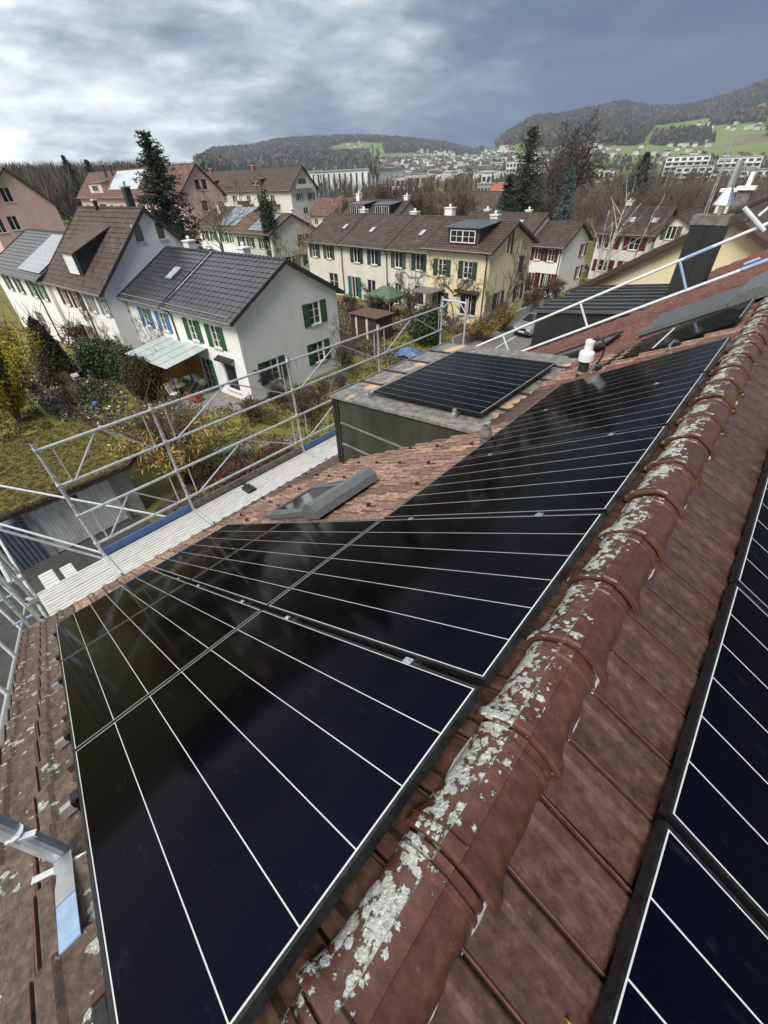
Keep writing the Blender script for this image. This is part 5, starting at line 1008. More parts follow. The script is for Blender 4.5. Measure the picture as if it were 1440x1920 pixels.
flat('garden_path', [(-27.6, 10.6), (-26.2, 8.9), (-23.6, 9.2), (-21.8, 11.6), (-22.3, 12.1), (-27.5, 11.8)], 0.028, M['paving']); flat('garden_path', [(-21.8, 17.6), (-14, 16.4), (-14, 17.2), (-21.8, 18.5)], 0.028, M['paving'])
flat('flower_bed', [(-40, 3.2), (-30, 3.4), (-27, 5.0), (-30, 7.2), (-36, 8.2), (-41, 7)], 0.016, M['soil']); flat('flower_bed', [(-26, 7.5), (-23, 7.2), (-21.5, 5.5), (-19, 7), (-19.8, 9.2), (-22.6, 10.6)], 0.014, M['soil'])
flat('flower_bed', [(-16.8, 3), (-10, 3.2), (-8, 12), (-14, 13), (-18, 8)], 0.016, M['soil']); flat('flower_bed', [(-30, 24), (-20, 23), (-19, 27), (-26, 34), (-40, 35), (-44, 30)], 0.016, M['soil'])
for (x, y, s) in ((-18.3, 8.6, .8), (-17.4, 9.5, .9), (-16.9, 10.6, .7), (-18.9, 7.6, .8)): flat('garden_path', [(x + s * math.cos(a) * .7, y + s * math.sin(a) * .55) for a in np.arange(0, 6.28, 0.7)], 0.034, M['paving'], th=0.03)
def stone_wall(label, a, b_, h, w_, m='concrete'):
    t = MB(); t.bar((a[0], a[1], h / 2 - .2), (b_[0], b_[1], h / 2 - .2), w_, h + .4); o = t.build('garden_wall', M[m]); props(o, label, 'garden wall'); return o
stone_wall('low garden wall between the forsythia hedge and the road', (-18.45, 28.5), (-17.9, 46), 0.9, 0.25); stone_wall('pale stone wall along the upper street', (-24, 66.5), (-9, 65.6), 1.0, 0.3)

# ------------------------------------------------------------------ mossy garage
ga = thing('garage', 'low garage with mossy flat roof and pale plank door', 'garage', (-19.5, 1, 0), world=True)
M['moss'] = mat('moss', [(0.02, 0.016, 0.005), (0.06, 0.055, 0.008), (0.115, 0.10, 0.010), (0.16, 0.125, 0.02)], 5, 1.0, 0.8, 30, coord='World', det=9)
M['plank'] = mat('weathered_white_plank', [(0.44, 0.43, 0.41), (0.62, 0.61, 0.585), (0.7, 0.69, 0.665)], 3, 0.85, 0.1, stretch=(3, 3, 0.5))
m = MB(); m.box(-22.3, -17.05, -0.95, 2.75, 0, 2.3); m.build('wall', M['concrete'], ga)
m = MB(); m.extrude([(-16.65, -1.6, 2.32), (-16.55, 2.8, 2.32), (-17.3, 3.5, 2.32), (-22.7, 3.1, 2.32), (-22.7, -1.6, 2.32)], (0, 0, 0.2)); m.build('roof', M['soffit'], ga)
n = 42000; P = np.stack([RNG.uniform(-22.7, -16.5, n), RNG.uniform(-1.6, 3.35, n), np.full(n, 2.52)], 1); P = P[~((P[:, 0] > -17.3) & (P[:, 1] > 2.75 + (-16.6 - P[:, 0])))]
def leafquads(P, s, tilt=1.0, asp=1.7, up=0.0, flat_=0.0):
    n = len(P); d = RNG.normal(size=(n, 3)); d[:, 2] = d[:, 2] * (1 - flat_) + up; d /= np.linalg.norm(d, axis=1)[:, None]
    e = np.cross(d, RNG.normal(size=(n, 3))); e /= np.linalg.norm(e, axis=1)[:, None] + 1e-9
    s = (np.asarray(s) * RNG.uniform(0.6, 1.3, n))[:, None]; V = np.stack([P - d * s * asp / 2 , P + e * s / 2, P + d * s * asp / 2, P - e * s / 2], 1).reshape(-1, 3)
    return V, np.arange(4 * n).reshape(-1, 4)
M['moss2'] = mat('moss_dark', [(0.03, 0.024, 0.006), (0.05, 0.05, 0.01)], 5, 1.0, coord='World'); M['deadleaf'] = mat('dead_leaves', [(0.075, 0.038, 0.022), (0.13, 0.08, 0.05)], 8, 0.9, coord='World')
V, Fq = leafquads(P + RNG.normal(size=P.shape) * [0, 0, 0.018], 0.036, up=0.5, asp=1.4); pick = np.where(RNG.random(len(P)) < np.clip((P[:, 0] + 17.3) * 1.5, 0.06, 0.8), 2, np.where(RNG.random(len(P)) < 0.3, 1, 0))
npmesh('moss', V, Fq, [M['moss'], M['moss2'], M['deadleaf']], ga, mi=pick, kind='stuff')
m = MB(); m.extrude([(-16.75, -1.58, 2.525), (-16.65, 2.75, 2.525), (-17.3, 3.4, 2.525), (-22.6, 3.0, 2.525), (-22.6, -1.58, 2.525)], (0, 0, 0.012)); m.build('moss_bed', M['moss'], ga)
for i in range(26):
    y = -0.72 + i * 0.105; m = MB(); m.box(-17.04, -17.0 + random.uniform(0, .008), y, y + 0.095, 0.06, 2.06 + random.uniform(-0.01, 0.01)); m.build('door_plank', M['plank'], ga)
m = MB(); m.box(-17.045, -16.96, -0.80, -0.72, 0, 2.15); m.box(-17.045, -16.96, 2.02, 2.1, 0, 2.15); m.build('door_frame', M['concrete'], ga)
for y in (0.45, 0.68): m = MB(); m.box(-16.995, -16.985, y, y + 0.14, 1.85, 2.02); m.build('vent_opening', M['darkroom'], ga)
m = MB(); m.box(-17.0, -16.95, -1.75, -0.98, 0, 1.9); 
sh = thing('metal_shed', 'blue-grey corrugated shed front beside the garage', 'shed', (-17.3, -1.8, 0), world=True)
M['bgrey'] = mat('blue_grey_sheet', [(0.10, 0.12, 0.155), (0.15, 0.17, 0.21)], 3, 0.6)
m = MB(); m.box(-18.5, -17.1, -3.2, -0.94, 0, 1.9); m.build('wall', M['bgrey'], sh); m = MB()
for i in range(14): m.box(-17.1, -17.06, -3.15 + i * .15, -3.05 + i * .15, 0, 1.88)
m.build('corrugation', M['bgrey'], sh)
for x, y, r_ in ((-13.6, 1.5, .45), (-14.9, 0.5, 0.33)):
    m = MB(); m.lathe([(r_, 0.0), (r_, 0.03), (r_ * .8, 0.035), (r_ * .78, 0.028)], (x, y, 0.006), 24); o = m.build('manhole_cover', M['concrete']); props(o, ('large' if r_ > .4 else 'small') + ' round concrete cover in the dark driveway', 'manhole cover')

# ------------------------------------------------------------------ plants
def P_(name, cols, **k): M[name] = mat(name, cols, k.pop('scale', 3), k.pop('rough', 0.85), coord='World', **k)
P_('bark', [(0.05, 0.038, 0.030), (0.10, 0.08, 0.065)]); P_('bark_g', [(0.085, 0.075, 0.062), (0.15, 0.135, 0.115)]); P_('twig', [(0.075, 0.05, 0.036), (0.13, 0.095, 0.07)], scale=0.6); P_('twig_r', [(0.10, 0.05, 0.035), (0.15, 0.085, 0.06)], scale=0.6)
P_('birch', [(0.30, 0.28, 0.26), (0.62, 0.60, 0.57)], scale=5); P_('fir', [(0.010, 0.017, 0.010), (0.022, 0.034, 0.018), (0.036, 0.050, 0.026)], scale=1.5); P_('fir2', [(0.018, 0.026, 0.014), (0.034, 0.045, 0.022), (0.06, 0.066, 0.034)], scale=1.5); P_('bspruce', [(0.06, 0.085, 0.085), (0.12, 0.16, 0.165)], scale=2)
P_('laurel', [(0.016, 0.03, 0.011), (0.034, 0.058, 0.02), (0.06, 0.09, 0.032)], scale=3, rough=0.5); P_('thuja', [(0.035, 0.028, 0.012), (0.06, 0.05, 0.018), (0.075, 0.07, 0.026)]); P_('gold', [(0.26, 0.20, 0.012), (0.42, 0.33, 0.02), (0.52, 0.41, 0.03)], scale=2); P_('forsy', [(0.16, 0.11, 0.012), (0.27, 0.185, 0.022), (0.32, 0.21, 0.04)], scale=3)
P_('catkin', [(0.30, 0.19, 0.045), (0.46, 0.31, 0.09), (0.55, 0.39, 0.15)], scale=2); P_('barberry', [(0.05, 0.012, 0.008), (0.10, 0.025, 0.014)]); P_('willow', [(0.20, 0.11, 0.045), (0.27, 0.16, 0.07)]); P_('herb', [(0.045, 0.065, 0.018), (0.09, 0.12, 0.03), (0.15, 0.17, 0.045)], scale=5); P_('flower_w', [(0.55, 0.55, 0.50), (0.7, 0.7, 0.66)]); P_('flower_p', [(0.25, 0.18, 0.35), (0.42, 0.35, 0.5)]); P_('drygrass', [(0.13, 0.10, 0.055), (0.24, 0.19, 0.11)], scale=2); P_('redleaf', [(0.10, 0.035, 0.018), (0.18, 0.06, 0.03)])
def prisms(A, B_, ra, rb, k=3):
    d = B_ - A; d /= np.linalg.norm(d, axis=1)[:, None] + 1e-9; h = np.where(np.abs(d[:, 2:3]) < 0.9, [[0, 0, 1.0]], [[1.0, 0, 0]]); s = np.cross(d, h); s /= np.linalg.norm(s, axis=1)[:, None]; u = np.cross(s, d); V = []
    for P, r in ((A, ra), (B_, rb)):
        for j in range(k): a = 2 * math.pi * j / k; V.append(P + (math.cos(a) * s + math.sin(a) * u) * r[:, None])
    V = np.stack(V, 1).reshape(-1, 3); n = len(A); b = np.arange(n)[:, None] * 2 * k; F = np.concatenate([b + np.array([[j, (j + 1) % k, k + (j + 1) % k, k + j]]) for j in range(k)], 0); return V, F
def grow(seed, h, r0, levels=4, ratio=0.62, ang=(25, 55), kids=(3, 5), up=0.12, first=0.25, wob=0.18, lean=(0, 0), minr=0.012, split=True, trunkfrac=0.55):
    rg = np.random.default_rng(seed); trunk, tw = [], []
    def rec(p, d, L, r, lv):
        ns = 4 if lv == 0 else 3; pts = [p]; rs = [r]; q = p; dd = d.copy()
        for i in range(ns): 
            dd = dd + rg.normal(size=3) * wob * (0.45 if lv == 0 else 1) + np.array((0, 0, up)); dd /= np.linalg.norm(dd); q = q + dd * L / ns; pts.append(q); rs.append(max(minr, r * (1 - 0.62 * (i + 1) / ns)))
        for a, b, x, y in zip(pts, pts[1:], rs, rs[1:]): (trunk if lv < 2 else tw).append((a, b, x, y))
        if lv >= levels: return
        nk = rg.integers(kids[0], kids[1] + 1) + (3 if lv == 0 else 0)
        for k in range(nk):
            f = first + (1 - first) * (k + rg.uniform(0.2, 0.9)) / nk if lv == 0 else rg.uniform(0.25, 1.0); i = min(int(f * ns), ns - 1); t = f * ns - i; b = pts[i] + (pts[i + 1] - pts[i]) * t; rb = rs[i] + (rs[i + 1] - rs[i]) * t
            ax = unit(pts[i + 1] - pts[i]); s = unit(np.cross(ax, rg.normal(size=3))); a = R(rg.uniform(*ang)); nd = ax * math.cos(a) + s * math.sin(a); rec(b, nd, L * ratio * rg.uniform(0.75, 1.2) * (1.15 - 0.45 * f if lv == 0 else 1), max(minr, rb * 0.62), lv + 1)
        
    rec(np.zeros(3), unit(np.array((lean[0], lean[1], 1.0))), h * trunkfrac, r0, 0)
    def arr(l): A = np.array([x[0] for x in l]); B_ = np.array([x[1] for x in l]); return A, B_, np.array([x[2] for x in l]), np.array([x[3] for x in l])
    T, W_ = arr(trunk), arr(tw); top = max(T[1][:, 2].max(), W_[1][:, 2].max()); s = h / top
    return [x * (s if i < 2 else 1) for i, x in enumerate(T)], [x * (s if i < 2 else 1) for i, x in enumerate(W_)]
PROTO = {}
def bare_tree(key, label, loc, h, group=None, cat='tree', name='bare_tree', bark='bark', twig='twig', rz=None, scale=None, extra=None, **kw):
    if key not in PROTO:
        T, W_ = grow(hash(key) % 1000 if not isinstance(key, int) else key, h, **kw); t = thing(name, label, cat, (0, 0, 0), 0, group)
        npmesh('trunk', *prisms(*T, k=6), M[bark], t, smooth=True); npmesh('crown', *prisms(*W_, k=3), M[twig], t, kind=None)
        if extra: extra(t, W_)
        PROTO[key] = (t, h)
    else: t = copy_tree(PROTO[key][0], label=label)
    if group: t['group'] = group
    s = h / PROTO[key][1] * (scale or 1); t.location = loc; t.rotation_euler = (0, 0, random.uniform(0, 6.28) if rz is None else rz); t.scale = (s, s, s); return t
def conifer(label, loc, h, r, m='fir', group=None, seed=1, dens=1.0, bare=0.06, droop=0.25, leafs=0.42, irr=0.25, pw=0.85):
    rg = np.random.default_rng(seed); t = thing('conifer', label, 'conifer', loc, 0, group); tb = MB(); tb.tube([(0, 0, -.3), (0, 0, h * .5), (0, 0, h * .97)], [h * .018 + .06, h * .01 + .03, .02], 8); tb.build('trunk', M['bark'], t)
    A, B_, P, D = [], [], [], []; z = h * bare
    while z < h * 0.985:
        f = z / h; Rz = r * (1 - f) ** pw + 0.12; n = int(rg.integers(6, 10) * dens)
        for k in range(n):
            a = rg.uniform(0, 2 * math.pi); L = Rz * rg.uniform(1 - irr * 1.6, 1 + irr * 0.7); d = np.array((math.cos(a), math.sin(a), -droop * (1 - f) + 0.45 * f)); p = np.array((0, 0, z + rg.uniform(-.15, .15))); q = p + d * L + np.array((0, 0, -0.08 * L)); A.append(p); B_.append(q)
            ns = max(3, int(L / 0.3)); 
            for s in np.linspace(0.18, 1, ns):
                for _ in range(7): P.append(p + (q - p) * s + rg.normal(size=3) * (0.10 + 0.10 * L * (1 - s * .5)) * [1, 1, .55]); D.append(d * 0.8 + rg.normal(size=3) * .45 + np.array((0, 0, -.25)))
        z += h * 0.022 + 0.12 * (1 - f)
    A, B_ = np.array(A), np.array(B_); npmesh('branches', *prisms(A, B_, np.full(len(A), .025), np.full(len(A), .008)), M['bark'], t)
    P, D = np.array(P), np.array(D); D /= np.linalg.norm(D, axis=1)[:, None]; n = len(P); s = leafs * rg.uniform(.6, 1.25, n)[:, None] * (0.6 + 0.4 * (1 - P[:, 2:3] / h)); e = np.cross(D, rg.normal(size=(n, 3))); e /= np.linalg.norm(e, axis=1)[:, None]
    V = np.stack([P - D * s * .6, P + e * s * .2, P + D * s * .7, P - e * s * .2], 1).reshape(-1, 3); npmesh('crown', V, np.arange(4 * n).reshape(-1, 4), M[m], t); return t
def shrub(label, loc, size, leaf, n, ls, name='shrub', cat='shrub', stem='twig', nst=14, shape='ball', group=None, seed=0, mats=None, up=0.25, asp=1.8, hole=0.35):
    rg = np.random.default_rng(seed + 77); t = thing(name, label, cat, loc, rg.uniform(0, 6), group); sx, sy, sz = size; A, B_ = [], []
    for _ in range(nst):
        a = rg.uniform(0, 6.28); q = np.array((math.cos(a) * sx * rg.uniform(.1, .8), math.sin(a) * sy * rg.uniform(.1, .8), sz * rg.uniform(.7, 1.02))); p = np.array((rg.normal() * .12, rg.normal() * .12, 0)); mid = p + (q - p) * [.35, .35, .55]; A += [p, mid]; B_ += [mid, q]
        for _ in range(5): b = mid + (q - mid) * rg.uniform(0, 1); e = b + rg.normal(size=3) * [sx * .3, sy * .3, sz * .16] + [0, 0, .12 * sz]; A.append(b); B_.append(e)
    A, B_ = np.array(A), np.array(B_); npmesh('stems', *prisms(A, B_, np.full(len(A), .022), np.full(len(A), .010)), M[stem], t)
    if n:
        u = rg.normal(size=(n, 3)); u /= np.linalg.norm(u, axis=1)[:, None]; rad = rg.uniform(.25, 1, n) ** 0.45
        k = rg.normal(size=(9, 3)); k /= np.linalg.norm(k, axis=1)[:, None]; lump = 0.80 + 0.25 * np.max(u @ k.T, 1) ** 3 + .1 * rg.normal(size=n)
        if shape == 'ball': P = u * (rad * lump)[:, None] * [sx, sy, sz / 2] + [0, 0, sz / 2]; P[:, 2] = np.maximum(P[:, 2], .03)
        elif shape == 'cone': f = rg.random(n) ** 1.35; w_ = (1 - f) ** .62 * (f * 6 + .72).clip(0, 1); P = np.stack([u[:, 0] * sx * w_, u[:, 1] * sy * w_, f * sz], 1) * (0.93 + .12 * rg.normal(size=(n, 1)) * [1, 1, .2])
        elif shape == 'fan': K = nst * 2; ka, kq, kh = rg.uniform(0, 6.28, K), rg.random(K) ** .5, rg.uniform(.7, 1.0, K); ki = rg.integers(0, K, n); f = rg.uniform(.12, 1, n) ** .75; a, q = ka[ki], kq[ki]; P = np.stack([np.cos(a) * sx * q * f ** 1.3, np.sin(a) * sy * q * f ** 1.3, f * sz * kh[ki] * (1 - .22 * q)], 1) + rg.normal(size=(n, 3)) * (.045 * sx * (.5 + f))[:, None]
        V, Fq = leafquads(P, ls, up=up, asp=asp); lm = mats or [leaf]; npmesh('foliage', V, Fq, [M[x] for x in lm], t, mi=rg.choice(len(lm), n) if len(lm) > 1 else None)
    return t
def far_at(x, y, dist):
    """point on the ground at this bearing and distance, with the height that the pixel row marks there"""
    d = ray(x, y); hz = math.hypot(d[0], d[1]); px, py = CP[0] + d[0] / hz * dist, CP[1] + d[1] / hz * dist; g0 = float(terrain(np.array(px), np.array(py))); return (px, py, g0), CP[2] + d[2] / hz * dist - g0
def tree_at(key, label, x, y, dist, **k):
    loc, h = far_at(x, y, dist); return bare_tree(key, label, loc, h, **k)
# conifers
loc, h = far_at(268, 243, 60); conifer('tall dark spruce between the brown gabled house and the pink block', (loc[0], loc[1], 0), h, 4.1, 'fir', seed=4, dens=1.5, irr=.38, leafs=.46, bare=.10, droop=.12, pw=.7)
loc, h = far_at(1001, 238, 76); conifer('tallest dark fir in the middle distance, left of the big bare oak', loc, h, 4.0, 'fir2', seed=8, dens=1.4, irr=.25, leafs=.40, bare=.05, droop=.35, pw=.62)
loc, h = far_at(957, 328, 74); conifer('shorter dark fir leaning against the tallest fir', loc, h, 2.9, 'fir', seed=9, dens=1.3, leafs=.36)
loc, h = far_at(1074, 316, 70); conifer('blue-grey spruce in front of the big bare oak', loc, h, 2.4, 'bspruce', seed=12, dens=1.2, leafs=.30, irr=.35, droop=.3)
loc, h = far_at(1215, 285, 120); conifer('dark evergreen behind the birches', loc, h, 5, 'fir', seed=14, dens=1.2, leafs=.6)
for x, y, d, lb in ((118, 292, 220, 'lone dark fir on the wooded rise at the upper left, left one'), (160, 297, 230, 'lone dark fir on the wooded rise at the upper left, right one')): loc, h = far_at(x, y, d); conifer(lb, loc, h, 4, 'fir', seed=x, leafs=1.2, dens=.8)
loc, h = far_at(492, 352, 72); shrub('ivy covered stump tree in front of the white apartment house', loc, (1.1, 1.1, h), 'fir2', 6000, .16, name='ivy_tree', cat='tree', seed=5, nst=6)
# bare trees
tree_at(101, 'big spreading bare oak right of the blue spruce', 1100, 203, 84, name='oak_tree', r0=.62, levels=5, ratio=.70, ang=(22, 55), kids=(4, 5), up=.05, first=.2, wob=.26, minr=.03, bark='bark', twig='bark', trunkfrac=.5)
GB = 'bare trees beyond the cream terrace'
for i, (x, y, d, lb) in enumerate(((672, 330, 95, 'bare tree behind the railed dormers, left of the pair'), (725, 322, 100, 'tall bare tree under the green hill meadow'), (775, 330, 88, 'bushy bare tree above the cream terrace roof'), (812, 352, 96, 'small bare tree between the two bushy ones'), (868, 334, 86, 'broad bare tree left of the short dark fir'), (1010, 340, 92, 'brown bare tree behind the tallest fir'), (640, 350, 110, 'bare tree in front of the white hall'))):
    tree_at(120 + i % 3, lb, x, y, d, group=GB, r0=.3, levels=4, ratio=.72, ang=(18, 45), kids=(5, 6), up=.10, first=.12, wob=.2, minr=.026, trunkfrac=.5)
tree_at(131, 'bare tree in front of the white apartment house', 378, 312, 70, r0=.22, levels=4, ratio=.66, kids=(3, 4), up=.12, minr=.018, twig='twig')
tree_at(132, 'orange-brown weeping willow by the white apartment house', 600, 376, 66, name='willow_tree', r0=.25, levels=4, ratio=.75, kids=(4, 5), up=-.06, ang=(25, 70), first=.4, minr=.02, twig='willow')
tree_at(133, 'slim bare pear tree before the gable with the green shutter', 552, 432, 45, r0=.1, levels=4, ratio=.5, kids=(3, 4), ang=(20, 40), up=.22, minr=.011, twig='twig')
for i, (x, y, d) in enumerate(((697, 268, 230), (703, 282, 232))): tree_at(134, ('taller' if i == 0 else 'shorter') + ' slim bare poplar rising against the green hill', x, y, d, group='poplars', name='poplar_tree', r0=.35, levels=4, ratio=.42, ang=(12, 28), kids=(4, 5), up=.3, first=.08, minr=.04)
GBI = 'birches in front of the red shuttered house'
for i, (x, y, d, lb) in enumerate(((1158, 330, 58, 'leftmost birch with pale bent stem'), (1182, 292, 60, 'middle birch with white stem'), (1200, 286, 63, 'tallest birch with white forked stem'), (1238, 300, 61, 'rightmost birch leaning right'))):
    tree_at(140 + i % 2, lb, x, y, d, group=GBI, name='birch_tree', cat='birch', bark='birch', twig='bark_g', r0=.12, levels=5, ratio=.55, ang=(20, 45), kids=(2, 4), up=.14, first=.25, minr=.012, wob=.15, trunkfrac=.75)
GW = 'brown bare trees on the right behind the birches'
for i, (x, y, d) in enumerate(((1135, 385, 96), (1165, 350, 105), (1205, 340, 110), (1250, 345, 100), (1275, 372, 90), (1305, 380, 110), (1335, 378, 120), (1370, 372, 130), (1405, 372, 125), (1300, 395, 78), (1255, 390, 76), (1340, 400, 90), (1430, 365, 140))): tree_at(150 + i % 3, 'reddish brown bare tree ' + ('left of the birch stems', 'behind the leftmost birch', 'behind the middle birch', 'behind the rightmost birch', 'right of the dark evergreen', 'before the pale stepped flats', 'before the flats left of the mast', 'left of the grey mast', 'right of the grey mast', 'above the roof with green shutters', 'above the red shuttered roof', 'left of the dark chimney cowl', 'right of the dark chimney cowl')[i], x, y, d, group=GW, r0=.22, levels=4, ratio=.72, ang=(20, 50), kids=(4, 5), up=.08, first=.1, minr=.022, trunkfrac=.45, twig='twig_r')
# garden plants
def gp(x, y): p = G(x, y); return (p[0], p[1], 0)
shrub('golden green feathery shrub at the left picture edge', gp(40, 792), (2.9, 2.9, 6.6), 'gold', 34000, .075, shape='fan', nst=34, seed=1, mats=['gold', 'gold', 'gold', 'herb'])
shrub('dark brown green cypress beside the brick red bush', gp(120, 715), (1.35, 1.35, 4.6), 'thuja', 16000, .085, name='cypress', shape='cone', seed=2)
shrub('reddish leafless climber bush against the tall white house', gp(160, 665), (1.3, 1.0, 2.6), 'redleaf', 500, .14, seed=3, nst=40)
shrub('dark glossy laurel in front of the white terrace corner', gp(205, 705), (1.9, 1.6, 2.7), 'laurel', 11000, .10, seed=4)
shrub('second dark laurel nearer the glass canopy', gp(245, 712), (1.3, 1.2, 2.3), 'laurel', 7000, .10, seed=24)
shrub('dark brownish yew column beside the glass canopy', gp(282, 752), (1.15, 1.05, 2.9), 'thuja', 13000, .075, name='yew', shape='ball', seed=5)
shrub('round dark evergreen shrub behind the far scaffold posts', gp(800, 648), (1.4, 1.3, 3.1), 'laurel', 9000, .11, seed=6)
shrub('large yellow catkin hazel behind the scaffold rails', gp(355, 905), (2.5, 2.3, 3.9), 'catkin', 9000, .05, shape='fan', nst=60, seed=7, up=-1.2, asp=5.5, mats=['catkin', 'catkin', 'drygrass'])
for i, (x, y, sz, lb) in enumerate(((905, 640, 2.0, 'yellow forsythia in front of the yellow house, left bush'), (940, 622, 2.5, 'yellow forsythia in front of the yellow house, largest bush'), (868, 640, 1.6, 'low yellow brown hedge bush at the garden edge'))): shrub(lb, gp(x, y), (1.3, 1.2, sz), 'forsy', 5200, .065, seed=30 + i, nst=26, mats=['forsy', 'forsy', 'herb', 'drygrass'], shape='fan')
for i, (x, y, lb) in enumerate(((455, 915, 'dark red barberry at the toe board'), (805, 700, 'red brown leafy bush below the far scaffold bay'), (520, 880, 'second dark red barberry beside the deck'))): shrub(lb, gp(x, y), (1.2, 1.1, 1.3), 'barberry', 3200, .06, seed=40 + i, nst=20, mats=['barberry', 'redleaf'])
GS = 'leafless garden shrubs'
sp = [(470, 800, 2.0), (560, 800, 2.4), (600, 770, 2.0), (520, 760, 1.6), (640, 700, 2.2), (610, 660, 2.0), (672, 620, 2.6), (700, 600, 2.6), (735, 590, 3.2), (760, 600, 2.8), (660, 590, 2.2), (690, 560, 2.2), (640, 740, 1.6), (985, 590, 2.6), (1010, 580, 2.8), (1040, 560, 2.4), (975, 560, 3.0), (1060, 540, 2.0), (1100, 520, 1.6), (1150, 500, 1.6), (745, 720, 1.8), (780, 640, 1.8), (840, 625, 1.8), (30, 700, 1.6), (70, 740, 1.2), (575, 560, 2.0), (520, 520, 2.0), (600, 520, 2.0), (480, 480, 2.0), (1200, 480, 1.6), (1230, 470, 1.4)]
wh = {0: 'near the deck', 1: 'in the middle garden', 2: 'by the far hedge'}
SL_ = ['left of the dark red barberries', 'beside the red barberry at mid scaffold', 'right of the mid scaffold post', 'on the lawn edge before the white house', 'at the foot of the white gable, right window', 'under the lower gable window', 'just left of the weathered shed', 'right behind the weathered shed', 'tall one left of the green pavilion', 'behind the green pavilion', 'between white gable and shed', 'far behind the weathered shed', 'in front of the white gable, nearest the scaffold', 'left of the lower end of the side road hedge', 'at the road corner below the yellow gable', 'right of the yellow gable', 'tall one touching the yellow gable', 'in front of the white gable with red shutters', 'by the upper lawn', 'by the pale street wall', 'in the corner behind the olive dormer', 'beside the round evergreen', 'between the evergreen and the forsythia', 'at the left edge behind the golden shrub', 'in the flower garden at the left edge', 'at the left end of the cream terrace', 'in the yard of the small gabled house', 'between the gabled house and the cream terrace', 'in the yard of the house with the bright solar array', 'under the birches, left', 'under the birches, right']
for i, (x, y, h) in enumerate(sp): bare_tree(160 + i % 4, 'leafless brown shrub ' + SL_[i], gp(x, y), h, group=GS, cat='shrub', name='leafless_shrub', twig='twig', r0=.05, levels=4, ratio=.74, ang=(20, 55), kids=(4, 5), up=.1, first=.02, minr=.013, trunkfrac=.35, wob=.25)
for i, (x, y, h, lb) in enumerate(((645, 715, 4.2, 'slender bare fruit tree at the white gable'), (845, 655, 3.0, 'pale bare sapling between the far scaffold posts'), (310, 735, 2.8, 'bare shrub before the mustard screen'))): bare_tree(170 + i, lb, gp(x, y), h, name='fruit_tree', r0=.06, levels=4, ratio=.6, kids=(3, 4), up=.12, minr=.009, twig='bark_g' if i == 1 else 'twig', bark='drygrass' if i == 1 else 'bark')
# woven rose arch
t = thing('rose_arch', 'tangled bare rose arch in the flower garden', 'garden arch', gp(150, 765)); A, B_ = [], []
for k in range(150):
    a0 = random.uniform(0, math.pi); a1 = a0 + random.uniform(.15, .5); j = lambda: random.uniform(-.16, .16); q = [np.array((math.cos(a) * 1.15 + j(), j() * 2, 2.2 * max(0, math.sin(a)) ** .8 + j())) for a in (a0, (a0 + a1) / 2, a1)]; A += q[:2]; B_ += q[1:]
npmesh('canes', *prisms(np.array(A), np.array(B_), np.full(len(A), .014), np.full(len(A), .010)), M['drygrass'], t)
# wall climbers
def climber(label, W, pts, seed, r0=.05, name='climber', m='bark', cat='climbing plant'):
    rg = np.random.default_rng(seed); t = thing(name, label, cat, tuple(W.at(pts[0][0], 0)), 0, world=True); A, B_, ra = [], [], []
    def arm(p, d, L, r, lv):
        q = np.array(p)
        for i in range(5):
            d = d + rg.normal(size=2) * .32; d = d / np.linalg.norm(d); n_ = q + d * L / 5; A.append(W.at(q[0], q[1], .07)); B_.append(W.at(n_[0], n_[1], .07 + rg.uniform(-.02, .04))); ra.append(r * (1 - .14 * i)); q = n_
            if lv < 3 and rg.random() < .75: a = rg.uniform(.5, 1.2) * rg.choice((-1, 1)); c, s = math.cos(a), math.sin(a); arm(q, np.array((d[0] * c - d[1] * s, d[0] * s + d[1] * c)), L * .55, r * .55, lv + 1)
    for (u, z, du, dz, L) in pts: arm((u, z), unit((du, dz)), L, r0, 0)
    A, B_, ra = np.array(A), np.array(B_), np.maximum(np.array(ra), .012); npmesh('stems', *prisms(A, B_, ra, ra * .85, 5), M[m], t); return t
def WW(piv, rot, u, v, face):
    c, s = math.cos(R(rot)), math.sin(R(rot)); ax, ay = np.array((c, s, 0)), np.array((-s, c, 0)); P = np.array((piv[0], piv[1], 0.)) + ax * u + ay * v
    return Wall(P, ax, -ay) if face == 'F' else Wall(P, ay, ax)
climber('gnarled dark vine at the corner of the white gable', WW(PVT, RT_, 0, 0, 'G'), [(.55, 0, .05, 1, 2.4), (.6, 1.3, .6, .6, 1.0), (.5, 2.0, 1, .2, .9)], 3, .06); climber('thin bare creeper on the white house above the canopy', WW(PVT, RT_, 0, 0, 'F'), [(-11.8, .5, .2, 1, 2.6), (-10.8, 1, .6, .8, 2.2), (-12.2, 1, -.3, 1, 2.)], 9, .02, m='bark_g')
climber('bare creeper on the front of the tall white house', WW(PVT, RT_, 0, -1.25, 'F'), [(-16.3, .2, .1, 1, 3.2), (-16.8, .5, -.5, .8, 2.6), (-15.6, .5, .5, .8, 2.4)], 5, .03, m='twig_r')
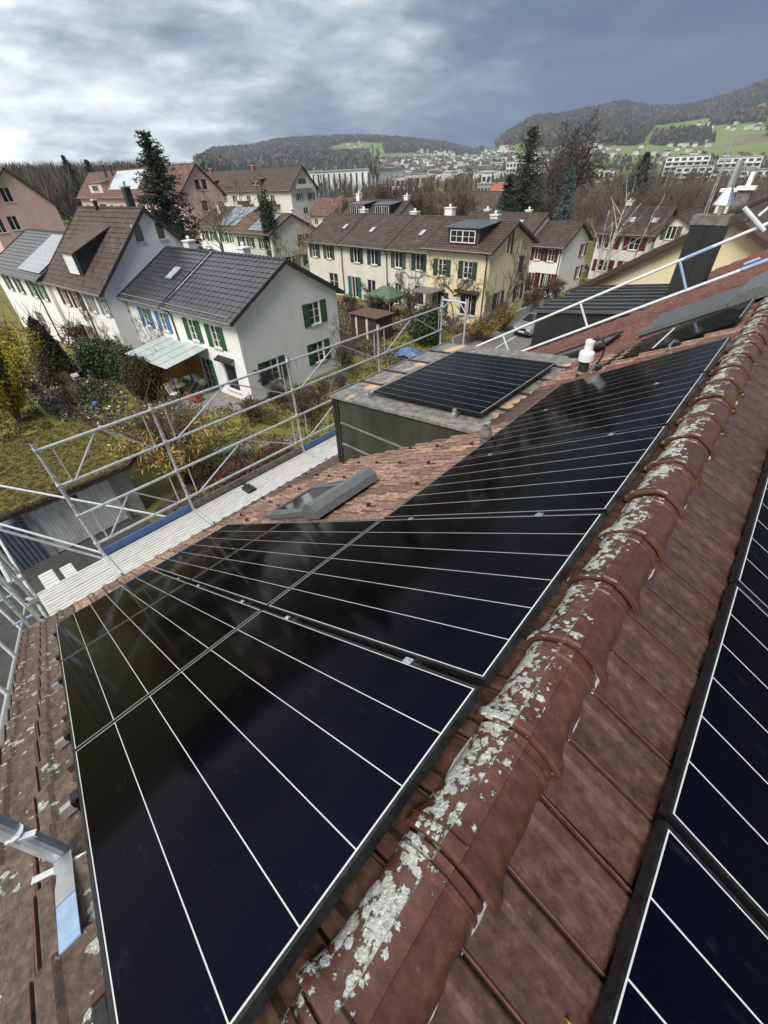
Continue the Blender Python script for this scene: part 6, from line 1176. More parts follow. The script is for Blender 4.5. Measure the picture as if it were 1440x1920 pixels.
climber('espalier vine across the yellow front', WW((-18.7, 33.6), 0, 0, 0, 'F'), [(-3.2, 0, 0, 1, 3.0), (-3.2, 2.7, 1, .35, 2.6), (-3.2, 2.9, -1, .4, 2.4), (-3.2, 3.1, .8, .2, 2.2)], 6, .06); climber('fan shaped bare vine on the yellow gable', WW((-18.7, 33.6), 0, 0, 0, 'G'), [(3.6, 0, -.1, 1, 4.2), (3.9, 0, .3, 1, 4.6), (3.3, 1.8, -.9, .5, 3.0), (4.2, 2.2, .8, .6, 2.8), (3.7, 2.5, .1, 1, 3.)], 8, .05); climber('bare vine on the cream house beside the yellow one', WW(PE, -2, 0, 0, 'F'), [(-4.4, 0, 0, 1, 3.0), (-4.4, 2.9, 1, .1, 2.4), (-4.4, 2.9, -1, .2, 1.8)], 12, .03)
# beds: low herbs, snowdrops, crocus; stuff nobody could count
def bed(name, poly, n, ls, mats, wts, hz=.12, up=.6):
    xs, ys = [p[0] for p in poly], [p[1] for p in poly]; P = np.stack([RNG.uniform(min(xs), max(xs), n), RNG.uniform(min(ys), max(ys), n)], 1); k = np.zeros(n, bool)
    for i in range(len(poly)):
        (x0, y0), (x1, y1) = poly[i], poly[(i + 1) % len(poly)]; c = ((y0 > P[:, 1]) != (y1 > P[:, 1])) & (P[:, 0] < (x1 - x0) * (P[:, 1] - y0) / (y1 - y0 + 1e-9) + x0); k ^= c
    P = P[k]; cl = np.sin(P[:, 0] * 2.3 + 1) * np.sin(P[:, 1] * 2.9) + RNG.normal(size=len(P)) * .5; P = P[cl > -.35]; cl = cl[cl > -.35]
    P = np.concatenate([P, np.abs(RNG.normal(size=(len(P), 1))) * hz + .03], 1); V, Fq = leafquads(P, ls, up=up); npmesh(name, V, Fq, [M[m] for m in mats], None, mi=RNG.choice(len(mats), len(P), p=wts), kind='stuff')
bed('flowering_herbs', [(-41, 3.2), (-30, 3.2), (-26, 5.2), (-30, 7.4), (-36, 8.4), (-42, 7)], 9000, .12, ['herb', 'flower_w', 'flower_p', 'drygrass', 'redleaf'], [.50, .09, .06, .23, .12]); bed('snowdrops', [(-30.5, 8.0), (-24.6, 6.6), (-23, 8), (-27.5, 9.6)], 3200, .10, ['herb', 'flower_w', 'drygrass'], [.56, .18, .26])
bed('bed_plants', [(-26, 7.5), (-22, 5), (-10, 3.2), (-8, 12), (-14, 13), (-19, 10)], 14000, .10, ['herb', 'drygrass', 'redleaf', 'moss'], [.36, .34, .1, .2]); bed('bed_plants', [(-44, 24), (-20, 22), (-19, 27), (-26, 35), (-44, 35)], 15000, .14, ['herb', 'drygrass', 'redleaf', 'moss'], [.36, .38, .08, .18]); bed('grass_tufts', [(-24, 10), (-14, 12), (-14, 26), (-20, 26), (-22, 18)], 16000, .10, ['moss', 'herb', 'drygrass'], [.5, .3, .2], .05); bed('grass_tufts', [(-37, 0), (-22, .4), (-22, 2.4), (-37, 3.2)], 9000, .09, ['moss', 'herb', 'drygrass'], [.6, .3, .1], .04); bed('grass_tufts', [(-34, 6), (-29, 4.4), (-19, 6), (-20, 11), (-30, 8.4)], 9000, .09, ['moss', 'herb', 'drygrass'], [.6, .3, .1], .04); bed('hedge_litter', [(-24, 33), (-17.9, 28), (-17.9, 60), (-40, 62), (-40, 50)], 9000, .16, ['drygrass', 'twig', 'herb'], [.5, .3, .2], .2)
# ------------------------------------------------------------------ car on the side road
M['carpaint'] = mat('silver_paint', (0.42, 0.43, 0.45), rough=0.28, metal=0.6); M['tyre'] = mat('tyre', (0.012, 0.012, 0.012), rough=0.8); M['lampglass'] = mat('headlight_glass', (0.75, 0.77, 0.8), rough=0.1, metal=0.4)
cr_ = thing('parked_car', 'silver grey hatchback parked on the side road facing the viewer', 'car', (-15.35, 34.3, 0.02), R(-4))
def carbody():
    # stations along the length (y from the nose), half widths and heights: sill, belt, roof line
    st = [(0.0, .62, .42, .62, .0), (0.06, .78, .30, .80, .0), (0.35, .86, .26, .92, .0), (1.05, .88, .25, 1.02, .0), (1.30, .88, .25, 1.05, .0), (2.0, .88, .25, 1.06, .0), (3.0, .88, .26, 1.08, .0), (3.6, .86, .28, 1.08, .0), (3.9, .80, .34, 1.0, .0), (3.98, .70, .45, .85, .0)]
    m = MB(); n = 8
    for y, w_, z0, z1, _ in st:
        for x, z in ((-w_ * .9, z0), (-w_, z0 + .15), (-w_, z1 - .18), (-w_ * .9, z1), (w_ * .9, z1), (w_, z1 - .18), (w_, z0 + .15), (w_ * .9, z0)): m.v.append((x, y, z))
    for i in range(len(st) - 1):
        for k in range(n): m.f.append((i * n + k, i * n + (k + 1) % n, (i + 1) * n + (k + 1) % n, (i + 1) * n + k)); m.m.append(0)
    m.f += [tuple(range(n))[::-1], tuple((len(st) - 1) * n + k for k in range(n))]; m.m += [0, 0]
    return m
carbody().build('body', M['carpaint'], cr_)
def cabin(mb, ins, zt, mi=0):
    B0 = [(-.80, 1.15), (.80, 1.15), (.78, 3.75), (-.78, 3.75)]; T0 = [(-.60, 1.95), (.60, 1.95), (.58, 3.35), (-.58, 3.35)]
    vs = [(x * ins, y, 1.02) for x, y in B0] + [(x * ins, y, zt) for x, y in T0]; mb.add(vs, [(0, 1, 5, 4), (1, 2, 6, 5), (2, 3, 7, 6), (3, 0, 4, 7), (4, 5, 6, 7)], mi)
m = MB(); cabin(m, 1.0, 1.47); m.build('window_band', M['glass'], cr_)
m = MB(); m.box(-.60, .60, 1.98, 3.34, 1.47, 1.51)
for s in (-1, 1):
    m.bar((s * .80, 1.15, 1.03), (s * .60, 1.95, 1.48), .06, .05); m.bar((s * .79, 2.45, 1.03), (s * .6, 2.5, 1.48), .05, .06); m.bar((s * .78, 3.75, 1.03), (s * .58, 3.35, 1.48), .12, .08); m.bar((s * .6, 1.95, 1.49), (s * .58, 3.35, 1.49), .05, .05)
m.build('roof', M['carpaint'], cr_)
for s in (-1, 1):
    for y in (.72, 3.2):
        w_ = MB(); w_.tube([(s * .72, y, .32), (s * .90, y, .32)], .32, 18); W = w_.build('wheel', M['tyre'], cr_); r_ = MB(); r_.tube([(s * .895, y, .32), (s * .91, y, .32)], .2, 12); r_.build('rim', M['alu'], W)
    m = MB(); m.obox((s * .60, .03, .70), (.17, .03 * s, 0), (0, .06, 0), (0, 0, .065)); m.build('headlight', M['lampglass'], cr_); m = MB(); m.obox((s * .66, .05, .88), (.15, .05 * s, 0), (0, .05, 0), (0, 0, .018)); m.build('daylight_strip', M['lampglass'], cr_)
    m = MB(); m.obox((s * .98, 1.42, 1.06), (.09, 0, 0), (0, .05, 0), (0, 0, .06)); m.build('wing_mirror', M['carpaint'], cr_); m = MB(); m.obox((s * .62, 0.02, .44), (.14, .02, 0), (0, .03, 0), (0, 0, .07)); m.build('fog_light', M['tyre'], cr_)
m = MB(); m.box(-.42, .42, -.03, .05, .60, .76); m.box(-.55, .55, -.02, .05, .30, .42); m.build('grille', M['tyre'], cr_); m = MB(); m.box(-.26, .26, -.045, -.028, .44, .55); m.build('number_plate', M['sash'], cr_)
m = MB()
for s in (-1, 1): m.bar((-.08, -.035, .70 + .0), (0, -.035, .74), .012, .012); m.bar((0, -.035, .74), (.08, -.035, .70), .012, .012)
m.build('badge', M['steel'], cr_)
# street lamp
p = G(1072, 533); t = thing('street_lamp', 'slim grey street lamp with a bent arm before the red shuttered gable', 'street lamp', (p[0], p[1], 0)); m = MB(); m.tube([(0, 0, 0), (0, 0, 4.9)], [.06, .04], 8); m.build('pole', M['galv'], t); m = MB(); m.tube([(0, 0, 4.85), (.35, 0, 4.98), (.9, 0, 5.0)], .03, 7); m.build('arm', M['galv'], t); m = MB(); m.obox((1.15, 0, 5.0), (.28, 0, 0), (0, .09, 0), (0, 0, .05)); m.build('lamp_head', M['alu'], t)
# green tarpaulin pavilion, garden bits
p = (-29.5, 33.2, 0); t = thing('garden_pavilion', 'faded green tarpaulin pavilion in front of the cream terrace', 'pavilion', p); M['tarp'] = mat('green_tarpaulin', [(0.06, 0.10, 0.065), (0.10, 0.15, 0.10)], 2, .8)
m = MB(); m.add([(-1.7, -1.5, 2.0), (1.7, -1.5, 2.0), (1.7, 1.5, 2.0), (-1.7, 1.5, 2.0), (-.3, 0, 2.75), (.3, 0, 2.75)], [(0, 1, 5, 4), (1, 2, 5), (2, 3, 4, 5), (3, 0, 4)])
for a, b_ in (((-1.7, -1.5), (1.7, -1.5)), ((1.7, -1.5), (1.7, 1.5))): m.quad((*a, 1.72), (*b_, 1.72), (*b_, 2.0), (*a, 2.0))
m.build('canopy_cloth', M['tarp'], t)
for x in (-1.65, 1.65):
    for y in (-1.45, 1.45): m = MB(); m.tube([(x, y, 0), (x, y, 2)], .03, 6); m.build('pavilion_leg', M['galv'], t)
def local(u, v, z=0): c, s = math.cos(R(RT_)), math.sin(R(RT_)); return (PVT[0] + c * u - s * v, PVT[1] + s * u + c * v, z)
def chair(label, loc, rz, m_, group):
    t = thing('garden_chair', label, 'garden chair', loc, rz, group); b = MB(); b.box(-.24, .24, -.24, .24, .42, .46); b.build('seat', M[m_], t); b = MB(); b.obox((0, .26, .70), (.23, 0, 0), (0, .02, 0), (0, .06, .25)); b.build('backrest', M[m_], t)
    for x in (-.21, .21):
        for y in (-.21, .21): b = MB(); b.tube([(x, y, 0), (x * .95, y * .95, .43)], .016, 5); b.build('leg', M['galv'], t)
for i, (u, v, rz, lb) in enumerate(((-5.9, -2.0, .5, 'light garden chair under the canopy by the round table'), (-4.9, -2.5, 2.2, 'pale garden chair at the outer edge of the patio'), (-5.1, -1.2, 3.6, 'dark garden chair close to the patio door'), (-4.2, -1.7, 1.1, 'dark garden chair beside the barbecue'))): chair(lb, local(u, v), rz, 'sash' if i < 2 else 'blacksheet', 'garden chairs on the patio')
t = thing('garden_table', 'small round garden table on the patio under the canopy', 'garden table', local(-5.3, -1.85)); b = MB(); b.lathe([(.48, .70), (.5, .72), (.48, .74)], n=18); b.build('tabletop', M['greysh'], t); b = MB(); b.tube([(0, 0, 0), (0, 0, .7)], .04, 8); b.lathe([(.26, 0), (.22, .03)], n=12); b.build('table_leg', M['blacksheet'], t)
t = thing('barbecue', 'round kettle barbecue with pale lid by the green patio shutter', 'barbecue', local(-3.95, -.9)); b = MB(); b.lathe([(.05, .62), (.24, .72), (.28, .85), (.24, 1.0), (.06, 1.09)], n=14); b.build('kettle', M['zinc'], t)
for a in (0, 2.1, 4.2): b = MB(); b.tube([(math.cos(a) * .3, math.sin(a) * .3, 0), (math.cos(a) * .12, math.sin(a) * .12, .7)], .015, 5); b.build('barbecue_leg', M['blacksheet'], t)
M['toyred'] = mat('orange_red_plastic', [(0.42, 0.05, 0.02), (0.5, 0.07, 0.03)], 5, .45)
t = thing('toy_digger', 'orange red toy heap on the lawn edge before the patio', 'toy', G(368, 752, 0)); 
b = MB(); b.obox((0, 0, .22), (.42, .1, 0), (-.06, .26, 0), (0, 0, .12)); b.build('toy_body', M['toyred'], t); b = MB(); b.obox((.3, .05, .42), (.14, 0, 0), (0, .18, 0), (.04, 0, .1)); b.build('toy_seat', M['toyred'], t); b = MB(); b.bar((-.4, -.1, .2), (-.8, -.15, .45), .08, .08); b.bar((-.8, -.15, .45), (-.95, -.1, .1), .12, .1); b.build('toy_arm', M['toyred'], t)
for x, y in ((-.25, -.25), (.25, -.2), (-.25, .3), (.25, .32)): b = MB(); b.tube([(x, y - .05, .11), (x, y + .05, .11)], .11, 10); b.build('toy_wheel', M['tyre'], t)
for i, (x, y, lb) in enumerate(((185, 768, 'blue glazed ball standing in the flower bed'), (340, 870, 'round blue bucket caught among the hazel twigs'))):
    q = G(x, y); t = thing('garden_ball' if i == 0 else 'bucket', lb, 'garden ornament' if i == 0 else 'bucket', (q[0], q[1], 0)); b = MB(); zz = [(.02, .25), (.12, .28), (.18, .4), (.16, .52), (.03, .58)] if i == 0 else [(.18, .5), (.24, 1.0), (.26, 1.02), (.22, 1.0), (.17, .55)]; b.lathe(zz, n=14); b.build('ball' if i == 0 else 'bucket_body', M['blue'], t); b = MB(); b.tube([(0, 0, 0), (0, 0, .5)], .025, 6); b.build('stake', M['galv'], t)
q = G(157, 738); t = thing('nesting_box', 'small pale bird box on a stake in front of the dark laurel', 'bird box', (q[0], q[1], 0)); b = MB(); b.box(-.2, .2, -.15, .15, 1.0, 1.25); b.build('box', M['cream'], t); b = MB(); b.extrude([(-.26, -.2, 1.25), (0, -.2, 1.42), (.26, -.2, 1.25)], (0, .4, 0)); b.build('box_roof', M['sash'], t); b = MB(); b.tube([(0, 0, 0), (0, 0, 1)], .03, 6); b.build('stake', M['bark'], t)
q = G(712, 662); t = thing('garden_shed', 'low weathered garden shed with a flat roof in the middle garden', 'shed', (-26.0, 27.2, 0)); b = MB(); b.box(-1.5, 1.5, -1, 1, 0, 1.9); b.build('wall', M['soffit'], t); b = MB(); b.box(-1.7, 1.7, -1.2, 1.2, 1.9, 1.98); b.build('roof', M['deadleaf'], t)
for k in range(12): b = MB(); b.box(-1.5 + k * .25, -1.28 + k * .25, -1.03, -1.0, .05, 1.85); b.build('plank', M['plank'] if k % 5 == 2 else M['soffit'], t)
q = G(770, 668); t = thing('garden_tarp', 'crumpled blue tarpaulin over a heap in the far garden', 'tarpaulin', (q[0], q[1], 0)); P = RNG.normal(size=(60, 3)); 
b = MB(); N_ = 8
for i in range(N_ + 1):
    for j in range(N_ + 1): x, y = (i / N_ - .5) * 2.4, (j / N_ - .5) * 1.6; b.v.append((x, y, max(0.02, .7 - .35 * x * x - .7 * y * y + random.uniform(-.08, .08))))
for i in range(N_):
    for j in range(N_): a = i * (N_ + 1) + j; b.f.append((a, a + N_ + 1, a + N_ + 2, a + 1)); b.m.append(0)
M['bluetarp'] = mat('blue_tarp', [(0.05, 0.10, 0.20), (0.09, 0.16, 0.30)], 3, .5); b.build('tarp_sheet', M['bluetarp'], t)
# a fresh leaf lying on the tiles at the lower edge
M['leafy'] = mat('yellow_green_leaf', (0.42, 0.40, 0.06), rough=.6); q = SR(-.447, .375, .022); t = thing('leaf', 'small yellow green leaf standing on a tile at the bottom edge', 'leaf', tuple(q)); b = MB(); b.add([(0, 0, 0), (.010, -.002, .016), (.007, 0, .036), (-.006, .001, .020), (.001, .004, .018)], [(0, 1, 4), (1, 2, 4), (2, 3, 4), (3, 0, 4)]); b.build('leaf_blade', M['leafy'], t)
# overhead line pole right of the birches
loc, h = far_at(1376, 258, 70); t = thing('lattice_mast', 'slim leaning grey mast with a cross arm at the upper right', 'mast', loc); m = MB()
for k in range(4): a = k * math.pi / 2 + .78; m.tube([(math.cos(a) * .32, math.sin(a) * .32, 0), (math.cos(a) * .06, math.sin(a) * .06, h)], .035, 4)
m.build('mast_legs', M['galv'], t)
for k in range(9): z = h * (k + .6) / 9.6; r_ = .32 - .26 * z / h; m = MB(); m.bar((-r_, -r_, z), (r_, r_, z + .4), .03, .03); m.bar((r_, -r_, z), (-r_, r_, z + .4), .03, .03); m.build('lattice_brace', M['galv'], t)
m = MB(); m.bar((-.7, 0, h * .86), (.7, 0, h * .86), .06, .06); m.build('cross_arm', M['galv'], t)

# ------------------------------------------------------------------ the town in the valley
M['t_white'] = mat('far_white', [(0.62, 0.61, 0.59), (0.72, 0.71, 0.69)], .2, .9, rnd=.12); M['t_roof'] = mat('far_roof', [(0.07, 0.052, 0.046), (0.11, 0.08, 0.07)], .2, .9, rnd=.35); M['t_grey'] = mat('far_grey', [(0.25, 0.25, 0.25), (0.34, 0.34, 0.34)], .2, .9); M['t_dark'] = mat('far_window', (0.045, 0.05, 0.055), rough=.3)
# big white hall with dark pilasters
M['hallw'] = mat('hall_cladding', [(0.62, 0.63, 0.64), (0.70, 0.71, 0.72)], .3, .6)
hx0, hx1 = PY(578, 330, 230)[0], PY(692, 330, 230)[0]; t = thing('industrial_hall', 'long white hall divided by dark uprights behind the bare trees', 'hall', (hx0, 230, 0), world=True); m = MB(); m.box(hx0, hx1, 230, 262, -2, 14.5); m.build('wall', M['hallw'], t); m = MB(); m.box(hx0 - .5, hx1 + .5, 229.5, 262.5, 14.5, 15.2); m.build('roof', M['t_grey'], t)
for k in range(12): x = hx0 + (hx1 - hx0) * (k + .05) / 11.1; m = MB(); m.box(x - .55, x + .55, 229.6, 229.98, 0, 13.4); m.build('pilaster', M['t_dark'], t)
def block(label, px0, px1, py_top, dist, floors, bays, group=None, m='t_white', depth=12, balc=False, name='apartment_block', base=0):
    c, h = far_at((px0 + px1) / 2, py_top, dist); d = ray((px0 + px1) / 2, py_top); a = math.atan2(d[0], d[1]); w_ = abs(px1 - px0) * dist / (FPX * 1.28); t = thing(name, label, 'building', c, -a, group); b = MB(); b.box(-w_ / 2, w_ / 2, 0, depth, -4, h); b.build('wall', M[m], t); fh = h / (floors + .3)
    for f in range(floors):
        for k in range(bays): x0 = -w_ / 2 + w_ * (k + .18) / bays; b = MB(); b.box(x0, x0 + w_ * .64 / bays, -.08 if not balc else -.02, .02, fh * f + fh * .35, fh * f + fh * .92); b.build('window', M['t_dark'], t)
        if balc: b = MB(); b.box(-w_ / 2 + .5, w_ / 2 - .5, -1.3, -.02, fh * f + .0, fh * f + fh * .34); b.build('balcony_band', M['t_white'], t)
    b = MB(); b.box(-w_ / 2 - .3, w_ / 2 + .3, -.3, depth + .3, h, h + .5); b.build('roof', M['t_grey'], t); return t
GBk = 'pale apartment blocks at the right'
block('pale stepped apartment block with balconies, left of the mast', 1262, 1322, 292, 430, 6, 6, GBk, balc=True); block('lower front wing of the pale apartment blocks', 1278, 1330, 312, 380, 4, 5, GBk, balc=True); block('long pale apartment block right of the mast', 1362, 1418, 294, 450, 5, 6, GBk, balc=True); block('terraced pale flats under the long block', 1325, 1400, 316, 400, 3, 7, GBk, balc=True); block('pale flats at the right picture edge', 1400, 1440, 318, 360, 3, 4, GBk, balc=True)
GI = 'flat roofed buildings in the valley'
for lb, a, b_, y, d, f, k, m_ in (('pale flat commercial block above the railed dormers', 712, 760, 332, 330, 2, 5, 't_white'), ('grey flat block with white bands', 752, 800, 327, 360, 2, 4, 't_white'), ('white cube tower block in front of the town', 904, 922, 325, 380, 2, 2, 't_white'), ('long grey factory hall left of the fir', 896, 948, 345, 300, 1, 8, 't_grey'), ('office block with window bands beside the fir', 952, 986, 303, 520, 4, 6, 't_white'), ('grey gabled works building by the oak', 1030, 1062, 322, 260, 2, 4, 't_grey'), ('light warehouse under the oak crown', 1120, 1150, 318, 360, 2, 4, 't_white'), ('white block far left of the town', 712, 736, 345, 240, 2, 3, 't_white'), ('glass gabled building above the railed dormers', 712, 728, 362, 130, 2, 2, 't_grey')): block(lb, a, b_, y, d, f, k, GI, m_, name='commercial_building')
# single houses: gabled boxes of shared meshes, one object each
def tiny(w_, d_, h, rh, rm):
    m = MB(); m.box(-w_ / 2, w_ / 2, -d_ / 2, d_ / 2, -3, h); e = .6; m.extrude([(-w_ / 2 - e, -d_ / 2 - e, h - .3), (-w_ / 2 - e, d_ / 2 + e, h - .3), (-w_ / 2 - e, 0, h + rh)], (w_ + 2 * e, 0, 0), 1)
    for k in range(3):
        for f in range(2): m.box(-w_ * .36 + k * w_ * .27, -w_ * .36 + k * w_ * .27 + 1.3, -d_ / 2 - .06, -d_ / 2, 1.2 + f * 2.8, 2.6 + f * 2.8, 2)
    return m.mesh('town_house', [M['t_white'], M[rm], M['t_dark']])
M['t_red'] = mat('far_red_roof', [(0.15, 0.065, 0.045), (0.20, 0.09, 0.065)], .2, .9, rnd=.3); TM = [tiny(11, 9, 7.0, 2.9, 't_roof'), tiny(14, 9, 7.6, 2.8, 't_roof'), tiny(9, 9, 6.6, 3.0, 't_red'), tiny(18, 11, 8.5, 1.2, 't_grey')]
def cast(x, y):
    d = ray(x, y); hz = math.hypot(d[0], d[1]); rs = np.arange(160, 2600, 6.0); X, Y = CP[0] + d[0] / hz * rs, CP[1] + d[1] / hz * rs; below = terrain(X, Y) >= CP[2] + d[2] / hz * rs; i = int(np.argmax(below)); return (X[i], Y[i], float(terrain(X[i:i + 1], Y[i:i + 1])[0])) if below.any() else None
regions = [((715, 300), (930, 340), 115, 5), ((930, 285), (1100, 335), 50, 6), ((780, 283), (960, 305), 52, 5), ((1020, 262), (1160, 300), 26, 6), ((1150, 265), (1330, 300), 18, 6), ((1300, 232), (1440, 246), 13, 4), ((650, 268), (690, 284), 4, 4), ((1240, 296), (1440, 322), 18, 6)]
placed = []
for (xa, ya), (xb, yb), n, gap_ in regions:
    k = 0; tries = 0
    while k < n and tries < n * 40:
        tries += 1; x, y = random.uniform(xa, xb), random.uniform(ya, yb)
        if any(abs(x - q[0]) < gap_ * 1.2 and abs(y - q[1]) < gap_ * .55 for q in placed): continue
        p = cast(x, y)
        if p is None: continue
        placed.append((x, y)); k += 1; o = link(random.choices(TM, [5, 4, 1, 2])[0], 'town_house'); o.location = p; s = random.uniform(.7, 1.05) * (0.75 if x > 1120 else 1.2); o.scale = (s, s, s); o.rotation_euler = (0, 0, math.atan2(CP[0] - p[0], p[1] - CP[1]) + random.choice((0, .5, -.4, 1.2, -1)))
        props(o, 'small pale house of the distant town below the hills', 'house', 'houses of the distant town')
# woods: massed trees
def cone_shape(k=6):
    V = []; F = []
    for (z0, r0, z1, r1) in ((.08, .30, .5, .12), (.38, .22, .78, .07), (.66, .14, 1.0, .0)):
        b = len(V)
        for z, r in ((z0, r0), (z1, r1)):
            for j in range(k): a = 2 * math.pi * j / k; V.append((r * math.cos(a), r * math.sin(a), z))
        F += [(b + j, b + (j + 1) % k, b + k + (j + 1) % k, b + k + j) for j in range(k)]
    return np.array(V), np.array(F)
def round_shape(seed):
    rg = np.random.default_rng(seed); V, F = [], []
    for q in range(16):
        a = rg.uniform(0, 6.28); r = rg.uniform(.02, .28); c = np.array((math.cos(a) * r, math.sin(a) * r, rg.uniform(.42, .86))); d = unit(np.array((math.cos(a) * .6, math.sin(a) * .6, 1.0)) + rg.normal(size=3) * .25); s = unit(np.cross(d, rg.normal(size=3))); b = len(V); L = rg.uniform(.16, .26); V += [c - d * L * 1.6, c + s * .075, c + d * L, c - s * .075]; F.append((b, b + 1, b + 2, b + 3))
    return np.array(V), np.array(F)
def twig_shape(seed, n=54):
    rg = np.random.default_rng(seed); V, F = [], []
    for q in range(n):
        a = rg.uniform(0, 6.28); z0 = rg.uniform(0.12, .6); r = rg.uniform(.05, .36); z1 = min(1, z0 + rg.uniform(.2, .45)); p = np.array((0, 0, z0 * .8)); c = np.array((math.cos(a) * r * (1.25 - z1 * .7), math.sin(a) * r * (1.25 - z1 * .7), z1)); s = unit(np.cross(c - p, rg.normal(size=3))) * .0085; b = len(V); V += [p - s, p + s, c + s * .3, c - s * .3]; F.append((b, b + 1, b + 2, b + 3))
    V += [(-.02, 0, 0), (.02, 0, 0), (.01, 0, .8), (-.01, 0, .8)]; F.append((len(V) - 4, len(V) - 3, len(V) - 2, len(V) - 1)); return np.array(V), np.array(F)
TW_ = [twig_shape(i) for i in range(4)]
CS, RS_ = cone_shape(), [round_shape(i) for i in range(4)]
P_('wood_brown', [(0.07, 0.052, 0.043), (0.115, 0.088, 0.07), (0.15, 0.12, 0.10)], scale=.02); P_('wood_dark', [(0.018, 0.026, 0.018), (0.03, 0.04, 0.026)], scale=.02); P_('wood_olive', [(0.05, 0.05, 0.022), (0.09, 0.08, 0.035)], scale=.02)
def inpoly(x, y, poly):
    c = np.zeros(len(x), bool)
    for i in range(len(poly)): (x0, y0), (x1, y1) = poly[i], poly[(i + 1) % len(poly)]; c ^= ((y0 > y) != (y1 > y)) & (x < (x1 - x0) * (y - y0) / (y1 - y0 + 1e-9) + x0)
    return c
MEAD = [[(618, 276), (655, 265), (720, 268), (790, 279), (900, 283), (985, 268), (1010, 262), (1010, 345), (700, 345), (690, 292), (600, 296)], [(1010, 290), (1090, 276), (1200, 272), (1225, 236), (1330, 222), (1400, 205), (1440, 190), (1440, 330), (1010, 345)]]
HOLES = [[(720, 279), (880, 276), (890, 283), (720, 288)], [(850, 283), (900, 280), (900, 292), (850, 293)], [(1215, 268), (1300, 258), (1340, 262), (1330, 272), (1230, 276)], [(1330, 232), (1440, 222), (1440, 229), (1330, 237)], [(1010, 255), (1060, 250), (1060, 262), (1010, 264)]]
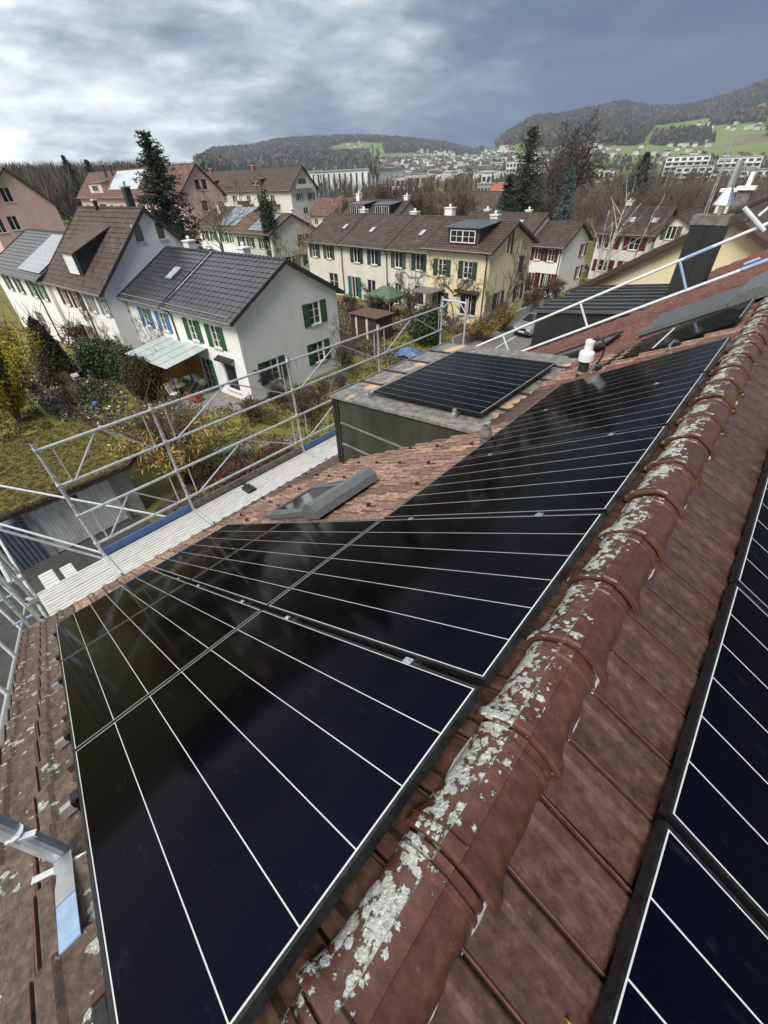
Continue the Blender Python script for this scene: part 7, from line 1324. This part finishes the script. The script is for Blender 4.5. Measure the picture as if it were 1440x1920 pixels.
def wood(name, az0, az1, r0, r1, n, h0, h1, frac, test=True, sq=True, fine=False, keep_green=False):
    az = np.radians(RNG.uniform(az0, az1, n)); D = np.interp(np.degrees(az), SKY_[:, 0], SKY_[:, 2]); r = RNG.uniform(0, 1, n) ** .6; r = (r0 + (r1 - r0) * r) * (D if sq else 1); X, Y = CP[0] + r * np.sin(az), CP[1] + r * np.cos(az); Z = terrain(X, Y); px, py, _ = project(np.stack([X, Y, Z], -1))
    if test:
        k = ~(inpoly(px, py, MEAD[0]) | inpoly(px, py, MEAD[1]))
        k |= (r > .965 * D) & (px < 905)
        for hh in HOLES: k |= inpoly(px, py, hh)
        X, Y, Z, px, py = X[k], Y[k], Z[k], px[k], py[k]
    if keep_green: k = ~((inpoly(px, py, MEAD[0]) | inpoly(px, py, MEAD[1])) & (py < 297)); X, Y, Z = X[k], Y[k], Z[k]
    n = len(X); H_ = RNG.uniform(h0, h1, n); nz = np.sin(X * .012 + 2) * np.sin(Y * .014) + .4 * np.sin(X * .05) + RNG.normal(size=n) * .35; con = nz > frac; VV, FF, MM = [], [], []; off = 0; pickk = RNG.integers(0, 4, n)
    for sel, (SV, SF), ww in [(con, CS, 0.95)] + [((~con) & (pickk == i), (TW_ if fine else RS_)[i], 1.35) for i in range(4)]:
        idx = np.where(sel)[0]
        if not len(idx): continue
        a = RNG.uniform(0, 6.28, len(idx)); c, s = np.cos(a)[:, None], np.sin(a)[:, None]; h = H_[idx][:, None]; wv = h * ww * RNG.uniform(.75, 1.2, (len(idx), 1)); V = np.stack([(SV[None, :, 0] * c - SV[None, :, 1] * s) * wv + X[idx][:, None], (SV[None, :, 0] * s + SV[None, :, 1] * c) * wv + Y[idx][:, None], SV[None, :, 2] * h + Z[idx][:, None] - .5], -1)
        F = SF[None] + (np.arange(len(idx)) * len(SV))[:, None, None] + off; off += len(idx) * len(SV); VV.append(V.reshape(-1, 3)); FF.append(F.reshape(-1, 4)); MM.append(np.repeat(np.where(sel is con, 1, np.where(RNG.random(len(idx)) < .12, 2, 0)), len(SF)))
    return npmesh(name, np.concatenate(VV), np.concatenate(FF), [M['wood_brown'], M['wood_dark'], M['wood_olive']], None, mi=np.concatenate(MM), kind='stuff')
wood('hill_wood', -60, -29, .50, 1.04, 13000, 16, 26, .25); wood('hill_wood', -30, 2, .50, 1.04, 15500, 16, 27, .2); wood('near_wood', -92, -56, .48, 1.05, 3300, 13, 19, 1.15, test=False, fine=True); wood('valley_wood', -52, -2, 140, 520, 420, 8, 13, .95, test=False, sq=False, fine=True); wood('town_trees', -46, -4, 520, 1700, 1900, 6, 11, .75, test=False, sq=False, keep_green=True)
wood('valley_wood', -25, -4, 92, 240, 420, 6, 9.5, 1.3, test=False, sq=False, fine=True)
wood('valley_wood', -62, -44, 300, 800, 1700, 11, 17, .9, test=False, sq=False, fine=True)
# quarry faces in the right hand hill
M['quarry'] = mat('pale_rock', [(0.38, 0.33, 0.22), (0.5, 0.46, 0.36)], .05, .95, coord='World')
for lb, pts in (('pale quarry face high on the right hill', [(1021, 232), (1030, 226), (1040, 225), (1042, 231), (1033, 240), (1026, 239)]), ('grey rock face beside the quarry', [(996, 232), (1006, 228), (1004, 236), (998, 238)])):
    q = [cast(*p) for p in pts]
    if all(q):
        c = np.mean(q, 0); t = MB(); tow = unit(CP - c); t.extrude([np.array(p) + tow * 45 + np.array((0, 0, 6)) for p in q], -tow * 30); o = t.build('quarry_face', M['quarry']); props(o, lb, 'rock face')
# thin valley haze
hz = MB(); hz.box(-3100, 3100, -3100, 3100, -420, 420); HZ = hz.build('haze', [], None); HZ['kind'] = 'stuff'
hm = bpy.data.materials.new('haze_air'); hm.use_nodes = True; t = hm.node_tree; t.nodes.clear(); o_ = t.nodes.new('ShaderNodeOutputMaterial'); v = t.nodes.new('ShaderNodeVolumePrincipled'); v.inputs['Density'].default_value = 0.00016; v.inputs['Color'].default_value = (0.72, 0.82, 0.95, 1); t.links.new(v.outputs[0], o_.inputs['Volume']); HZ.data.materials.append(hm)
